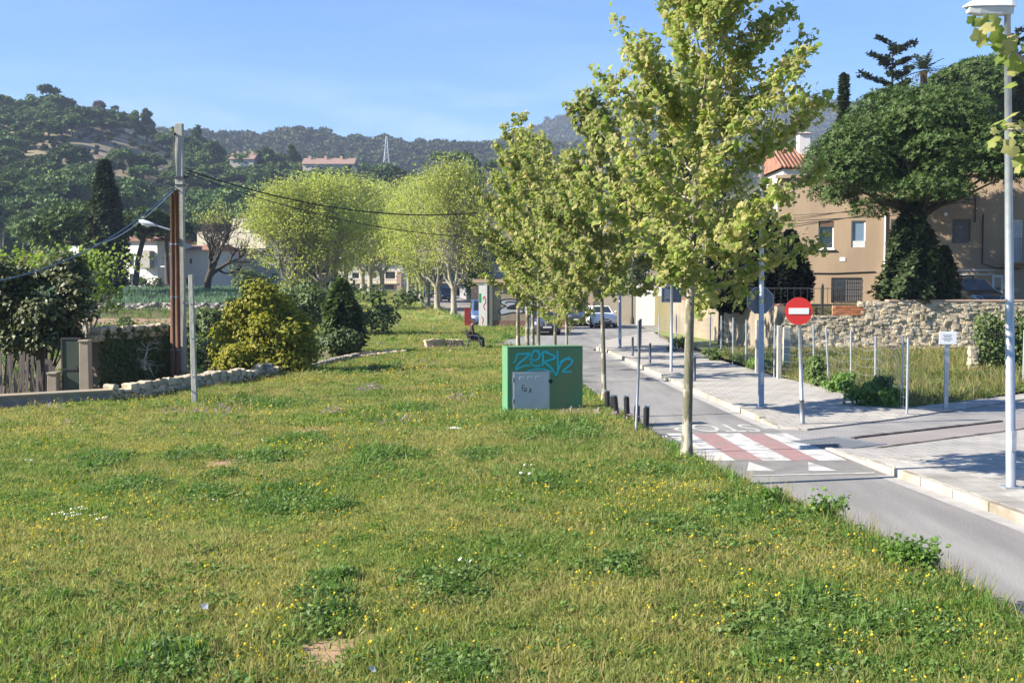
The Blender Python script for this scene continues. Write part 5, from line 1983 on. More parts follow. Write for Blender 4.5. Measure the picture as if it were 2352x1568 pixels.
# ------------------------------------------------------------------ green cabinet
M['cab_green'] = pmat('painted_green', (.105, .25, .125), (.08, .21, .105), 1.6, .75, .15, c3=(.15, .21, .10), s3=1.3, stretch=(1, 1, .5), bscale=60)
M['cab_door'] = pmat('grey_metal_door', (.50, .52, .54), (.43, .45, .47), 1.5, .5, 0, metal=.1, c3=(.55, .55, .53), s3=1.1)
M['spray_cyan'] = flat('cyan_spray', (.02, .52, .60), .5)
M['spray_black'] = flat('black_spray', (.015, .015, .018), .5)
ca = R(15.5)
cz0 = float(mead_h(1.4, 24.9))
cb = thing('utility_cabinet', (-.104, 24.75, cz0 - .02), 'green painted masonry utility cabinet with blue graffiti and a grey door', 'utility cabinet', rz=ca)
CW, CH, CD = 1.69, 1.38, .42
obj('body', MB().box((CW / 2, CD / 2, CH / 2 - .1), (CW, CD, CH + .2)), M['cab_green'], cb, bevel=.02)
obj('cap_slab', MB().box((CW / 2, CD / 2, CH + .012), (CW + .004, CD + .004, .03)), M['cab_green'], cb, bevel=.01)
du0, du1, dz1 = .085 * CW, .54 * CW, .85
door = obj('door', MB().box(((du0 + du1) / 2, -.006, dz1 / 2 + .01), (du1 - du0, .018, dz1 - .02)), M['cab_door'], cb, bevel=.004)
fr_ = MB()
frame_ring(fr_, du0 - .03, du1 + .03, -.02, dz1 + .03, -.002, .032, .012)
obj('door_frame', fr_, M['galv'], cb)
mb = MB()
for i in range(3):
    x = du0 + .13 + i * .175
    mb.box((x + .05, -.017, dz1 - .085), (.11, .006, .016)).box((x, -.017, dz1 - .115), (.014, .008, .06))
obj('vent_slot', mb, M['white_sign'], door)
obj('lock', MB().disc((du1 + .045, -.012, dz1 - .19), .045, 12, 'y', .03), M['black'], cb)
obj('hinge', MB().box((du0 - .01, -.03, .7), (.03, .03, .1)).box((du0 - .01, -.03, .25), (.03, .03, .1)), M['galv_dark'], door)


def ribbon(mb, pts, w, y, taper=True):
    P = np.array(pts, float)
    # resample with Catmull-Rom for smooth hand-drawn strokes
    Q = []
    for i in range(len(P) - 1):
        p0, p1, p2, p3 = P[max(i - 1, 0)], P[i], P[i + 1], P[min(i + 2, len(P) - 1)]
        for t_ in np.linspace(0, 1, 5, endpoint=False):
            Q.append(.5 * ((2 * p1) + (-p0 + p2) * t_ + (2 * p0 - 5 * p1 + 4 * p2 - p3) * t_ ** 2 + (-p0 + 3 * p1 - 3 * p2 + p3) * t_ ** 3))
    Q.append(P[-1])
    Q = np.array(Q)
    T = np.gradient(Q, axis=0)
    T /= np.linalg.norm(T, axis=1)[:, None] + 1e-9
    Nn = np.stack([-T[:, 1], T[:, 0]], 1)
    k = len(Q)
    ww = w * (1 - .35 * np.abs(np.linspace(-1, 1, k)) ** 3) if taper else np.full(k, w)
    A, B = Q + Nn * ww[:, None] / 2, Q - Nn * ww[:, None] / 2
    V = [(a[0], y, a[1]) for a in A] + [(b[0], y, b[1]) for b in B]
    mb.add(V, [(i, i + 1, k + i + 1, k + i) for i in range(k - 1)])


def cz_(x, y):
    return ((x - 375) / 890 * CW, CH - (y - (320 - 30 * (x - 375) / 890)) / 745 * CH)


ST = [[(450, 492), (478, 440), (495, 388), (560, 384), (636, 378), (585, 432), (505, 500), (478, 560), (560, 524), (640, 512)],
      [(625, 440), (690, 452), (742, 430), (745, 380), (718, 345), (685, 350), (660, 395), (650, 450), (665, 505), (715, 522), (765, 508)],
      [(788, 345), (792, 430), (784, 522)], [(745, 420), (790, 360), (860, 372), (935, 412), (900, 440), (806, 470), (850, 505), (905, 560), (945, 628)],
      [(960, 338), (964, 450), (966, 582)], [(945, 628), (985, 520), (1020, 462), (1112, 405)], [(985, 470), (1060, 432), (1140, 452), (1100, 510), (1022, 580), (1128, 578)],
      [(575, 596), (650, 566), (760, 553), (860, 570), (900, 590)], [(735, 352), (755, 335)], [(795, 352), (850, 350)]]
sp = MB()
for i, s_ in enumerate(ST):
    ribbon(sp, [cz_(*q) for q in s_], .042 if i < 7 else .03, -.004 - .0008 * i)
obj('graffiti', sp, M['spray_cyan'], cb)
sp = MB()
for i, s_ in enumerate([[(548, 742), (545, 800)], [(548, 742), (575, 740)], [(548, 770), (570, 768)], [(545, 800), (585, 805), (598, 785), (585, 770), (572, 800), (605, 812)], [(632, 770), (645, 800), (650, 828)], [(655, 775), (636, 812), (620, 826)]]):
    ribbon(sp, [cz_(*q) for q in s_], .014, -.0165 - .0006 * i)
obj('scribble', sp, M['spray_black'], door)
# ================================================================== graffiti building by the junction
gx0, gx1, GY = -2.0, 3.55, 77.0
gb = thing('graffiti_building', (gx0, GY, .04), 'low building covered in grey and black graffiti facing the junction', 'building')
GW, GH = gx1 - gx0, 3.0
obj('wall', MB().box((GW / 2, .9, GH / 2 - .1), (GW, 1.8, GH + .2)), M['render_old'], gb)
obj('corner_pillar', MB().box((.1, -.05, GH / 2), (.55, .35, GH + .04), rz=0), M['stucco_white'], gb)
obj('pillar', MB().box((.62, -.04, GH / 2 - .05), (.2, .18, GH)), M['stucco_cream'], gb)
obj('roof', MB().box((GW / 2 - .2, .9, GH + .12), (GW + .7, 2.4, .22)), M['stucco_pink'], gb)
obj('base_band', MB().box((GW / 2 + .3, -.012, .28), (GW - .65, .022, .5)), pmat('red_brown_base', (.25, .12, .09), (.17, .10, .08), 2, .9), gb)


def gz(x, y):      # zoom pixels -> wall metres
    return ((x - 375) / 950 * GW, .9 + (850 - y) / 102.0 * .30 * 1.0)


def poly_fill(par, name, pts, mat, y):
    from mathutils.geometry import tessellate_polygon
    q = [gz(*p_) for p_ in pts]
    tri = tessellate_polygon([[Vector((a, b_, 0)) for a, b_ in q]])
    obj(name, MB().add([(a, y, b_) for a, b_ in q], [tuple(t_) for t_ in tri]), M[mat], par)


M['spray_grey'] = flat('grey_spray', (.36, .38, .42), .7)
M['spray_pale'] = flat('pale_spray', (.6, .6, .62), .7)
M['spray_orange'] = flat('orange_spray', (.36, .17, .07), .7)
L1 = [(590, 590), (600, 525), (700, 505), (800, 540), (830, 610), (720, 640), (665, 712), (830, 730), (835, 810), (720, 800), (600, 845), (572, 770), (600, 700), (650, 655), (610, 620)]
poly_fill(gb, 'graffiti_letter', L1, 'spray_grey', -.006)
L2 = [(1050, 640), (1040, 540), (1110, 505), (1190, 540), (1200, 640), (1260, 760), (1230, 800), (1150, 700), (1110, 640)]
poly_fill(gb, 'graffiti_letter', L2, 'spray_pale', -.006)
poly_fill(gb, 'graffiti_letter', [(1080, 600), (1200, 600), (1210, 655), (1150, 670), (1090, 640)], 'spray_orange', -.009)
poly_fill(gb, 'graffiti_letter', [(665, 715), (745, 640), (780, 640), (770, 720)], 'spray_black', -.009)
poly_fill(gb, 'graffiti_letter', [(860, 560), (960, 540), (985, 700), (940, 800), (850, 790)], 'spray_grey', -.006)
sp = MB()
for i, s_ in enumerate([L1 + [L1[0]], L2 + [L2[0]], [(640, 590), (680, 560), (770, 575), (750, 610)], [(860, 560), (960, 540), (985, 700), (940, 800), (850, 790), (860, 560)]]):
    ribbon(sp, [gz(*p_) for p_ in s_], .075, -.011 - .001 * i, taper=False)
obj('graffiti_outline', sp, M['spray_black'], gb)
M['spray_green'] = flat('green_spray', (.03, .30, .09), .7)
M['spray_red'] = flat('red_spray', (.5, .08, .05), .7)
sp = MB().box((-.08, -.226, 2.0), (.16, .004, .6))
obj('graffiti_green', sp, M['spray_green'], gb)
sp = MB()
ribbon(sp, [(.1, 1.9), (.2, 2.1), (.28, 1.7), (.15, 1.5), (.25, 1.2)], .07, -.228)
ribbon(sp, [(.0, .8), (.12, .6), (.06, .3)], .06, -.229)
obj('graffiti_red', sp, M['spray_red'], gb)
rb = thing('red_bin', (-2.95, 78.2, .05), 'dark red metal cabinet beside the blue van', 'bin')
M['dark_red'] = flat('dark_red_paint', (.20, .02, .02), .5)
obj('body', MB().box((0, 0, .62), (.42, .5, 1.24)), M['dark_red'], rb, bevel=.02)
obj('lid', MB().box((0, 0, 1.27), (.46, .54, .06)), M['dark_red'], rb, bevel=.015)
obj('door_seam', MB().box((0, -.252, .55), (.34, .006, .9)), M['dark_red'], rb)

# cream and white walls past the junction, wooden and iron poles
cw = thing('cream_wall', (6.6, 86.5, -.02), 'long cream garden wall closing the junction behind the white car', 'wall', rz=.06)
obj('wall', MB().box((2.6, .15, 1.35), (5.2, .3, 2.7)), M['stucco_cream'], cw)
obj('coping', MB().box((2.6, .15, 2.74), (5.3, .4, .08)), M['stucco_cream'], cw)
ww = thing('white_wall', (8.9, 84.0, -.02), 'bright white wall between the cream wall and the mesh fence', 'wall', rz=-.15)
obj('wall', MB().box((1.0, .12, 1.45), (2.1, .24, 2.9)), M['stucco_white'], ww)
obj('coping', MB().box((1.0, .12, 2.93), (2.2, .32, .06)), M['stucco_white'], ww)
pw = thing('pink_house', (3.4, 96, .0), 'small pinkish house with white corner behind the parked blue car', 'house')
mb = MB()
house_block(mb, 0, 3.2, 0, 3.4, 5, [(.5, 1.2, 1.2, 2.3)])
obj('wall', mb, M['stucco_pink'], pw)
window(pw, (.5, 1.2, 1.2, 2.3))
obj('corner_pillar', MB().box((1.7, -.1, 1.75), (.4, .25, 3.5)), M['stucco_white'], pw)
obj('roof', MB().add([(-.3, -.3, 3.42), (3.5, -.3, 3.42), (3.5, 5.3, 4.3), (-.3, 5.3, 4.3), (-.3, 5.3, 3.42), (3.5, 5.3, 3.42)], [(0, 1, 2, 3), (0, 3, 4), (1, 5, 2), (3, 2, 5, 4), (0, 4, 5, 1)]), M['roof_tile'], pw)
p = gp(1452, 744, .0)
t = thing('iron_pole', p, 'thin dark pole with a swollen foot before the cream wall', 'pole')
obj('shaft', MB().tube([(0, 0, .6), (0, 0, 5.2)], .06, 8), M['iron'], t)
obj('foot', MB().tube([(0, 0, 0), (0, 0, .35), (0, 0, .62)], [.16, .13, .07], 10), M['iron'], t)
p = gp(1655, 800, .1)
t = thing('wooden_pole', (p.x, p.y, .1), 'dark wooden pole behind the mesh fence, plane leaves round its top', 'utility pole')
Hh = CAMH - (470 - 645) / FPX * p.y
obj('pole', MB().tube([(0, 0, -.2), (.1, 0, Hh)], [.14, .10], 9), M['bark_dark'], t)
obj('crossarm', MB().box((.1, 0, Hh - .35), (.9, .08, .1)), M['bark_dark'], t)
p = dp(1822, 700, 47.3)
t = thing('iron_post', (p.x + 1.16, 47.25, ztop_b - .02), 'short dark iron post on the low wall left of the orange bricks', 'post')
obj('shaft', MB().box((0, 0, .6), (.09, .07, 1.2)), M['iron'], t)
obj('spike', MB().add([(-.05, -.04, 1.2), (.05, -.04, 1.2), (.05, .04, 1.2), (-.05, .04, 1.2), (0, 0, 1.34)], [(0, 1, 4), (1, 2, 4), (2, 3, 4), (3, 0, 4)]), M['iron'], t)
obj('hose', MB().tube([(-.5, 0, .05), (-.45, 0, .2), (-.3, 0, .24), (-.18, 0, .1), (-.1, 0, .06)], .025, 6), M['black'], t)
rl = thing('garden_railing', (0, 0, 0), 'dark garden railing in front of the tall cypress hedge', 'fence')
for i in range(15):
    x = 9.9 + i * .25
    obj('bar', MB().box((x, 48.6 + (11.6 - x) * .4, 2.0 + .45), (.016, .016, .9)), M['iron'], rl)
obj('rail', MB().tube([(9.9, 48.6 + 1.7 * .4, 2.85), (13.4, 48.6 - 1.8 * .4, 2.85)], .014, 5).tube([(9.9, 48.6 + 1.7 * .4, 2.2), (13.4, 48.6 - 1.8 * .4, 2.2)], .02, 5), M['iron'], rl)

# ------------------------------------------------------------------ right-hand trees
rng = np.random.default_rng(90)
PX = dp(2112, 690, 49.2)
tr, lf = umbrella_pine(rng, 4.55, CAMH + (645 - 186) / FPX * 49.2 - TZ, 32000, .155, nl=34, tr_r=.30, bend=(.25, .1), under=.5, flatk=.78)
# the fork of the big trunk
plant_tree('umbrella_pine', (PX.x - .25, 49.2, TZ), [('trunk', tr, M['bark_dark']), ('crown', lf, M['needle'])], 'great dark umbrella pine with forked trunk before the tan house', 'tree')
rng = np.random.default_rng(91)


def place_on_rise(px_, Y):
    X = (px_ - CX) / FPX * Y
    return X, float(max(TZ, rh(X, Y))) if Y > 64 else TZ


for px_, Y, pyt, half, n, lb in ((2250, 86, 128, 120, 5200, 'broad green pine crown on the rise behind the great umbrella pine'), (2385, 92, 145, 130, 4200, 'broad green pine crown cut by the right picture edge'), (2190, 100, 150, 70, 2600, 'smaller pine crown on the rise right of the palm')):
    X, z0 = place_on_rise(px_, Y)
    zt = CAMH + (645 - pyt) / FPX * Y
    tr, lf = umbrella_pine(rng, half * Y / FPX, zt - z0, int(n * 1.8), .33, nl=30, under=.5, flatk=.75)
    plant_tree('umbrella_pine', (X, Y, z0 - .1), [('trunk', tr, M['bark_dark']), ('crown', lf, M['needle'])], lb, 'tree', 'pines on the rise behind the houses')


def cedar(rng, H, Wd, n_br=26, needle=.35, droop=.0):
    """open conifer: tiers of flat boughs with gaps of sky"""
    tr, lf = MB(), MB()
    tr.tube([(0, 0, 0), (.05, 0, H * .5), (0, 0, H)], [H * .022, H * .014, .02], 7)
    for i in range(n_br):
        u = .22 + .78 * (i + .5) / n_br
        a = i * 2.4 + rng.uniform(-.4, .4)
        Lb = Wd / 2 * (1.03 - u) ** .3 * rng.uniform(.7, 1.2)
        z = H * u
        d = np.array([cos(a), sin(a), .18 + .25 * u - droop])
        e = np.array([0, 0, z]) + d * Lb
        e[2] += .08 * Lb
        tr.tube([(0, 0, z), (d * Lb * .5 + np.array([0, 0, z - .03 * Lb])), e], [.05, .035, .012], 4, caps=False)
        k = int(34 * Lb) + 6
        f = rng.uniform(.12, 1.05, k)
        P = np.array([0, 0, z]) + d[None] * (Lb * f)[:, None] + rng.normal(size=(k, 3)) * np.array([.13, .13, .04]) * (1 + .5 * Lb * .3)
        leaves(lf, P, needle * rng.uniform(.5, 1.2, k), TUFT3, bias=(0, 0, 1), amt=1.6, rng=rng)
    return tr, lf


for px_, Y, pyt, wd, nb, rr_, lb in ((2040, 84, 104, 175, 26, .3, 'open-tiered cedar standing against the sky left of the palm'), (2322, 95, 76, 60, 24, .3, 'dark conifer top beside the near lamp post against the sky')):
    X, z0 = place_on_rise(px_, Y)
    zt = CAMH + (645 - pyt) / FPX * Y
    tr, lf = cedar(rng, zt - z0, wd * Y / FPX * 1.1, nb, rr_)
    plant_tree('cedar', (X, Y, z0 - .1), [('trunk', tr, M['bark_dark']), ('crown', lf, M['needle_blue'])], lb, 'tree')
# palm
X, z0 = place_on_rise(2112, 82)
zt = CAMH + (645 - 165) / FPX * 82
tr, lf, dl = MB(), MB(), MB()
Hp = zt - z0
tr.tube([(0, 0, 0), (.05, 0, Hp * .5), (0, 0, Hp)], [.26, .22, .24], 9)
for i in range(44):
    a, e = i * 2.4, rng.uniform(-.5, 1.35)
    d = np.array([cos(a) * cos(e), sin(a) * cos(e), sin(e)])
    Lf = rng.uniform(1.3, 1.7)
    tgt = dl if e < -.15 else lf
    for k in range(7):
        s = (k + 1) / 7
        p_ = np.array([0, 0, Hp]) + d * Lf * s + np.array([0, 0, -.35 * s * s])
        sd = np.array([-sin(a), cos(a), 0])
        w_ = .34 * (1 - s * .6)
        for sg in (-1, 1):
            tgt.add([p_, p_ + sd * sg * w_ + d * .22 + (0, 0, -.08), p_ + d * .12], [(0, 1, 2)])
plant_tree('palm_tree', (X, 82, z0 - .1), [('trunk', tr, M['bark_dark']), ('fronds', lf, M['needle_blue']), ('dead_fronds', dl, M['leaf_tan'])], 'palm with a skirt of dead fronds on the rise right of the cedar', 'tree')
for px_, Y, pyt, wd, lb in ((1931, 78, 172, 22, 'slim dark cypress alone against the sky right of the tall plane tree'), (1527, 100, 150, 30, 'tall dark cypress seen through the upper left of the tall plane tree'), (1612, 96, 175, 34, 'tall dark cypress directly behind the leader of the tall plane tree'), (1568, 104, 235, 30, 'shorter dark cypress between two taller ones behind the plane crown')):
    X, z0 = place_on_rise(px_, Y)
    zt = CAMH + (645 - pyt) / FPX * Y
    tr, lf = cypress(rng, zt - z0, wd * Y / FPX, 1500, .36, base=.5)
    plant_tree('cypress', (X, Y, z0 - .2), [('trunk', tr, M['bark_dark']), ('crown', lf, M['cypress'])], lb, 'tree', 'cypresses behind the plane trees')
for px_, Y, pyt, wd, lb in ((1690, 52.5, 545, 175, 'dark cypress hedge tree, left of three behind the rendered wall'), (1760, 51.5, 528, 150, 'dark cypress hedge tree, middle of three behind the rendered wall'), (1812, 50.8, 548, 84, 'dark cypress hedge tree next to the tan house, right of three')):
    zt = CAMH + (645 - pyt) / FPX * Y
    tr, lf = cypress(rng, zt - TZ + .5, wd * Y / FPX, 6500, .24, base=.0, lump=.16)
    plant_tree('cypress', ((px_ - CX) / FPX * Y, Y, TZ - .3), [('trunk', tr, M['bark_dark']), ('crown', lf, M['cypress_dark'])], lb, 'tree', 'cypress hedge trees')
for px_, Y, pyt, wd, lb in ((2092, 48.3, 478, 150, 'bulky grey-green juniper on the terrace edge under the umbrella pine'), (2166, 48.5, 580, 72, 'smaller dark juniper leaning right of the bulky one')):
    zt = CAMH + (645 - pyt) / FPX * Y
    tr, lf = cypress(rng, zt - TZ + .4, wd * Y / FPX, 6200 if wd > 100 else 2200, .2, base=.0, lump=.26, tap=.86)
    plant_tree('juniper', ((px_ - CX) / FPX * Y, Y, TZ - .25), [('trunk', tr, M['bark_dark']), ('crown', lf, M['juniper'])], lb, 'shrub')
# background evergreens that fill behind the plane row
for px_, Y, w_, h_, lb in ((1110, 150, 2.6, 8.5, 'dark evergreen tree at the bend of the far street'), (1215, 128, 3.5, 7.5, 'dark evergreen mass behind the graffiti building'), (1330, 122, 4, 7, 'dark garden trees behind the parked cars'), (1450, 112, 3.6, 7.5, 'dark garden trees behind the cream wall'), (1640, 80, 3, 7.5, 'dark garden trees behind the cypress hedge')):
    lob = [((rng.normal() * w_ * .5, rng.normal() * 1.2, rng.uniform(1, h_)), (w_ * .38, w_ * .38, 1.1)) for i in range(18)]
    tr, lf = shrub(rng, lob, 2600, .3, LEAF_Q, 4)
    tr.tube([(0, 0, 0), (0, 0, h_ * .7)], [.25, .1], 6)
    X = (px_ - CX) / FPX * Y
    plant_tree('garden_tree', (X, Y, TZ if px_ > 1600 else .2), [('trunk', tr, M['bark_dark']), ('crown', lf, M['leaf_shrub'])], lb, 'tree')

# ------------------------------------------------------------------ far houses
def simple_house(name, px0, px1, pyt, pyb, Y, wins, label, mat, dep=8, roof=None, rise=1.2, rz=0.0):
    X0, X1 = (px0 - CX) / FPX * Y, (px1 - CX) / FPX * Y
    z0, z1 = CAMH + (645 - pyb) / FPX * Y, CAMH + (645 - pyt) / FPX * Y
    t = thing(name, (X0, Y, z0), label, 'house', rz=rz)
    f = lambda a: (a - px0) / FPX * Y
    h = lambda b: (pyb - b) / FPX * Y
    ops = [(f(a), f(b), h(d), h(c)) for a, b, c, d, *_ in wins]
    mb = MB()
    house_block(mb, 0, X1 - X0, -2, z1 - z0, dep, ops)
    obj('wall', mb, M[mat], t)
    for o, w in zip(ops, wins):
        kk = w[4] if len(w) > 4 else 'dark_glass'
        window(t, o, frame=w[5] if len(w) > 5 else 'brown_wood', glass_=kk, w=.08)
    W, H = X1 - X0, z1 - z0
    if roof == 'gable':
        r = obj('roof', MB().add([(-.4, -.5, H), (W + .4, -.5, H), (W + .4, dep / 2, H + rise), (-.4, dep / 2, H + rise), (-.4, dep + .5, H), (W + .4, dep + .5, H)], [(0, 1, 2, 3), (3, 2, 5, 4), (0, 3, 4), (1, 5, 2), (0, 4, 5, 1)]), M['roof_pale' if Y > 300 else 'roof_tile'], t)
    elif roof == 'flat':
        r = obj('roof', MB().box((W / 2, dep / 2, H + .08), (W + .2, dep + .2, .18)), M[mat], t)
    elif roof == 'slope':
        r = obj('roof', MB().add([(-.5, -.6, H + .02), (W + .5, -.6, H + .02 + rise), (W + .5, dep, H + .02 + rise), (-.5, dep, H + .02), (-.5, -.6, H + .22), (W + .5, -.6, H + .22 + rise), (W + .5, dep, H + .22 + rise), (-.5, dep, H + .22)], [(0, 1, 5, 4), (1, 2, 6, 5), (2, 3, 7, 6), (3, 0, 4, 7), (4, 5, 6, 7), (3, 2, 1, 0)]), M['roof_tile'], t)
        obj('gable', MB().add([(0, 0, H - .02), (W, 0, H - .02), (W, 0, H + rise), (0, .3, H - .02), (W, .3, H - .02), (W, .3, H + rise)], [(0, 1, 2), (5, 4, 3), (0, 3, 4, 1), (1, 4, 5, 2), (2, 5, 3, 0)]), M[mat], t)
    return t, f, h


t, f, h = simple_house('farmhouse', 160, 395, 556, 668, 155, [(322, 334, 586, 612), (322, 332, 629, 650), (205, 214, 590, 612), (205, 213, 630, 650), (352, 360, 590, 606), (262, 270, 600, 620)], 'white farmhouse with brown shuttered windows behind the tall cypress', 'stucco_white', roof='gable', rise=.8, rz=-.3)
obj('ledge', MB().box((f(380) - .3, -.12, h(613)), (5.5, .2, .14)), M['stucco_white'], t)
obj('bell_niche', MB().box((f(372), -.45, h(597)), (1.5, .9, 2.2)).prism([(f(360), h(585)), (f(384), h(585)), (f(372), h(577))], 'y', -.9, 0), M['stucco_grey'], t)
t, f, h = simple_house('farmhouse_wing', 396, 500, 575, 668, 157, [(431, 436, 638, 652), (482, 487, 648, 658), (440, 446, 594, 606)], 'lower white farmhouse wing behind the bare tree', 'stucco_white', roof='gable', rise=.8, rz=-.2)
t, f, h = simple_house('modern_building', 455, 604, 536, 620, 195, [(478, 571, 538, 548, 'blue_glass', 'shutter_grey')], 'flat-roofed beige modern building with a blue ribbon window', 'stucco_beige', roof='flat', dep=7, rz=-.28)
X0 = (545 - CX) / FPX * 195
obj('upper_block', MB().box((f(566), 2.0, h(520)), (f(591) - f(545), 4, h(505) - h(536))), M['stucco_beige'], t)
obj('parapet', MB().box((f(560), -1.2, h(556)), (f(640) - f(470), 2.2, 2.4)), M['stucco_beige'], t)
obj('canopy', MB().box((f(520), -1.6, h(585)), (f(560) - f(470), 2, .5)), flat('turquoise_awning', (.12, .42, .40), .6), t)
obj('antenna', MB().tube([(f(548), 1, h(507)), (f(548), 1, h(497))], .06, 5), M['galv'], t)
t, f, h = simple_house('gabled_house', 575, 668, 590, 668, 162, [(613, 621, 565 + 22, 588 + 14), (628, 636, 587, 602), (642, 650, 587, 602), (657, 663, 587, 602), (624, 636, 628, 646, 'green_door', 'green_door'), (643, 656, 624, 640, 'pale_blind', 'white_sign')], 'grey gabled house with a sloping clay roof, arched windows and green door', 'stucco_grey', roof='slope', rise=1.9, dep=9, rz=.22)
obj('side_wing', MB().box((f(575) - 1.6, 3, h(625) - 1), (3.2, 6, 5.4)), M['stucco_cream'], t)
obj('wing_roof', MB().box((f(575) - 1.7, 3, h(600) - .1), (3.6, 6.4, .2)), M['roof_tile'], t)
t, f, h = simple_house('far_white_house', 800, 930, 600, 672, 206, [(809, 826, 626, 640, 'dark_glass', 'white_sign'), (886, 908, 624, 640, 'dark_glass', 'brown_wood'), (852, 866, 626, 640, 'dark_glass', 'white_sign'), (872, 905, 654, 664, 'shutter_grey', 'shutter_grey')], 'white house with balcony and garage closing the meadow behind the planes', 'stucco_white', roof='gable', rise=1.3)
mb = MB()
for i in range(24):
    mb.tube([(f(803) + i * (f(912) - f(803)) / 23, -.8, h(650)), (f(803) + i * (f(912) - f(803)) / 23, -.8, h(643))], .06, 5)
mb.box((f(857), -.8, h(642.5)), (f(915) - f(800), .2, .12)).box((f(857), -.5, h(651)), (f(915) - f(800), 1.0, .16))
obj('balcony_balustrade', mb, M['stucco_cream'], t)
obj('brick_pillar', MB().box((f(918), -.5, h(646)), (.8, .8, 3.4)), M['stucco_pink'], t)
for px0, px1, pyt, pyb, Y, lb in ((532, 586, 368, 386, 425, 'red-roofed terrace among pines on the hill, left of two'), (698, 814, 379, 394, 420, 'long red-roofed terrace on the hill crest, right of two')):
    t, f, h = simple_house('hill_terrace', px0, px1, pyt, pyb, Y, [(px0 + 8 + i * 13, px0 + 14 + i * 13, pyt + 4, pyt + 10, 'dark_glass', 'white_sign') for i in range(int((px1 - px0) / 16))], lb, 'stucco_beige', roof='gable', rise=2.6, dep=11)
    for i in range(3):
        obj('chimney', MB().box((f(px0 + 12 + i * (px1 - px0) / 3.2), 4.4, (pyb - pyt) / FPX * Y + 2.3), (1.0, .8, 2.0)), M['stucco_pink'], t)
for px0, w_, pyt, pyb, Y, mat, lb in ((1056, 3.6, 664, 692, 172, 'stucco_white', 'white garden wall along the far street'), (1071, 2.2, 658, 693, 152, 'stucco_white', 'taller white gatepost wall on the far street'), (1082, 1.4, 655, 697, 140, 'stucco_pink', 'pink gatepost by the far street')):
    X0 = (px0 - CX) / FPX * Y
    H = (pyb - pyt) / FPX * Y
    t = thing('garden_wall', (X0, Y, float(g(X0, Y)) + .05), lb, 'wall')
    obj('wall', MB().box((w_ / 2, .15, H / 2), (w_, .3, H)), M[mat], t)
    obj('coping', MB().box((w_ / 2, .15, H + .04), (w_ + .1, .4, .08)), M['roof_tile' if mat == 'stucco_pink' else mat], t)

# pylon
Y = 640
X = (890 - CX) / FPX * Y
zt, zb = CAMH + (645 - 316) / FPX * Y, CAMH + (645 - 390) / FPX * Y
t = thing('electricity_pylon', (X, Y, zb - 6), 'lattice electricity pylon before the wooded ridge', 'pylon')
H = zt - zb + 6
mb = MB()
for sx in (-1, 1):
    for sy in (-1, 1):
        mb.tube([(sx * 2.6, sy * 2.6, 0), (sx * .9, sy * .9, H * .62), (sx * .25, sy * .25, H)], .16, 4)
obj('leg', mb, M['galv'], t)
mb = MB()
k = 9
for i in range(k):
    a, b = i / k, (i + 1) / k
    wa, wb = [np.interp(q, [0, .62, 1], [2.6, .9, .25]) for q in (a, b)]
    for sx in (-1, 1):
        mb.tube([(-sx * wa, -wa, a * H), (sx * wb, -wb, b * H)], .09, 3)
        mb.tube([(-sx * wa, wa, a * H), (sx * wb, wb, b * H)], .09, 3)
        mb.tube([(sx * wa, -wa, a * H), (sx * wb, wb, b * H)], .09, 3)
    mb.tube([(-wa, -wa, a * H), (wa, -wa, a * H)], .09, 3)
obj('lattice', mb, M['galv'], t)
mb = MB()
for q, w_ in ((.68, 3.3), (.78, 2.8), (.88, 2.3)):
    mb.tube([(-w_, 0, q * H), (w_, 0, q * H)], .13, 4).tube([(-w_, 0, q * H), (0, 0, q * H + 1.2)], .08, 3).tube([(w_, 0, q * H), (0, 0, q * H + 1.2)], .08, 3)
obj('crossarm', mb, M['galv'], t)

# ------------------------------------------------------------------ left side: poles, walls, garden
def pole_pt(px_, py, Y):
    return dp(px_, py, Y)


PYd = 36.0
b0, t0 = dp(420.5, 872, PYd), dp(411.5, 284, PYd)
gpz = .05
t = thing('concrete_pole', (b0.x, PYd, gpz), 'pale concrete utility pole behind the low rubble wall', 'utility pole')
mb = MB()
h_ = t0.z - gpz
dx = t0.x - b0.x
V = [(-.085, -.1, -.3), (.085, -.1, -.3), (.085, .1, -.3), (-.085, .1, -.3)]
V2 = [(dx - .12, -.09, h_), (dx + .12, -.09, h_), (dx + .12, .09, h_), (dx - .12, .09, h_)]
V = [(-.15, -.12, -.3), (.10, -.12, -.3), (.10, .12, -.3), (-.15, .12, -.3)]
mb.add(V + V2, [(0, 1, 5, 4), (1, 2, 6, 5), (2, 3, 7, 6), (3, 0, 4, 7), (4, 5, 6, 7)])
obj('shaft', mb, M['concrete_post'], t, bevel=.015)
hol = MB()
for i in range(22):
    z = h_ - .7 - i * .13
    hol.box((dx * (z / h_) - .02, -.1025, z), (.02, .006, .035))
obj('step_hole', hol, M['mortar'], t, kind='stuff')
zc = dp(412, 410, PYd).z - gpz
obj('cable_band', MB().box((dx * .8, 0, zc + .02), (.30, .26, .05)), M['iron'], t)
obj('cable_band', MB().box((dx * .8, 0, zc - .2), (.28, .25, .03)), M['iron'], t)
obj('cable_bracket', MB().box((dx * .8 + .3, -.02, zc + .06), (.4, .06, .05)).box((dx * .8 + .42, -.02, zc + .12), (.06, .06, .12)), M['iron'], t)
obj('top_insulator', MB().tube([(dx - .1, -.11, h_ - .35), (dx - .1, -.16, h_ - .3)], .04, 7).tube([(dx - .1, -.13, h_ - .32), (dx - .13, -.13, h_ - .9), (dx - .1, -.12, h_ - 1.6), (dx * .9 - .13, -.12, zc + .1)], .016, 4), M['iron'], t)
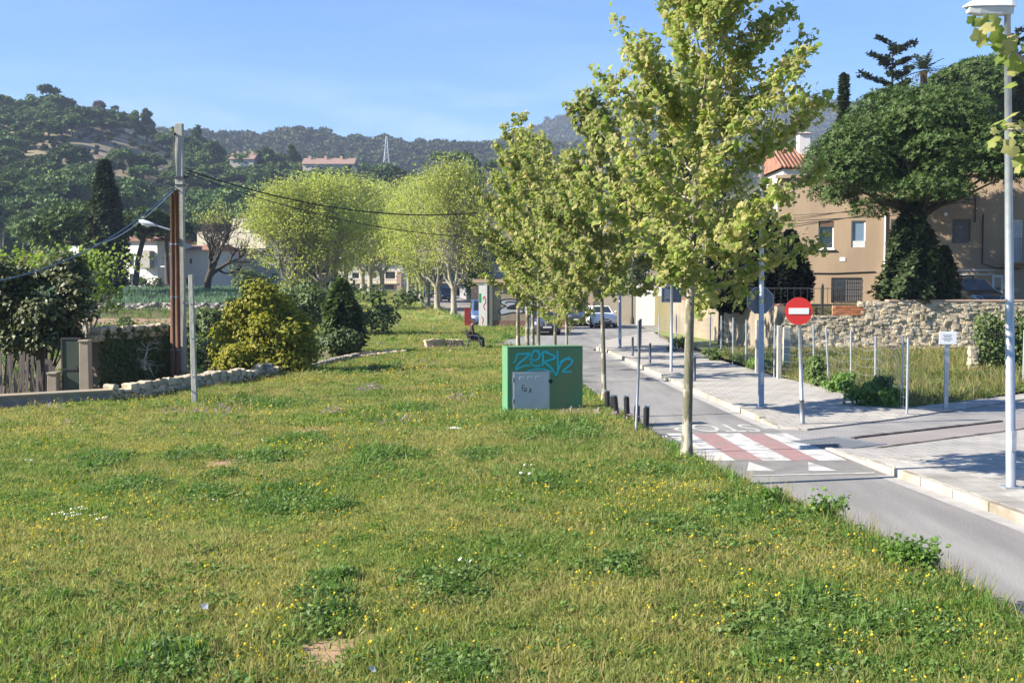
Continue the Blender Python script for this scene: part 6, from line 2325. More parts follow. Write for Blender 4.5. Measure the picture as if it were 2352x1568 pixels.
for xb, yb_, xt, yt, rad, lb in ((396.5, 874, 396, 446, .075, 'brown wooden pole strapped to the concrete one, left of two'), (408.5, 874, 404.5, 436, .075, 'brown wooden pole strapped against the concrete one, right of two')):
    b_, q = dp(xb, yb_, PYd - .3), dp(xt, yt, PYd - .3)
    t2 = thing('wooden_pole', (b_.x, PYd - .26, gpz), lb, 'utility pole', 'wooden poles strapped to the concrete pole')
    obj('pole', MB().tube([(0, 0, -.3), ((q.x - b_.x) * .5, 0, (q.z - gpz) * .5), (q.x - b_.x, 0, q.z - gpz)], [rad * 1.15, rad * 1.05, rad * .95], 12), M['wood_pole'], t2, smooth_=True)
    bands = MB()
    for z in (1.0, 2.6, 4.2):
        bands.tube([((q.x - b_.x) * z / (q.z - gpz), 0, z), ((q.x - b_.x) * z / (q.z - gpz), 0, z + .04)], rad * 1.13, 12)
    obj('steel_band', bands, M['galv_dark'], t2)
# street lamp on an arm
q = dp(391, 528, PYd - .3)
t2 = thing('street_lamp', (q.x, PYd - .3, q.z), 'white street lamp on a short arm fixed to the wooden poles', 'street lamp')
e = dp(352, 516, PYd - .3) - q
obj('arm', MB().tube([(0, 0, 0), (e.x, 0, e.z)], .028, 8), M['galv'], t2)
V, F = [], []
secs = [(e.x + .08, .04, .035), (e.x, .075, .05), (e.x - .14, .10, .075), (e.x - .32, .10, .075), (e.x - .42, .05, .04)]
for i, (x, w_, hh) in enumerate(secs):
    zc_ = e.z - (x - e.x) * .26
    for k in range(10):
        a = 2 * pi * k / 10
        V.append((x, cos(a) * w_, zc_ + sin(a) * hh))
for i in range(len(secs) - 1):
    for k in range(10):
        F.append((i * 10 + k, i * 10 + (k + 1) % 10, (i + 1) * 10 + (k + 1) % 10, (i + 1) * 10 + k))
F += [tuple(range(9, -1, -1)), tuple(range(40, 50))]
hd = obj('lamp_head', MB().add(V, F), M['lamp_white'], t2, smooth_=True)
obj('glass_bowl', MB().box((e.x - .22, 0, e.z - .02), (.26, .12, .05), rot=Matrix.Rotation(.25, 3, 'Y')), M['lamp_glass'], hd, bevel=.02)


def sag(a, b, s, n=14):
    a, b = np.array(a), np.array(b)
    return [a + (b - a) * t_ + np.array([0, 0, -s * 4 * t_ * (1 - t_)]) for t_ in np.linspace(0, 1, n)]


c0 = dp(432, 392, PYd)
for (e_, Ye, s_, rad, lb) in (((1100, 488), 46, .55, .024, 'thick black cable sagging from the concrete pole toward the plane trees, upper'), ((1120, 545), 44, .45, .014, 'thinner black cable running below the thick one toward the plane trees')):
    props(obj('overhead_cable', MB().tube(sag(c0 if rad > .02 else dp(428, 398, PYd), dp(*e_, Ye), s_), rad, 5), M['cable']), lb, 'cable', 'overhead cables on the concrete pole')
props(obj('overhead_cable', MB().tube(sag(dp(405, 428, PYd), dp(-40, 652, 26), .5, 18), .019, 5), M['cable_blue']), 'bluish service cable dropping left across the evergreen tree', 'cable', 'overhead cables on the concrete pole')
props(obj('overhead_cable', MB().tube(sag(dp(398, 440, PYd), dp(225, 560, 60), .3, 12), .018, 5), M['cable_blue']), 'bluish service cable running from the pole to the farmhouse', 'cable', 'overhead cables on the concrete pole')

p = gp(447.5, 919, .36)
t = thing('concrete_post', (p.x, p.y, .32), 'thin grey square post standing alone in the meadow by the utility pole', 'post')
H = CAMH - (632 - 645) / FPX * p.y - .32
obj('shaft', MB().add([(-.06, -.06, -.1), (.06, -.06, -.1), (.06, .06, -.1), (-.06, .06, -.1), (-.10, -.06, H), (.0, -.06, H), (.0, .05, H), (-.10, .05, H)], [(0, 1, 5, 4), (1, 2, 6, 5), (2, 3, 7, 6), (3, 0, 4, 7), (4, 5, 6, 7)]), M['concrete_post'], t, bevel=.01)
obj('cap', MB().box((-.05, -.005, H + .008), (.104, .114, .02)), M['concrete_post'], t)
gr_ = MB()
for z in (.6, 1.5, 2.3):
    gr_.box((-.03 * z / H * 2 + .0, -.064, z), (.05, .008, .012))
obj('joint_mark', gr_, M['galv_dark'], t)

# low wall at the meadow's left edge: a rendered piece, then rubble
rw_ = thing('low_wall', (0, 0, 0), 'low rendered garden wall with pale top at the left edge of the meadow', 'wall')
a, b = Vector((-17.5, 21.2)), Vector((-9.4, 27.1))
d = (b - a).normalized()
za = float(mead_h(-10.5, 25))
cx_ = (a + b) / 2
obj('body', MB().box((cx_.x, cx_.y + .25, .12), ((b - a).length, .4, .92), rz=atan2(d.y, d.x)), M['stone_grey'], rw_)
obj('top', MB().box((cx_.x, cx_.y + .25, .61), ((b - a).length + .02, .5, .06), rz=atan2(d.y, d.x)), M['render_old'], rw_)
for k_ in range(6):
    q_ = a + d * (k_ * 1.45 + .6)
    obj('stain_patch', MB().box((q_.x + .1 * d.y, q_.y + .04, .28), (1.1, .012, .45), rz=atan2(d.y, d.x)), M['stone_grey'], rw_)
rb_ = thing('rubble_wall', (0, 0, 0), 'low dry rubble wall curving along the left edge of the meadow', 'wall')
rng = np.random.default_rng(95)
pth = [(-9.7, 27.2), (-9.3, 28.2), (-7.6, 33.2), (-6.8, 37.5), (-5.9, 44.5), (-4.4, 47.6)]
lim = [60, 110, 60, 30, 20]
core = MB()
for i in range(len(pth) - 1):
    a, b = Vector(pth[i]), Vector(pth[i + 1])
    mid_ = (a + b) / 2
    hh = float(mead_h(mid_.x + .4, mid_.y)) + [.22, .22, .24, .1, .0][i]
    d = (b - a).normalized()
    core.box((mid_.x - .12, mid_.y, hh / 2 - .15), ((b - a).length, .3, hh + .2), rz=atan2(d.y, d.x))
    lay_stones(rb_, a, b, hh - .42, lambda t_, hh=hh: hh + .12, rng, .19, .125, .22, limit=lim[i], mat='stone_grey')
obj('core', core, M['mortar'], rb_)
pb = thing('bench_wall', (0, 0, 0), 'short low stone wall running to the bench', 'wall')
a, b = gp(974, 800, .12), gp(1068, 797, .12)
hb_ = .42
lay_stones(pb, (a.x, a.y - .15), (b.x, b.y - .15), .05, lambda t_: .5, rng, .32, .2, .28, limit=40, mat='stone_grey')
obj('core', MB().box(((a.x + b.x) / 2, (a.y + b.y) / 2 + .05, .2), (abs(b.x - a.x), .3, .5), rz=atan2(b.y - a.y, b.x - a.x)), M['mortar'], pb)
for px_, py, s, lb in ((850, 818, .35, 'grey boulder lying at the meadow edge beside the conical shrub'), (900, 812, .28, 'smaller pale boulder farther along the meadow edge')):
    p = gp(px_, py, .15)
    o = obj('boulder', STONES[2], M['stone_grey'])
    o.location = (p.x, p.y, .18)
    o.scale = (s * 2.2, s * 1.2, s)
    props(o, lb, 'stone')

# garden gate, pillars, reed fence, garden walls
GYd = 31.0
gt = thing('garden_gate', (dp(143, 900, GYd).x, GYd, .0), 'dark green sheet-metal garden gate between rough pillars', 'gate')
gw = 45 / FPX * GYd
gh = 145 / FPX * GYd
M['gate_green'] = pmat('dark_green_sheet', (.03, .045, .035), (.045, .06, .04), 3, .6, 0)
obj('sheet', MB().box((gw / 2, 0, gh / 2), (gw, .03, gh)), M['gate_green'], gt)
fr_ = MB()
frame_ring(fr_, 0, gw, 0, gh, -.025, .04, .03)
fr_.box((gw / 2, -.025, gh * .5), (gw - .08, .03, .04))
obj('gate_frame', fr_, M['iron'], gt)
obj('handle', MB().box((gw - .09, -.06, gh * .52), (.03, .05, .12)), M['iron'], gt)
for px_, w_, yt, lb in ((200, 24, 776, 'pale rendered gate pillar right of the green gate'), (126, 24, 850, 'broken low gate pillar left of the green gate')):
    p = dp(px_, 905, GYd)
    t = thing('gate_pillar', (p.x, GYd - .05, -.1), lb, 'pillar', 'pillars of the garden gate')
    hh = (912 - yt) / FPX * GYd + .1
    obj('shaft', MB().box((0, 0, hh / 2), (w_ / FPX * GYd, .3, hh), taper=.9), M['render_old'], t, bevel=.02)
    obj('cap', MB().box((0, 0, hh + .02), (w_ / FPX * GYd * 1.02, .34, .06)), M['render_old'], t, bevel=.02)
rf_ = thing('reed_fence', (0, 0, 0), 'grey weathered board fence with ragged tops at the left edge', 'fence')
M['old_board'] = pmat('weathered_board', (.15, .125, .11), (.09, .075, .065), 4, .9, .2, stretch=(3, 3, .4), island=.2)
x = dp(-60, 850, 31).x
i = 0
while x < dp(118, 850, 31).x:
    w_ = random.uniform(.05, .11)
    hh = random.uniform(.95, 1.32) * (1 if i % 5 else .7)
    o = obj('plank', MB().box((0, 0, hh / 2), (w_, .02, hh), taper=.92), M['old_board'], rf_, loc=(x + w_ / 2, 31.2 + random.uniform(-.05, .05), .05))
    o.rotation_euler = (random.uniform(-.08, .08), random.uniform(-.09, .09), 0)
    x += w_ + random.uniform(.0, .035)
    i += 1
gwl = thing('garden_wall', (0, 0, 0), 'shaded earthy garden wall overgrown with ivy right of the gate', 'wall')
a, b = dp(211, 900, 33.5), dp(384, 880, 37)
d = Vector((b.x - a.x, b.y - a.y))
obj('wall', MB().box(((a.x + b.x) / 2, (a.y + b.y) / 2 + .3, .75), (d.length, .35, 1.75), rz=atan2(d.y, d.x)), pmat('shade_toned_wall', (.12, .10, .075), (.07, .06, .048), 1.4, .95, .3, c3=(.17, .14, .10), s3=.7), gwl)  # earth colour darkened so the wall's shade sits in the albedo
lay_stones(gwl, (a.x, a.y + .1), (b.x, b.y + .1), 1.45, lambda t_: 1.75, rng, .3, .18, .3, limit=40, mat='stone_grey')
iv = MB()
n = 7000
u = rng.uniform(0, 1, n)
P = np.stack([a.x + d.x * u + .13 + np.abs(rng.normal(size=n)) * .07, a.y + d.y * u + .2 + rng.normal(size=n) * .06, rng.uniform(.0, 1.75, n)], 1)
P = P[vnoise(P[:, 0], P[:, 2], .8, 6) > -.45]
leaves(iv, P, rng.uniform(.06, .14, len(P)), LEAF_D, bias=(1, -.4, .3), amt=1.5, rng=rng)
obj('ivy', iv, M['leaf_shrub'], gwl, kind='stuff')
tr, tips = bare_tree(rng, 2.0, 1.0, .04, 3, up=-.1)
p = dp(330, 800, 33.5)
t = plant_tree('dead_branches', (p.x, 33.6, .6), [('branches', tr, M['bark_grey'])], 'tangle of grey dead branches in front of the garden wall', 'branches')

# fields behind: earth, terrace walls, crop rows
sheet('ploughed_field', [(-46, 72), (-18, 72), (-19, 92), (-52, 92)], lambda x_, y_: float(g(x_, y_)) + .12, M['soil'], kind='structure')
tw = thing('terrace_wall', (0, 0, 0), 'long low stone terrace wall below the green crop', 'wall')
tg_ = float(g(-37, 106))
obj('wall', MB().box((-37, 106, tg_ + .15), (38, .5, 1.0)), M['stone_grey'], tw)
sc_ = np.random.default_rng(96)
tw2 = MB()
arrs = [stone_arr(m_) for m_ in STONES]
for k_ in range(260):
    V_, F_ = arrs[k_ % 7]
    tw2.add(V_ * np.array([.45, .2, .26]) * sc_.uniform(.6, 1.2) + np.array([sc_.uniform(-56, -18), 105.74, tg_ + sc_.uniform(.0, .6)]), F_)
obj('small_stone', tw2, M['stone_grey'], tw, smooth_=True, kind='stuff')
# ================================================================== cars
M['tyre'] = pmat('tyre_rubber', (.015, .015, .015), (.022, .022, .022), 9, .85)
M['rim'] = pmat('alloy_rim', (.45, .46, .48), (.36, .37, .39), 6, .35, metal=.7)
M['headlamp'] = flat('headlamp_lens', (.55, .58, .6), .08, spec=.8)
M['plate'] = flat('number_plate', (.7, .7, .68), .5)


def car_paint(name, c):
    m, t, b, out = newmat(name)
    b.inputs['Base Color'].default_value = rgb(c)
    b.inputs['Roughness'].default_value = .35
    b.inputs['Metallic'].default_value = .25 if max(c) < .5 else 0
    b.inputs['Coat Weight'].default_value = .7
    b.inputs['Coat Roughness'].default_value = .06
    return m


def car(loc, rz, label, paint, L=4.0, Wd=1.72, H=1.46, boxy=0.0, group='parked cars'):
    """forward is local +x"""
    t = thing('parked_car', loc, label, 'car', group, rz)
    w = Wd / 2
    l = L / 2
    hb = .98 + boxy * .1
    S = [(l, w * .62, .32, .60), (l * .97, w * .84, .24, .70), (l * .88, w * .96, .20, .80), (l * .62, w, .18, .90), (l * .44, w, .18, hb), (-l * .5, w, .18, hb + .02), (-l * .86, w * .97, .20, hb), (-l * .97, w * .9, .26, hb - .08), (-l, w * .8, .34, hb - .2)]
    V, F = [], []
    for x, ww, zb, zt in S:
        V += [(x, -ww * .88, zb), (x, -ww, zb + .14), (x, -ww, (zb + zt) / 2), (x, -ww * .97, zt - .1), (x, -ww * .86, zt), (x, 0, zt + .03), (x, ww * .86, zt), (x, ww * .97, zt - .1), (x, ww, (zb + zt) / 2), (x, ww, zb + .14), (x, ww * .88, zb)]
    k = 11
    for i in range(len(S) - 1):
        for j in range(k):
            j2 = (j + 1) % k
            F.append((i * k + j, (i + 1) * k + j, (i + 1) * k + j2, i * k + j2))
    F += [tuple(range(k)), tuple(range(len(S) * k - 1, (len(S) - 1) * k - 1, -1))]
    body = obj('body', MB().add(V, F), paint, t, smooth_=False)
    sb = body.modifiers.new('bevel', 'BEVEL')
    sb.width, sb.segments = .02, 2
    # greenhouse
    xb0, xb1, xt0, xt1 = l * .46, -l * .88, l * (.10 + .1 * boxy), -l * .66 - boxy * .25
    wb, wt = w * .87, w * .68 + boxy * .08
    zb, zt = hb - .03, H
    gv = [(xb0, -wb, zb), (xb0, wb, zb), (xb1, wb, zb), (xb1, -wb, zb), (xt0, -wt, zt - .03), (xt0, wt, zt - .03), (xt1, wt, zt - .04), (xt1, -wt, zt - .04), (xt0 - .15, 0, zt + .01), (xt1 + .15, 0, zt)]
    gh = MB().add(gv, [(0, 1, 5, 4), (1, 2, 6, 5), (2, 3, 7, 6), (3, 0, 4, 7), (4, 5, 8), (5, 6, 9, 8), (6, 7, 9), (7, 4, 8, 9)])
    obj('roof', gh, paint, t, bevel=.03)

    def inset(a, b, c, d, mx, my0, my1, out_):
        a, b, c, d = map(np.array, (a, b, c, d))
        def P(u, v):
            return (a * (1 - u) + b * u) * (1 - v) + (d * (1 - u) + c * u) * v
        q = [P(mx, my0), P(1 - mx, my0), P(1 - mx, my1), P(mx, my1)]
        o = np.array(out_) * .008
        return [x + o for x in q]
    G = [np.array(v, float) for v in gv]
    obj('windscreen', MB().add(inset(G[0], G[1], G[5], G[4], .07, .08, .93, (1, 0, .6)), [(0, 1, 2, 3)]), M['dark_glass'], t)
    obj('rear_window', MB().add(inset(G[2], G[3], G[7], G[6], .1, .15, .9, (-1, 0, .6)), [(0, 1, 2, 3)]), M['dark_glass'], t)
    for sgn, (a, b, c, d) in ((1, (G[2], G[1], G[5], G[6])), (-1, (G[0], G[3], G[7], G[4]))):
        for u0, u1 in ((.04, .48), (.53, .95)):
            aa, bb = a * (1 - u0) + b * u0, a * (1 - u1) + b * u1
            dd_, cc = d * (1 - u0) + c * u0, d * (1 - u1) + c * u1
            obj('side_window', MB().add(inset(aa, bb, cc, dd_, .05, .12, .9, (0, sgn, .3)), [(0, 1, 2, 3)]), M['dark_glass'], t)
        obj('mirror', MB().box((l * .40, sgn * (w + .07), hb + .08), (.12, .17, .13)), paint, t, bevel=.03)
        hx = [(l * .985, w * .40, .60), (l * .955, w * .90, .63), (l * .86, w * .99, .74), (l * .875, w * .84, .80), (l * .95, w * .46, .72)]
        hv = [(x - .06, sgn * y, z) for x, y, z in hx] + [(x + .035, sgn * (y + .012), z) for x, y, z in hx]
        obj('headlight', MB().add(hv, [(5, 6, 7, 8, 9), (4, 3, 2, 1, 0), (0, 1, 6, 5), (1, 2, 7, 6), (2, 3, 8, 7), (3, 4, 9, 8), (4, 0, 5, 9)]), M['headlamp'], t)
        obj('tail_light', MB().box((-l * .975, sgn * w * .78, .82), (.08, .2, .2)), M['red_sign'], t)
        for x in (l * .62, -l * .63):
            r_ = .315
            mb = MB()
            a_ = np.linspace(0, 2 * pi, 20, endpoint=False)
            o_ = [(cos(q) * r_, sin(q) * r_) for q in a_]
            mb.prism(o_, 'y', -.1, .1)
            wv = np.concatenate(mb.v) + np.array([x, sgn * (w - .08), r_])
            wf = [tuple(q) for f in mb.f for q in f]
            wl = obj('wheel', MB().add(wv, wf), M['tyre'], t)
            o_ = [(cos(q) * .2, sin(q) * .2) for q in a_]
            mb = MB().prism(o_, 'y', -.01, .01)
            obj('rim', MB().add(np.concatenate(mb.v) + np.array([x, sgn * (w + .03), r_]), [tuple(q) for f in mb.f for q in f]), M['rim'], wl)
            o_ = [(cos(q) * .37, sin(q) * .37) for q in np.linspace(-.2, pi + .2, 14)]
            mb = MB().prism(o_, 'y', -.004, .004)
            obj('wheel_arch', MB().add(np.concatenate(mb.v) + np.array([x, sgn * (w + .004), r_]), [tuple(q) for f in mb.f for q in f]), M['black'], wl)
    obj('grille', MB().box((l + .005, 0, .42), (.05, w * 1.0, .12)).box((l - .005, 0, .58), (.06, w * .62, .06)), M['black'], t, bevel=.01)
    obj('bumper', MB().box((l * .965, 0, .28), (.18, w * 1.5, .12)).box((-l * .965, 0, .34), (.14, w * 1.6, .18)), M['black'], t, bevel=.03)
    obj('number_plate', MB().box((l + .035, 0, .485), (.012, .5, .11)).box((-l - .012, 0, .6), (.012, .5, .11)), M['plate'], t)
    return t


def face(fx, fy):
    return atan2(fy, fx)


Y = 80
car(((1381 - CX) / FPX * Y, Y + 1.2, .0), face(.10, -1), 'white hatchback parked facing us before the cream wall', car_paint('white_car_paint', (.78, .78, .78)), L=4.1, Wd=1.78)
Y = 82.5
car(((1317 - CX) / FPX * Y, Y + 1.2, .0), face(.10, -1), 'dark blue hatchback parked beside the white car', car_paint('dark_blue_car_paint', (.05, .06, .10)), L=4.1, Wd=1.74, H=1.52)
Y = 68.5
car(((1243 - CX) / FPX * Y + .1, Y + 1.6, .0), face(.12, -1), 'old dark grey saloon parked at the grass edge before the graffiti wall', car_paint('dark_grey_car_paint', (.06, .065, .085)), L=4.1, Wd=1.68, H=1.40)
car((-2.05, 80.8, .06), face(.1, -1), 'blue van half hidden behind the graffiti building', car_paint('blue_van_paint', (.10, .17, .36)), L=4.2, Wd=1.75, H=1.82, boxy=.9)
X = (1022 - CX) / FPX * 158
car((X, 158, float(g(X, 158)) + .08), face(.25, -1), 'dark off-road car far along the street behind the planes', car_paint('dark_suv_paint', (.03, .035, .05)), L=4.4, Wd=1.8, H=1.78, boxy=.9)
for px_, Y, lb, c in ((943, 181, 'dark car at the far end of the street, leftmost beside the last plane', (.03, .03, .04)), (958, 176, 'navy car parked between plane trunks at the far end of the street', (.03, .05, .12)), (973, 180, 'blue-grey car in the shade at the far end of the street', (.06, .07, .11))):
    X = (px_ - CX) / FPX * Y
    car((X, Y, float(g(X, Y)) + .08), face(.5, -1), lb, car_paint('far_car_paint', c))
X = (2250 - CX) / FPX * 50.2
car((X, 51.4, TZ - .30), face(.12, -1), 'dark green car parked on the terrace before the tan house', car_paint('dark_green_car_paint', (.02, .035, .035)), L=3.9, H=1.5)

# ================================================================== bench and person
bp_ = gp(1090, 803, .10)
bz = float(mead_h(min(bp_.x, -2.0), bp_.y))
bn = thing('park_bench', (bp_.x, bp_.y, bz - .03), 'park bench with curved metal ends on which a person sits', 'bench')
M['bench_metal'] = pmat('bench_metal', (.17, .17, .18), (.12, .12, .13), 8, .5, metal=.4)
M['bench_slat'] = pmat('bench_slat', (.13, .07, .04), (.09, .05, .03), 5, .7)
for y in (-.75, .75):
    mb = MB()
    mb.tube([(-.38, y, 0), (-.30, y, .25), (-.26, y, .46), (-.33, y, .70), (-.40, y, .88)], .028, 8)
    mb.tube([(.26, y, 0), (.25, y, .25), (.22, y, .43), (-.26, y, .40)], .028, 8)
    mb.tube([(-.30, y, .64), (-.05, y, .68), (.20, y, .64), (.24, y, .42)], .024, 8)
    obj('end_frame', mb, M['bench_metal'], bn)
for i in range(4):
    obj('slat', MB().box((-.18 + i * .125, 0, .455 - i * .002), (.10, 1.56, .03)), M['bench_slat'], bn, label=None)
for i in range(3):
    o = obj('slat', MB().box((0, 0, 0), (.028, 1.56, .09)), M['bench_slat'], bn, loc=(-.265 - i * .035, 0, .58 + i * .13))
    o.rotation_euler.y = -.27

pr = thing('person', (bp_.x - .02, bp_.y - .12, bz - .03), 'person in dark brown jacket and blue jeans sitting on the bench', 'person')
J = {'pelvis': (-.10, 0, .55), 'waist': (-.12, 0, .70), 'chest': (-.12, 0, .90), 'necklow': (-.10, 0, 1.06), 'neck': (-.07, 0, 1.12), 'head0': (-.045, 0, 1.18), 'head1': (-.03, 0, 1.27), 'head2': (-.04, 0, 1.34),
     'hipL': (-.07, .10, .53), 'kneeL': (.40, .13, .53), 'shinL': (.40, .13, .30), 'ankL': (.38, .13, .09), 'toeL': (.57, .15, .05),
     'hipR': (-.07, -.10, .53), 'kneeR': (.40, -.12, .52), 'shinR': (.43, -.12, .30), 'ankR': (.43, -.12, .09), 'toeR': (.62, -.14, .05),
     'shL': (-.12, .19, 1.0), 'elL': (-.02, .25, .74), 'wrL': (.22, .13, .66), 'haL': (.29, .10, .645),
     'shR': (-.12, -.19, 1.0), 'elR': (-.02, -.25, .74), 'wrR': (.22, -.12, .67), 'haR': (.29, -.09, .65)}
RD = {'pelvis': .145, 'waist': .14, 'chest': .155, 'necklow': .085, 'neck': .056, 'head0': .07, 'head1': .095, 'head2': .085, 'hipL': .10, 'kneeL': .068, 'shinL': .06, 'ankL': .045, 'toeL': .036, 'hipR': .10, 'kneeR': .068, 'shinR': .06, 'ankR': .045, 'toeR': .036,
      'shL': .072, 'elL': .052, 'wrL': .032, 'haL': .036, 'shR': .072, 'elR': .052, 'wrR': .032, 'haR': .036}
E = [('pelvis', 'waist'), ('waist', 'chest'), ('chest', 'necklow'), ('necklow', 'neck'), ('neck', 'head0'), ('head0', 'head1'), ('head1', 'head2')]
for s in 'LR':
    E += [('pelvis', 'hip' + s), ('hip' + s, 'knee' + s), ('knee' + s, 'shin' + s), ('shin' + s, 'ank' + s), ('ank' + s, 'toe' + s), ('chest', 'sh' + s), ('sh' + s, 'el' + s), ('el' + s, 'wr' + s), ('wr' + s, 'ha' + s)]
# five fingers on each hand, curled over the lap
for s, sg in (('L', 1), ('R', -1)):
    h0 = np.array(J['ha' + s])
    for k in range(4):
        a = np.array([.03, sg * (.026 - .017 * k), .004])
        n1, n2 = 'f%s%d' % (s, k), 'g%s%d' % (s, k)
        ln = (.030, .036, .034, .026)[k]
        J[n1] = tuple(h0 + a + np.array([ln, 0, -.008]))
        J[n2] = tuple(h0 + a + np.array([ln * 1.8, 0, -.035]))
        RD[n1], RD[n2] = .009, .007
        E += [('ha' + s, n1), (n1, n2)]
    J['t' + s] = tuple(h0 + np.array([.01, -sg * .045, .005]))
    J['u' + s] = tuple(h0 + np.array([.04, -sg * .055, -.01]))
    RD['t' + s], RD['u' + s] = .010, .008
    E += [('ha' + s, 't' + s), ('t' + s, 'u' + s)]
names = list(J)
me = bpy.data.meshes.new('body')
me.from_pydata([J[n] for n in names], [(names.index(a), names.index(b)) for a, b in E], [])
tmp = bpy.data.objects.new('body_skin', me)
COL.objects.link(tmp)
sk = tmp.modifiers.new('skin', 'SKIN')
if not me.skin_vertices:
    bpy.context.view_layer.objects.active = tmp
    bpy.ops.mesh.customdata_skin_add()
for i, n in enumerate(names):
    sv = me.skin_vertices[0].data[i]
    r_ = RD[n]
    sv.radius = (r_, r_)
    sv.use_root = n == 'pelvis'
    if n in ('chest', 'waist', 'pelvis'):
        sv.radius = (r_ * .82, r_ * 1.12)
ss = tmp.modifiers.new('sub', 'SUBSURF')
ss.levels = ss.render_levels = 1
bpy.context.view_layer.update()
bm_ = bpy.data.meshes.new_from_object(tmp.evaluated_get(bpy.context.evaluated_depsgraph_get()))
bpy.data.objects.remove(tmp)
M['jacket'] = pmat('brown_jacket', (.075, .055, .038), (.05, .038, .027), 9, .9)
M['jeans'] = pmat('blue_jeans', (.022, .035, .075), (.03, .05, .10), 9, .9)
M['skin'] = pmat('skin', (.46, .27, .19), (.40, .23, .16), 9, .6)
M['shoe'] = flat('dark_shoe', (.02, .02, .022), .6)
M['hair'] = pmat('dark_hair', (.03, .02, .014), (.05, .033, .022), 20, .7)
for k_ in ('jacket', 'jeans', 'skin', 'shoe'):
    bm_.materials.append(M[k_])
segs = {'jacket': [E_ for E_ in E if E_[0][:2] in ('wa', 'ch', 'sh') or E_[0][:2] == 'el' or E_ == ('pelvis', 'waist')], 'skin': [E_ for E_ in E if E_[0][:3] in ('nec', 'hea') or E_[0][:2] in ('ha', 'wr') or E_[0][0] in 'ft' and len(E_[0]) <= 3], 'jeans': [E_ for E_ in E if E_[0][:3] in ('hip', 'kne', 'shi') or E_[1][:3] == 'hip'], 'shoe': [E_ for E_ in E if E_[0][:3] == 'ank']}
idx_ = ['jacket', 'jeans', 'skin', 'shoe']
for p_ in bm_.polygons:
    c_ = np.array(p_.center)
    best, bd_ = 0, 9
    for mi, k_ in enumerate(idx_):
        for a, b in segs[k_]:
            A, B = np.array(J[a]), np.array(J[b])
            t_ = np.clip(np.dot(c_ - A, B - A) / (np.dot(B - A, B - A) + 1e-9), 0, 1)
            d_ = np.linalg.norm(c_ - A - (B - A) * t_) / ((RD[a] + RD[b]) / 2)
            if d_ < bd_:
                best, bd_ = mi, d_
    p_.material_index = best
    p_.use_smooth = True
bm_.name = 'body'
ob = bpy.data.objects.new('body', bm_)
COL.objects.link(ob)
ob.parent = pr
bmh = bmesh.new()
bmesh.ops.create_icosphere(bmh, subdivisions=2, radius=1)
for v in bmh.verts:
    v.co = Vector((v.co.x * .115 - .06, v.co.y * .10, v.co.z * .105 + 1.285))
    if v.co.x > .0:
        v.co.z = max(v.co.z, 1.325)
    v.co += Vector((random.uniform(-.006, .006),) * 3)
hm = bpy.data.meshes.new('hair')
bmh.to_mesh(hm)
bmh.free()
obj('hair', hm, M['hair'], pr)
obj('nose', MB().add([(.062, -.014, 1.245), (.062, .014, 1.245), (.088, 0, 1.24), (.064, 0, 1.285)], [(0, 2, 3), (2, 1, 3), (0, 1, 2), (1, 0, 3)]), M['skin'], pr)
obj('mouth', MB().box((.062, 0, 1.215), (.012, .045, .01)), flat('lips', (.35, .13, .11), .5), pr)
for y in (-.035, .035):
    obj('eye', MB().disc((.058, y, 1.285), .012, 8, 'x', .02), M['shoe'], pr)
    obj('ear', MB().box((-.03, y * 2.85, 1.27), (.045, .018, .06)), M['skin'], pr, bevel=.008)
obj('collar', MB().tube([(-.1, 0, 1.06), (-.07, 0, 1.115)], [.105, .075], 12, caps=False), flat('red_scarf', (.25, .05, .05), .8), pr)

# ================================================================== meadow plants
def blades(rng, n, h0, h1, spread, w, lean=.5):
    mb = MB()
    for i in range(n):
        a, r_ = rng.uniform(0, 2 * pi), spread * sqrt(rng.uniform())
        b = np.array([cos(a) * r_, sin(a) * r_, -.015])
        h = rng.uniform(h0, h1)
        d = np.array([cos(a + rng.normal() * .8), sin(a + rng.normal() * .8), 0]) * h * rng.uniform(.1, lean)
        t_ = rng.uniform(0, pi)
        s = np.array([cos(t_), sin(t_), 0]) * w * rng.uniform(.6, 1.3)
        m_ = b + d * .35 + np.array([0, 0, h * .62])
        mb.add([b - s, b + s, m_ + s * .8, m_ - s * .8, b + d + np.array([0, 0, h])], [(0, 1, 2, 3), (3, 2, 4)])
    return mb


def rosette(rng, n, r0, h, size, tpl=LEAF_Q):
    mb = MB()
    a = rng.uniform(0, 2 * pi, n)
    rr = r0 * np.sqrt(rng.uniform(0, 1, n))
    P = np.stack([np.cos(a) * rr, np.sin(a) * rr, h * rng.uniform(.15, 1, n) * (1 - .5 * rr / r0)], 1)
    leaves(mb, P, size * rng.uniform(.5, 1.25, n), tpl, bias=(0, 0, 1), amt=1.3, rng=rng)
    return mb


def flower(rng, n, h0, h1, spread, size, petals=5):
    mb = MB()
    for i in range(n):
        a, r_ = rng.uniform(0, 2 * pi), spread * sqrt(rng.uniform())
        b = np.array([cos(a) * r_, sin(a) * r_, -.01])
        h = rng.uniform(h0, h1)
        tp = b + np.array([rng.normal() * .02, rng.normal() * .02, h])
        s = np.array([.002, 0, 0])
        mb.add([b - s, b + s, tp + s, tp - s], [(0, 1, 2, 3)], 0)
        z = unit(np.array([-.3, -.5, .8]) + rng.normal(size=3) * .35)
        x = unit(np.cross(z, rng.normal(size=3)))
        y = np.cross(z, x)
        q = [tp + (x * cos(t_) + y * sin(t_)) * size * (1 if k % 2 else .62) for k, t_ in enumerate(np.linspace(0, 2 * pi, petals * 2, endpoint=False))]
        mb.add([tp + z * size * .25] + q, [(0, 1 + k, 1 + (k + 1) % (petals * 2)) for k in range(petals * 2)], 1)
    return mb


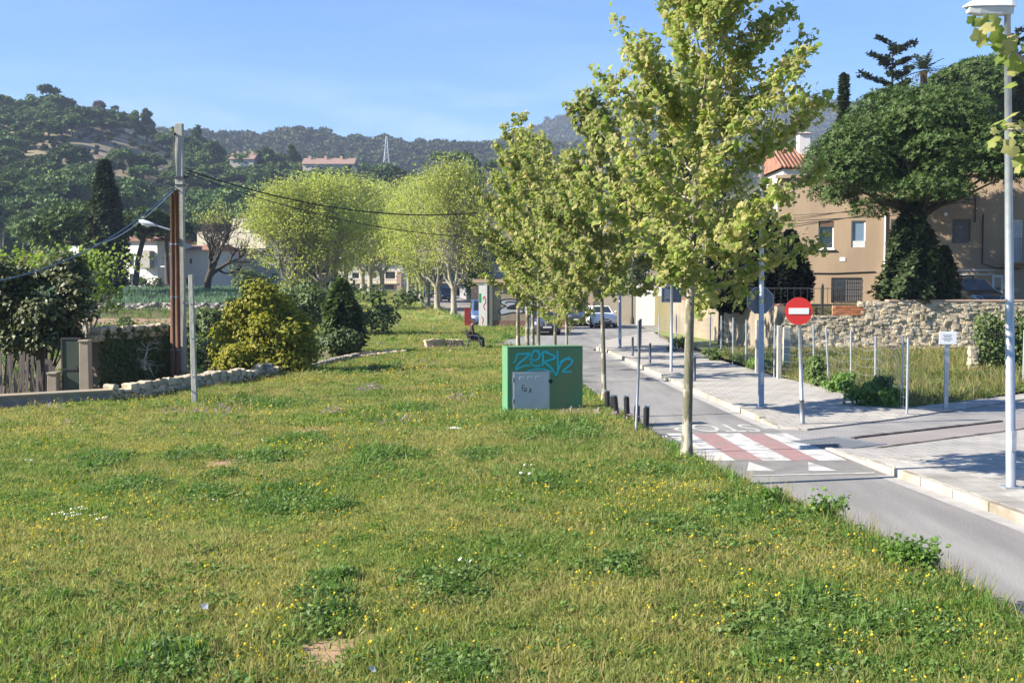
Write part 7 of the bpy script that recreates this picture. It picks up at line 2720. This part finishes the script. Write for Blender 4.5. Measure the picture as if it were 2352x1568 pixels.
rng = np.random.default_rng(100)
proto = []
for k in range(5):
    proto.append((blades(rng, 16, .03, .085, .11, .0065, 1.2), M['grass_blade']))       # 0-4 short
for k in range(3):
    proto.append((blades(rng, 6, .06, .15, .09, .003, .7), M['grass_straw']))        # 5-7 seeded straw
for k in range(3):
    proto.append((rosette(rng, 30, .13, .07, .034), M['leaf_weed']))                  # 8-10 weeds
for k in range(2):
    proto.append((rosette(rng, 36, .15, .09, .036, LEAF_P2), M['leaf_weed_dark']))    # 11-12 dark weeds
for k in range(2):
    proto.append((flower(rng, 3, .07, .14, .14, .0115), [M['grass_blade'], M['petal_yellow']]))   # 13-14
proto.append((flower(rng, 2, .10, .2, .12, .02, 6), [M['grass_blade'], M['petal_white']]))       # 15
proto.append((flower(rng, 5, .08, .16, .1, .016, 5), [M['grass_blade'], M['petal_pink']]))       # 16
for k in range(2):
    proto.append((blades(rng, 16, .07, .17, .10, .006, .9), M['leaf_weed']))          # 17-18 lush grass

WEEDS = [(450, 1040, .55), (600, 1050, .55), (880, 1050, .7), (960, 935, .6), (640, 920, .7), (560, 912, .6), (760, 1165, .4), (1040, 1340, .42), (745, 1410, .25), (750, 1365, .25), (760, 1325, .25), (390, 1535, .42), (1040, 1530, .42), (1540, 1225, .5), (1000, 872, .7), (880, 962, .4), (1900, 1425, .7),
         (1730, 1180, .7), (1500, 1090, .55), (1640, 1010, .6), (1100, 1050, .5), (300, 1110, .6), (480, 1130, .45), (660, 1130, .5), (1240, 1120, .5), (890, 840, 1.0), (800, 850, 1.0), (1130, 885, .5), (1300, 1000, .9), (1180, 960, .5), (700, 1005, .6), (520, 1090, .3), (1860, 1500, .5), (2100, 1440, .5), (1420, 1300, .3), (230, 1050, .6), (620, 1165, .4)]
wp = [(*gp(x, y, .42)[:2], r) for x, y, r in WEEDS]


def weed_w(x, y):
    w = np.zeros_like(x)
    for wx_, wy_, r in wp:
        d = np.hypot((x - wx_) / r, (y - wy_) / (r * 1.5)) + .45 * vnoise(x, y, .35, 11)
        w = np.maximum(w, 1 - smooth(.45, 1.0, d))
    return w


def in_view(x, y, mx=1.06):
    return (np.abs(x) < (CX / FPX * y * mx + .4)) & (y > 7.0)


PT, SCL, IDX, ROT = [], [], [], []


def seed(n, y0, y1, s, choose):
    y = rng.uniform(y0, y1, n * 3)
    x = rng.uniform(-CX / FPX * y1 * 1.08, CX / FPX * y1 * 1.08, n * 3)
    ok = in_view(x, y) & (x > interp(MEAD_L, y) + .1) & (x < interp(MEAD_R, y) - .02)
    x, y = x[ok][:n], y[ok][:n]
    if len(x) == 0:
        return
    bw_ = bare_w(x, y)
    keep = rng.random(len(x)) > bw_ * .93
    x, y = x[keep], y[keep]
    id_ = choose(x, y)
    k = id_ >= 0
    x, y, id_ = x[k], y[k], id_[k]
    sc = s * rng.uniform(.65, 1.35, len(x)) * (1 + .25 * vnoise(x, y, 1.4, 21))
    PT.append(np.stack([x, y, mead_h(x, y)], 1))
    SCL.append(sc)
    IDX.append(id_)


edge_d = lambda x, y: interp(MEAD_R, y) - x


def choose(x, y):
    n = len(x)
    u = rng.random(n)
    dry = vnoise(x, y, 1.9, 31) + .6 * vnoise(x, y, .6, 32)
    lush = vnoise(x, y, 1.6, 33) + .5 * vnoise(x, y, .5, 34)
    ww = weed_w(x, y)
    ed = 1 - smooth(.1, 1.1, edge_d(x, y))
    yl = np.clip(.30 * (vnoise(x, y, 2.6, 35) + .45) + .28 * smooth(-.5, 1.6, x) * (1 - smooth(14, 19, y)) + .30 * smooth(-3, -5, x) * smooth(8, 11, y) * (1 - smooth(14, 18, y)), 0, .5)
    id_ = rng.integers(0, 5, n)
    id_ = np.where((u < .10 + .16 * dry), rng.integers(5, 8, n), id_)
    id_ = np.where((rng.random(n) < .035 + .10 * np.clip(lush, 0, 1)), rng.integers(8, 11, n), id_)
    id_ = np.where((rng.random(n) < .5 * ed * np.where((y > 19.5) & (y < 28), .15, 1)), rng.choice([17, 18, 8, 9], n), id_)
    id_ = np.where((rng.random(n) < ww * .55), rng.choice([11, 12, 9, 17], n), id_)
    id_ = np.where((rng.random(n) < yl * .21 * (1 - .6 * ww)), rng.integers(13, 15, n), id_)
    id_ = np.where((rng.random(n) < .0002 + .003 * (vnoise(x, y, .5, 36) > .8)), 15, id_)
    id_ = np.where((rng.random(n) < .08 * (vnoise(x, y, 1.2, 37) > .72) * smooth(18, 26, y)), 16, id_)
    return id_


seed(21000, 7.2, 14, .95, choose)
seed(24000, 14, 22, 1.1, choose)
seed(24000, 22, 34, 1.3, choose)
seed(22000, 34, 56, 1.7, choose)
seed(12000, 56, 90, 2.3, choose)
seed(9000, 90, 200, 3.4, choose)
PT, SCL, IDX = np.concatenate(PT), np.concatenate(SCL), np.concatenate(IDX)
ROT = np.stack([rng.normal(size=len(PT)) * .1, rng.normal(size=len(PT)) * .1, rng.uniform(0, 6.28, len(PT))], 1)
scatter('meadow_grass', PT, SCL, ROT, IDX, proto, label='short spring grass with weeds and small yellow flowers')

# weed mounds that stand above the turf (one mass)
PT, SCL, IDX = [], [], []
for wx_, wy_, r in wp:
    n = int(48 * r / .5)
    x, y = wx_ + rng.normal(size=n) * r * .42, wy_ + rng.normal(size=n) * r * .6
    ok = (x < interp(MEAD_R, y) - .05) & (x > interp(MEAD_L, y) + .1)
    x, y = x[ok], y[ok]
    d = np.hypot((x - wx_) / r, (y - wy_) / (r * 1.5))
    z = mead_h(x, y) + rng.uniform(0, .05, len(x)) * np.clip(1 - d, 0, 1)
    PT.append(np.stack([x, y, z], 1))
    SCL.append(rng.uniform(.5, 1.0, len(x)))
    IDX.append(rng.choice([0, 1, 2], len(x)))
# taller leafy fringe along the road edge
n = 3800
y = rng.uniform(8.5, 34, n)
ed = np.abs(rng.normal(size=n)) * .35
x = interp(MEAD_R, y) - .12 - ed
ok = (vnoise(x, y, .9, 41) > -.25) & in_view(x, y, 1.1)
x, y = x[ok], y[ok]
PT.append(np.stack([x, y, mead_h(x, y)], 1))
SCL.append(rng.uniform(.4, 1.0, len(x)) * np.where((y > 19.5) & (y < 29), .32, 1))
IDX.append(rng.choice([0, 1, 2, 3, 3, 4], len(x)))
PT, SCL, IDX = np.concatenate(PT), np.concatenate(SCL), np.concatenate(IDX)
ROT = np.stack([rng.normal(size=len(PT)) * .2, rng.normal(size=len(PT)) * .2, rng.uniform(0, 6.28, len(PT))], 1)
mound = [(rosette(rng, 48, .15, .10, .032), M['leaf_weed']), (rosette(rng, 44, .16, .10, .036, LEAF_P2), M['leaf_weed_dark']), (rosette(rng, 52, .17, .11, .030), M['leaf_weed_dark']), (blades(rng, 18, .10, .24, .10, .005, .8), M['leaf_weed']), (blades(rng, 9, .2, .42, .1, .004, .5), M['grass_straw'])]
scatter('weed_clumps', PT, SCL, ROT, IDX, mound, label='green weed clumps and verge plants rising from the meadow')

# leggy leafy plants at the road edge: single things
def leggy(rng, n_st, h, leaf):
    st, lf = MB(), MB()
    for i in range(n_st):
        a = rng.uniform(0, 6.28)
        e = np.array([cos(a) * h * .5, sin(a) * h * .5, h * rng.uniform(.6, 1.05)])
        m_ = e * .5 + np.array([0, 0, h * .18])
        st.tube([(0, 0, -.03), m_, e], [.006, .005, .003], 4, caps=False)
        k = 22
        f = rng.uniform(.2, 1.05, k)[:, None]
        P = (1 - f) ** 2 * 0 + 2 * f * (1 - f) * m_ + f ** 2 * e + rng.normal(size=(k, 3)) * .035
        leaves(lf, P, leaf * rng.uniform(.6, 1.3, k), LEAF_P2, bias=(0, 0, 1), amt=.9, rng=rng)
    return st, lf


for i, (px_, py, h, lb) in enumerate(((1770, 1165, .36, 'leafy weed hanging over the road edge, nearest to the plane tree'), (1905, 1195, .5, 'tall sprig of weed with bare stems over the road edge'), (2060, 1300, .4, 'bushy mallow-like weed at the road edge'), (2120, 1310, .42, 'leggy weed leaning furthest out over the road'))):
    p = gp(px_, py, .42)
    st, lf = leggy(rng, 15, h * .72, .044)
    x = min(p.x, float(interp(MEAD_R, p.y)) - .22)
    plant_tree('verge_weed', (x, p.y, float(mead_h(x, p.y)) - .02), [('stems', st, M['leaf_weed']), ('foliage', lf, M['leaf_weed'])], lb, 'plant', 'leggy weeds along the verge')

# dry grass and bushes of the vacant lot
n = 9000
x, y = rng.uniform(7.8, 21, n), rng.uniform(27.5, 47, n)
ok = (x > np.interp(y, [28.1, 33.5, 37.6, 46], [9.5, 9.05, 8.5, 8.0])) & (y > 28.2 + np.maximum(0, x - 9.45) * .93) & (np.abs(x) < CX / FPX * y * 1.05)
x, y = x[ok], y[ok]
PT = np.stack([x, y, .05 + .22 * smooth(28, 47, y)], 1)
lotp = [(blades(rng, 18, .12, .34, .16, .006, .8), M['grass_tall']) for k in range(3)] + [(blades(rng, 10, .15, .42, .14, .005, .6), M['grass_straw']) for k in range(2)] + [(rosette(rng, 24, .2, .25, .08), M['leaf_weed']), (rosette(rng, 26, .2, .25, .08), M['leaf_shrub'])]
v = vnoise(x, y, 2.2, 51)
id_ = np.where(rng.random(len(x)) < .42 + .3 * v, rng.integers(3, 5, len(x)), rng.integers(0, 3, len(x)))
id_ = np.where(rng.random(len(x)) < .14, rng.integers(5, 7, len(x)), id_)
ROT = np.stack([rng.normal(size=len(PT)) * .12, rng.normal(size=len(PT)) * .12, rng.uniform(0, 6.28, len(PT))], 1)
scatter('lot_grass', PT, rng.uniform(.7, 1.4, len(PT)), ROT, id_, lotp, label='tall half-dry grass of the vacant lot')
# green crop rows and terrace grass on the left
PT = []
for r_ in range(26):
    y = 108 + r_ * 1.5
    x = rng.uniform(-58, -20, 120)
    PT.append(np.stack([x, y + rng.normal(size=120) * .2, g(x, np.full(120, y)) + .02], 1))
PT = np.concatenate(PT)
cp = [(blades(rng, 22, .4, .9, .3, .035, .6), M['crop']) for k in range(2)]
ROT = np.zeros((len(PT), 3))
ROT[:, 2] = rng.uniform(0, 6.28, len(PT))
scatter('crop_rows', PT, rng.uniform(.8, 1.5, len(PT)), ROT, rng.integers(0, 2, len(PT)), cp, label='blue-green vegetable crop growing in rows before the farmhouse')
n = 5200
x, y = rng.uniform(-62, -4, n), rng.uniform(34, 108, n)
ok = (x < interp([(34, -8.2), (44.5, -6.6), (50, -8), (60, -10.5), (108, -14.5)], y)) & (np.abs(x) < CX / FPX * y * 1.04) & ~((y > 72) & (y < 92) & (x < -18) & (rng.random(n) < .9))
x, y = x[ok], y[ok]
PT = np.stack([x, y, g(x, y) + .0], 1)
ROT = np.zeros((len(PT), 3))
ROT[:, 2] = rng.uniform(0, 6.28, len(PT))
scatter('garden_undergrowth', PT, rng.uniform(1.0, 2.4, len(PT)), ROT, rng.choice([0, 1, 2, 5, 5, 6], len(PT)), lotp, label='rough green undergrowth of the gardens beyond the wall')

# bushes along the fence
for i, (px_, py, w_, h_, mat, lb) in enumerate(((1875, 890, .42, .75, 'leaf_weed_dark', 'leafy young bush by the fence, behind the no-entry sign'), (1990, 935, .5, .45, 'leaf_weed', 'low green weed bush at the fence, left of the dark one'), (2022, 925, .42, .55, 'leaf_shrub', 'dark green weed bush at the fence, tallest of the group'), (2048, 938, .4, .45, 'leaf_weed', 'bright green weed bush at the fence corner'), (1935, 905, .5, .5, 'leaf_weed', 'green weeds at the fence foot between two posts'), (1760, 858, .5, .4, 'leaf_weed', 'weeds at the fence foot left of the pale concrete post'),
                                                (1640, 830, .4, .45, 'leaf_shrub', 'dark weeds at the fence foot beside the tall plane trunk'), (1560, 808, .5, .5, 'leaf_shrub', 'dark weeds at the fence foot left of the tall plane trunk'))):
    p = gp(px_, py, .08)
    lob = [((rng.normal() * w_ * .4, rng.normal() * w_ * .35, rng.uniform(.1, h_)), (w_ * .42, w_ * .42, h_ * .3)) for k in range(9)]
    tr, lf = shrub(rng, lob, 1300, .075, LEAF_P2, 6)
    plant_tree('weed_bush', (p.x, p.y + .25, .06), [('stems', tr, M['bark_grey']), ('foliage', lf, M[mat])], lb, 'bush', 'bushes along the mesh fence')
# ivy-hung reed screen and stone pillar at the right end of the lot
x0, x1, Y = (2246 - CX) / FPX * 38, (2420 - CX) / FPX * 38, 38
rs = thing('reed_screen', (x0, Y, .1), 'reed screen overgrown with creeper at the right end of the lot', 'fence')
x = 0
mb = MB()
while x < x1 - x0:
    mb.box((x, random.uniform(-.03, .03), .8), (.035, .03, random.uniform(1.5, 1.75)))
    x += .05
obj('reeds', mb, M['old_board'], rs, kind='stuff')
for z in (.35, 1.1):
    obj('rail', MB().box(((x1 - x0) / 2, .05, z), (x1 - x0, .05, .06)), M['bark_grey'], rs)
iv = MB()
n = 2600
P = np.stack([rng.uniform(-.1, x1 - x0, n), -.08 + rng.normal(size=n) * .12, rng.uniform(.1, 1.9, n) + rng.normal(size=n) * .15], 1)
P = P[(vnoise(P[:, 0], P[:, 2], .5, 61) > -.3) | (P[:, 2] > 1.3)]
leaves(iv, P, rng.uniform(.06, .13, len(P)), LEAF_Q, bias=(-.3, -1, .4), amt=1.2, rng=rng)
obj('creeper', iv, M['leaf_shrub'], rs, kind='stuff')
sp_ = thing('stone_pillar', ((2234 - CX) / FPX * 38, 37.9, .08), 'yellowish rough stone pillar at the end of the reed screen', 'pillar')
for k_ in range(8):
    for q in (-1, 1):
        o = obj('stone', STONES[(k_ * 2 + q) % 7], M['stone'], sp_)
        o.location = (q * .05 + random.uniform(-.02, .02), 0, .08 + k_ * .115)
        o.scale = (.17, .22, .13)
        o.rotation_euler.z = random.uniform(-.3, .3)
# litter on the meadow
for px_, py, lb, s in ((470, 1397, 'white scrap of paper lying on the meadow at the left', .05), (855, 1533, 'white scrap of paper lying on the meadow at the bottom', .04), (1045, 981, 'flattened pale cardboard scrap in the grass before the cabinet', .16)):
    p = gp(px_, py, .45)
    z = float(mead_h(p.x, p.y)) + .05
    o = obj('paper_scrap', MB().add([(-s, -s * .5, 0), (s, -s * .6, .02), (s * .9, s * .5, .0), (0, s * .7, .035), (-s * 1.1, s * .4, .01)], [(0, 1, 2, 3, 4)]), M['plate'], loc=(p.x, p.y, z))
    o.rotation_euler = (.03, 0, random.uniform(0, 3))
    props(o, lb, 'litter')
o = scatter('daisy_patch', *(lambda P_: (P_, rng.uniform(.8, 1.4, len(P_)), np.zeros((len(P_), 3)), np.zeros(len(P_), int)))(np.array([[a + rng.normal() * .22, b_ + rng.normal() * .18, float(mead_h(a, b_)) + .02] for a, b_ in [tuple(gp(190, 1183, .42)[:2])] * 10])), [(flower(rng, 4, .06, .10, .09, .011, 6), [M['grass_blade'], M['petal_white']])], label='small patch of white flowers in the meadow')

# ================================================================== air
hz_m = bpy.data.materials.new('haze')
hz_m.use_nodes = True
ht = hz_m.node_tree
ht.nodes.clear()
ho = ht.nodes.new('ShaderNodeOutputMaterial')
hv = ht.nodes.new('ShaderNodeVolumePrincipled')
hv.inputs['Color'].default_value = (.62, .74, 1.0, 1)
hv.inputs['Density'].default_value = .00022
hv.inputs['Anisotropy'].default_value = .0
ht.links.new(hv.outputs[0], ho.inputs['Volume'])
obj('haze', MB().box((0, 1500, 215), (6600, 4000, 440)), hz_m, kind='stuff')
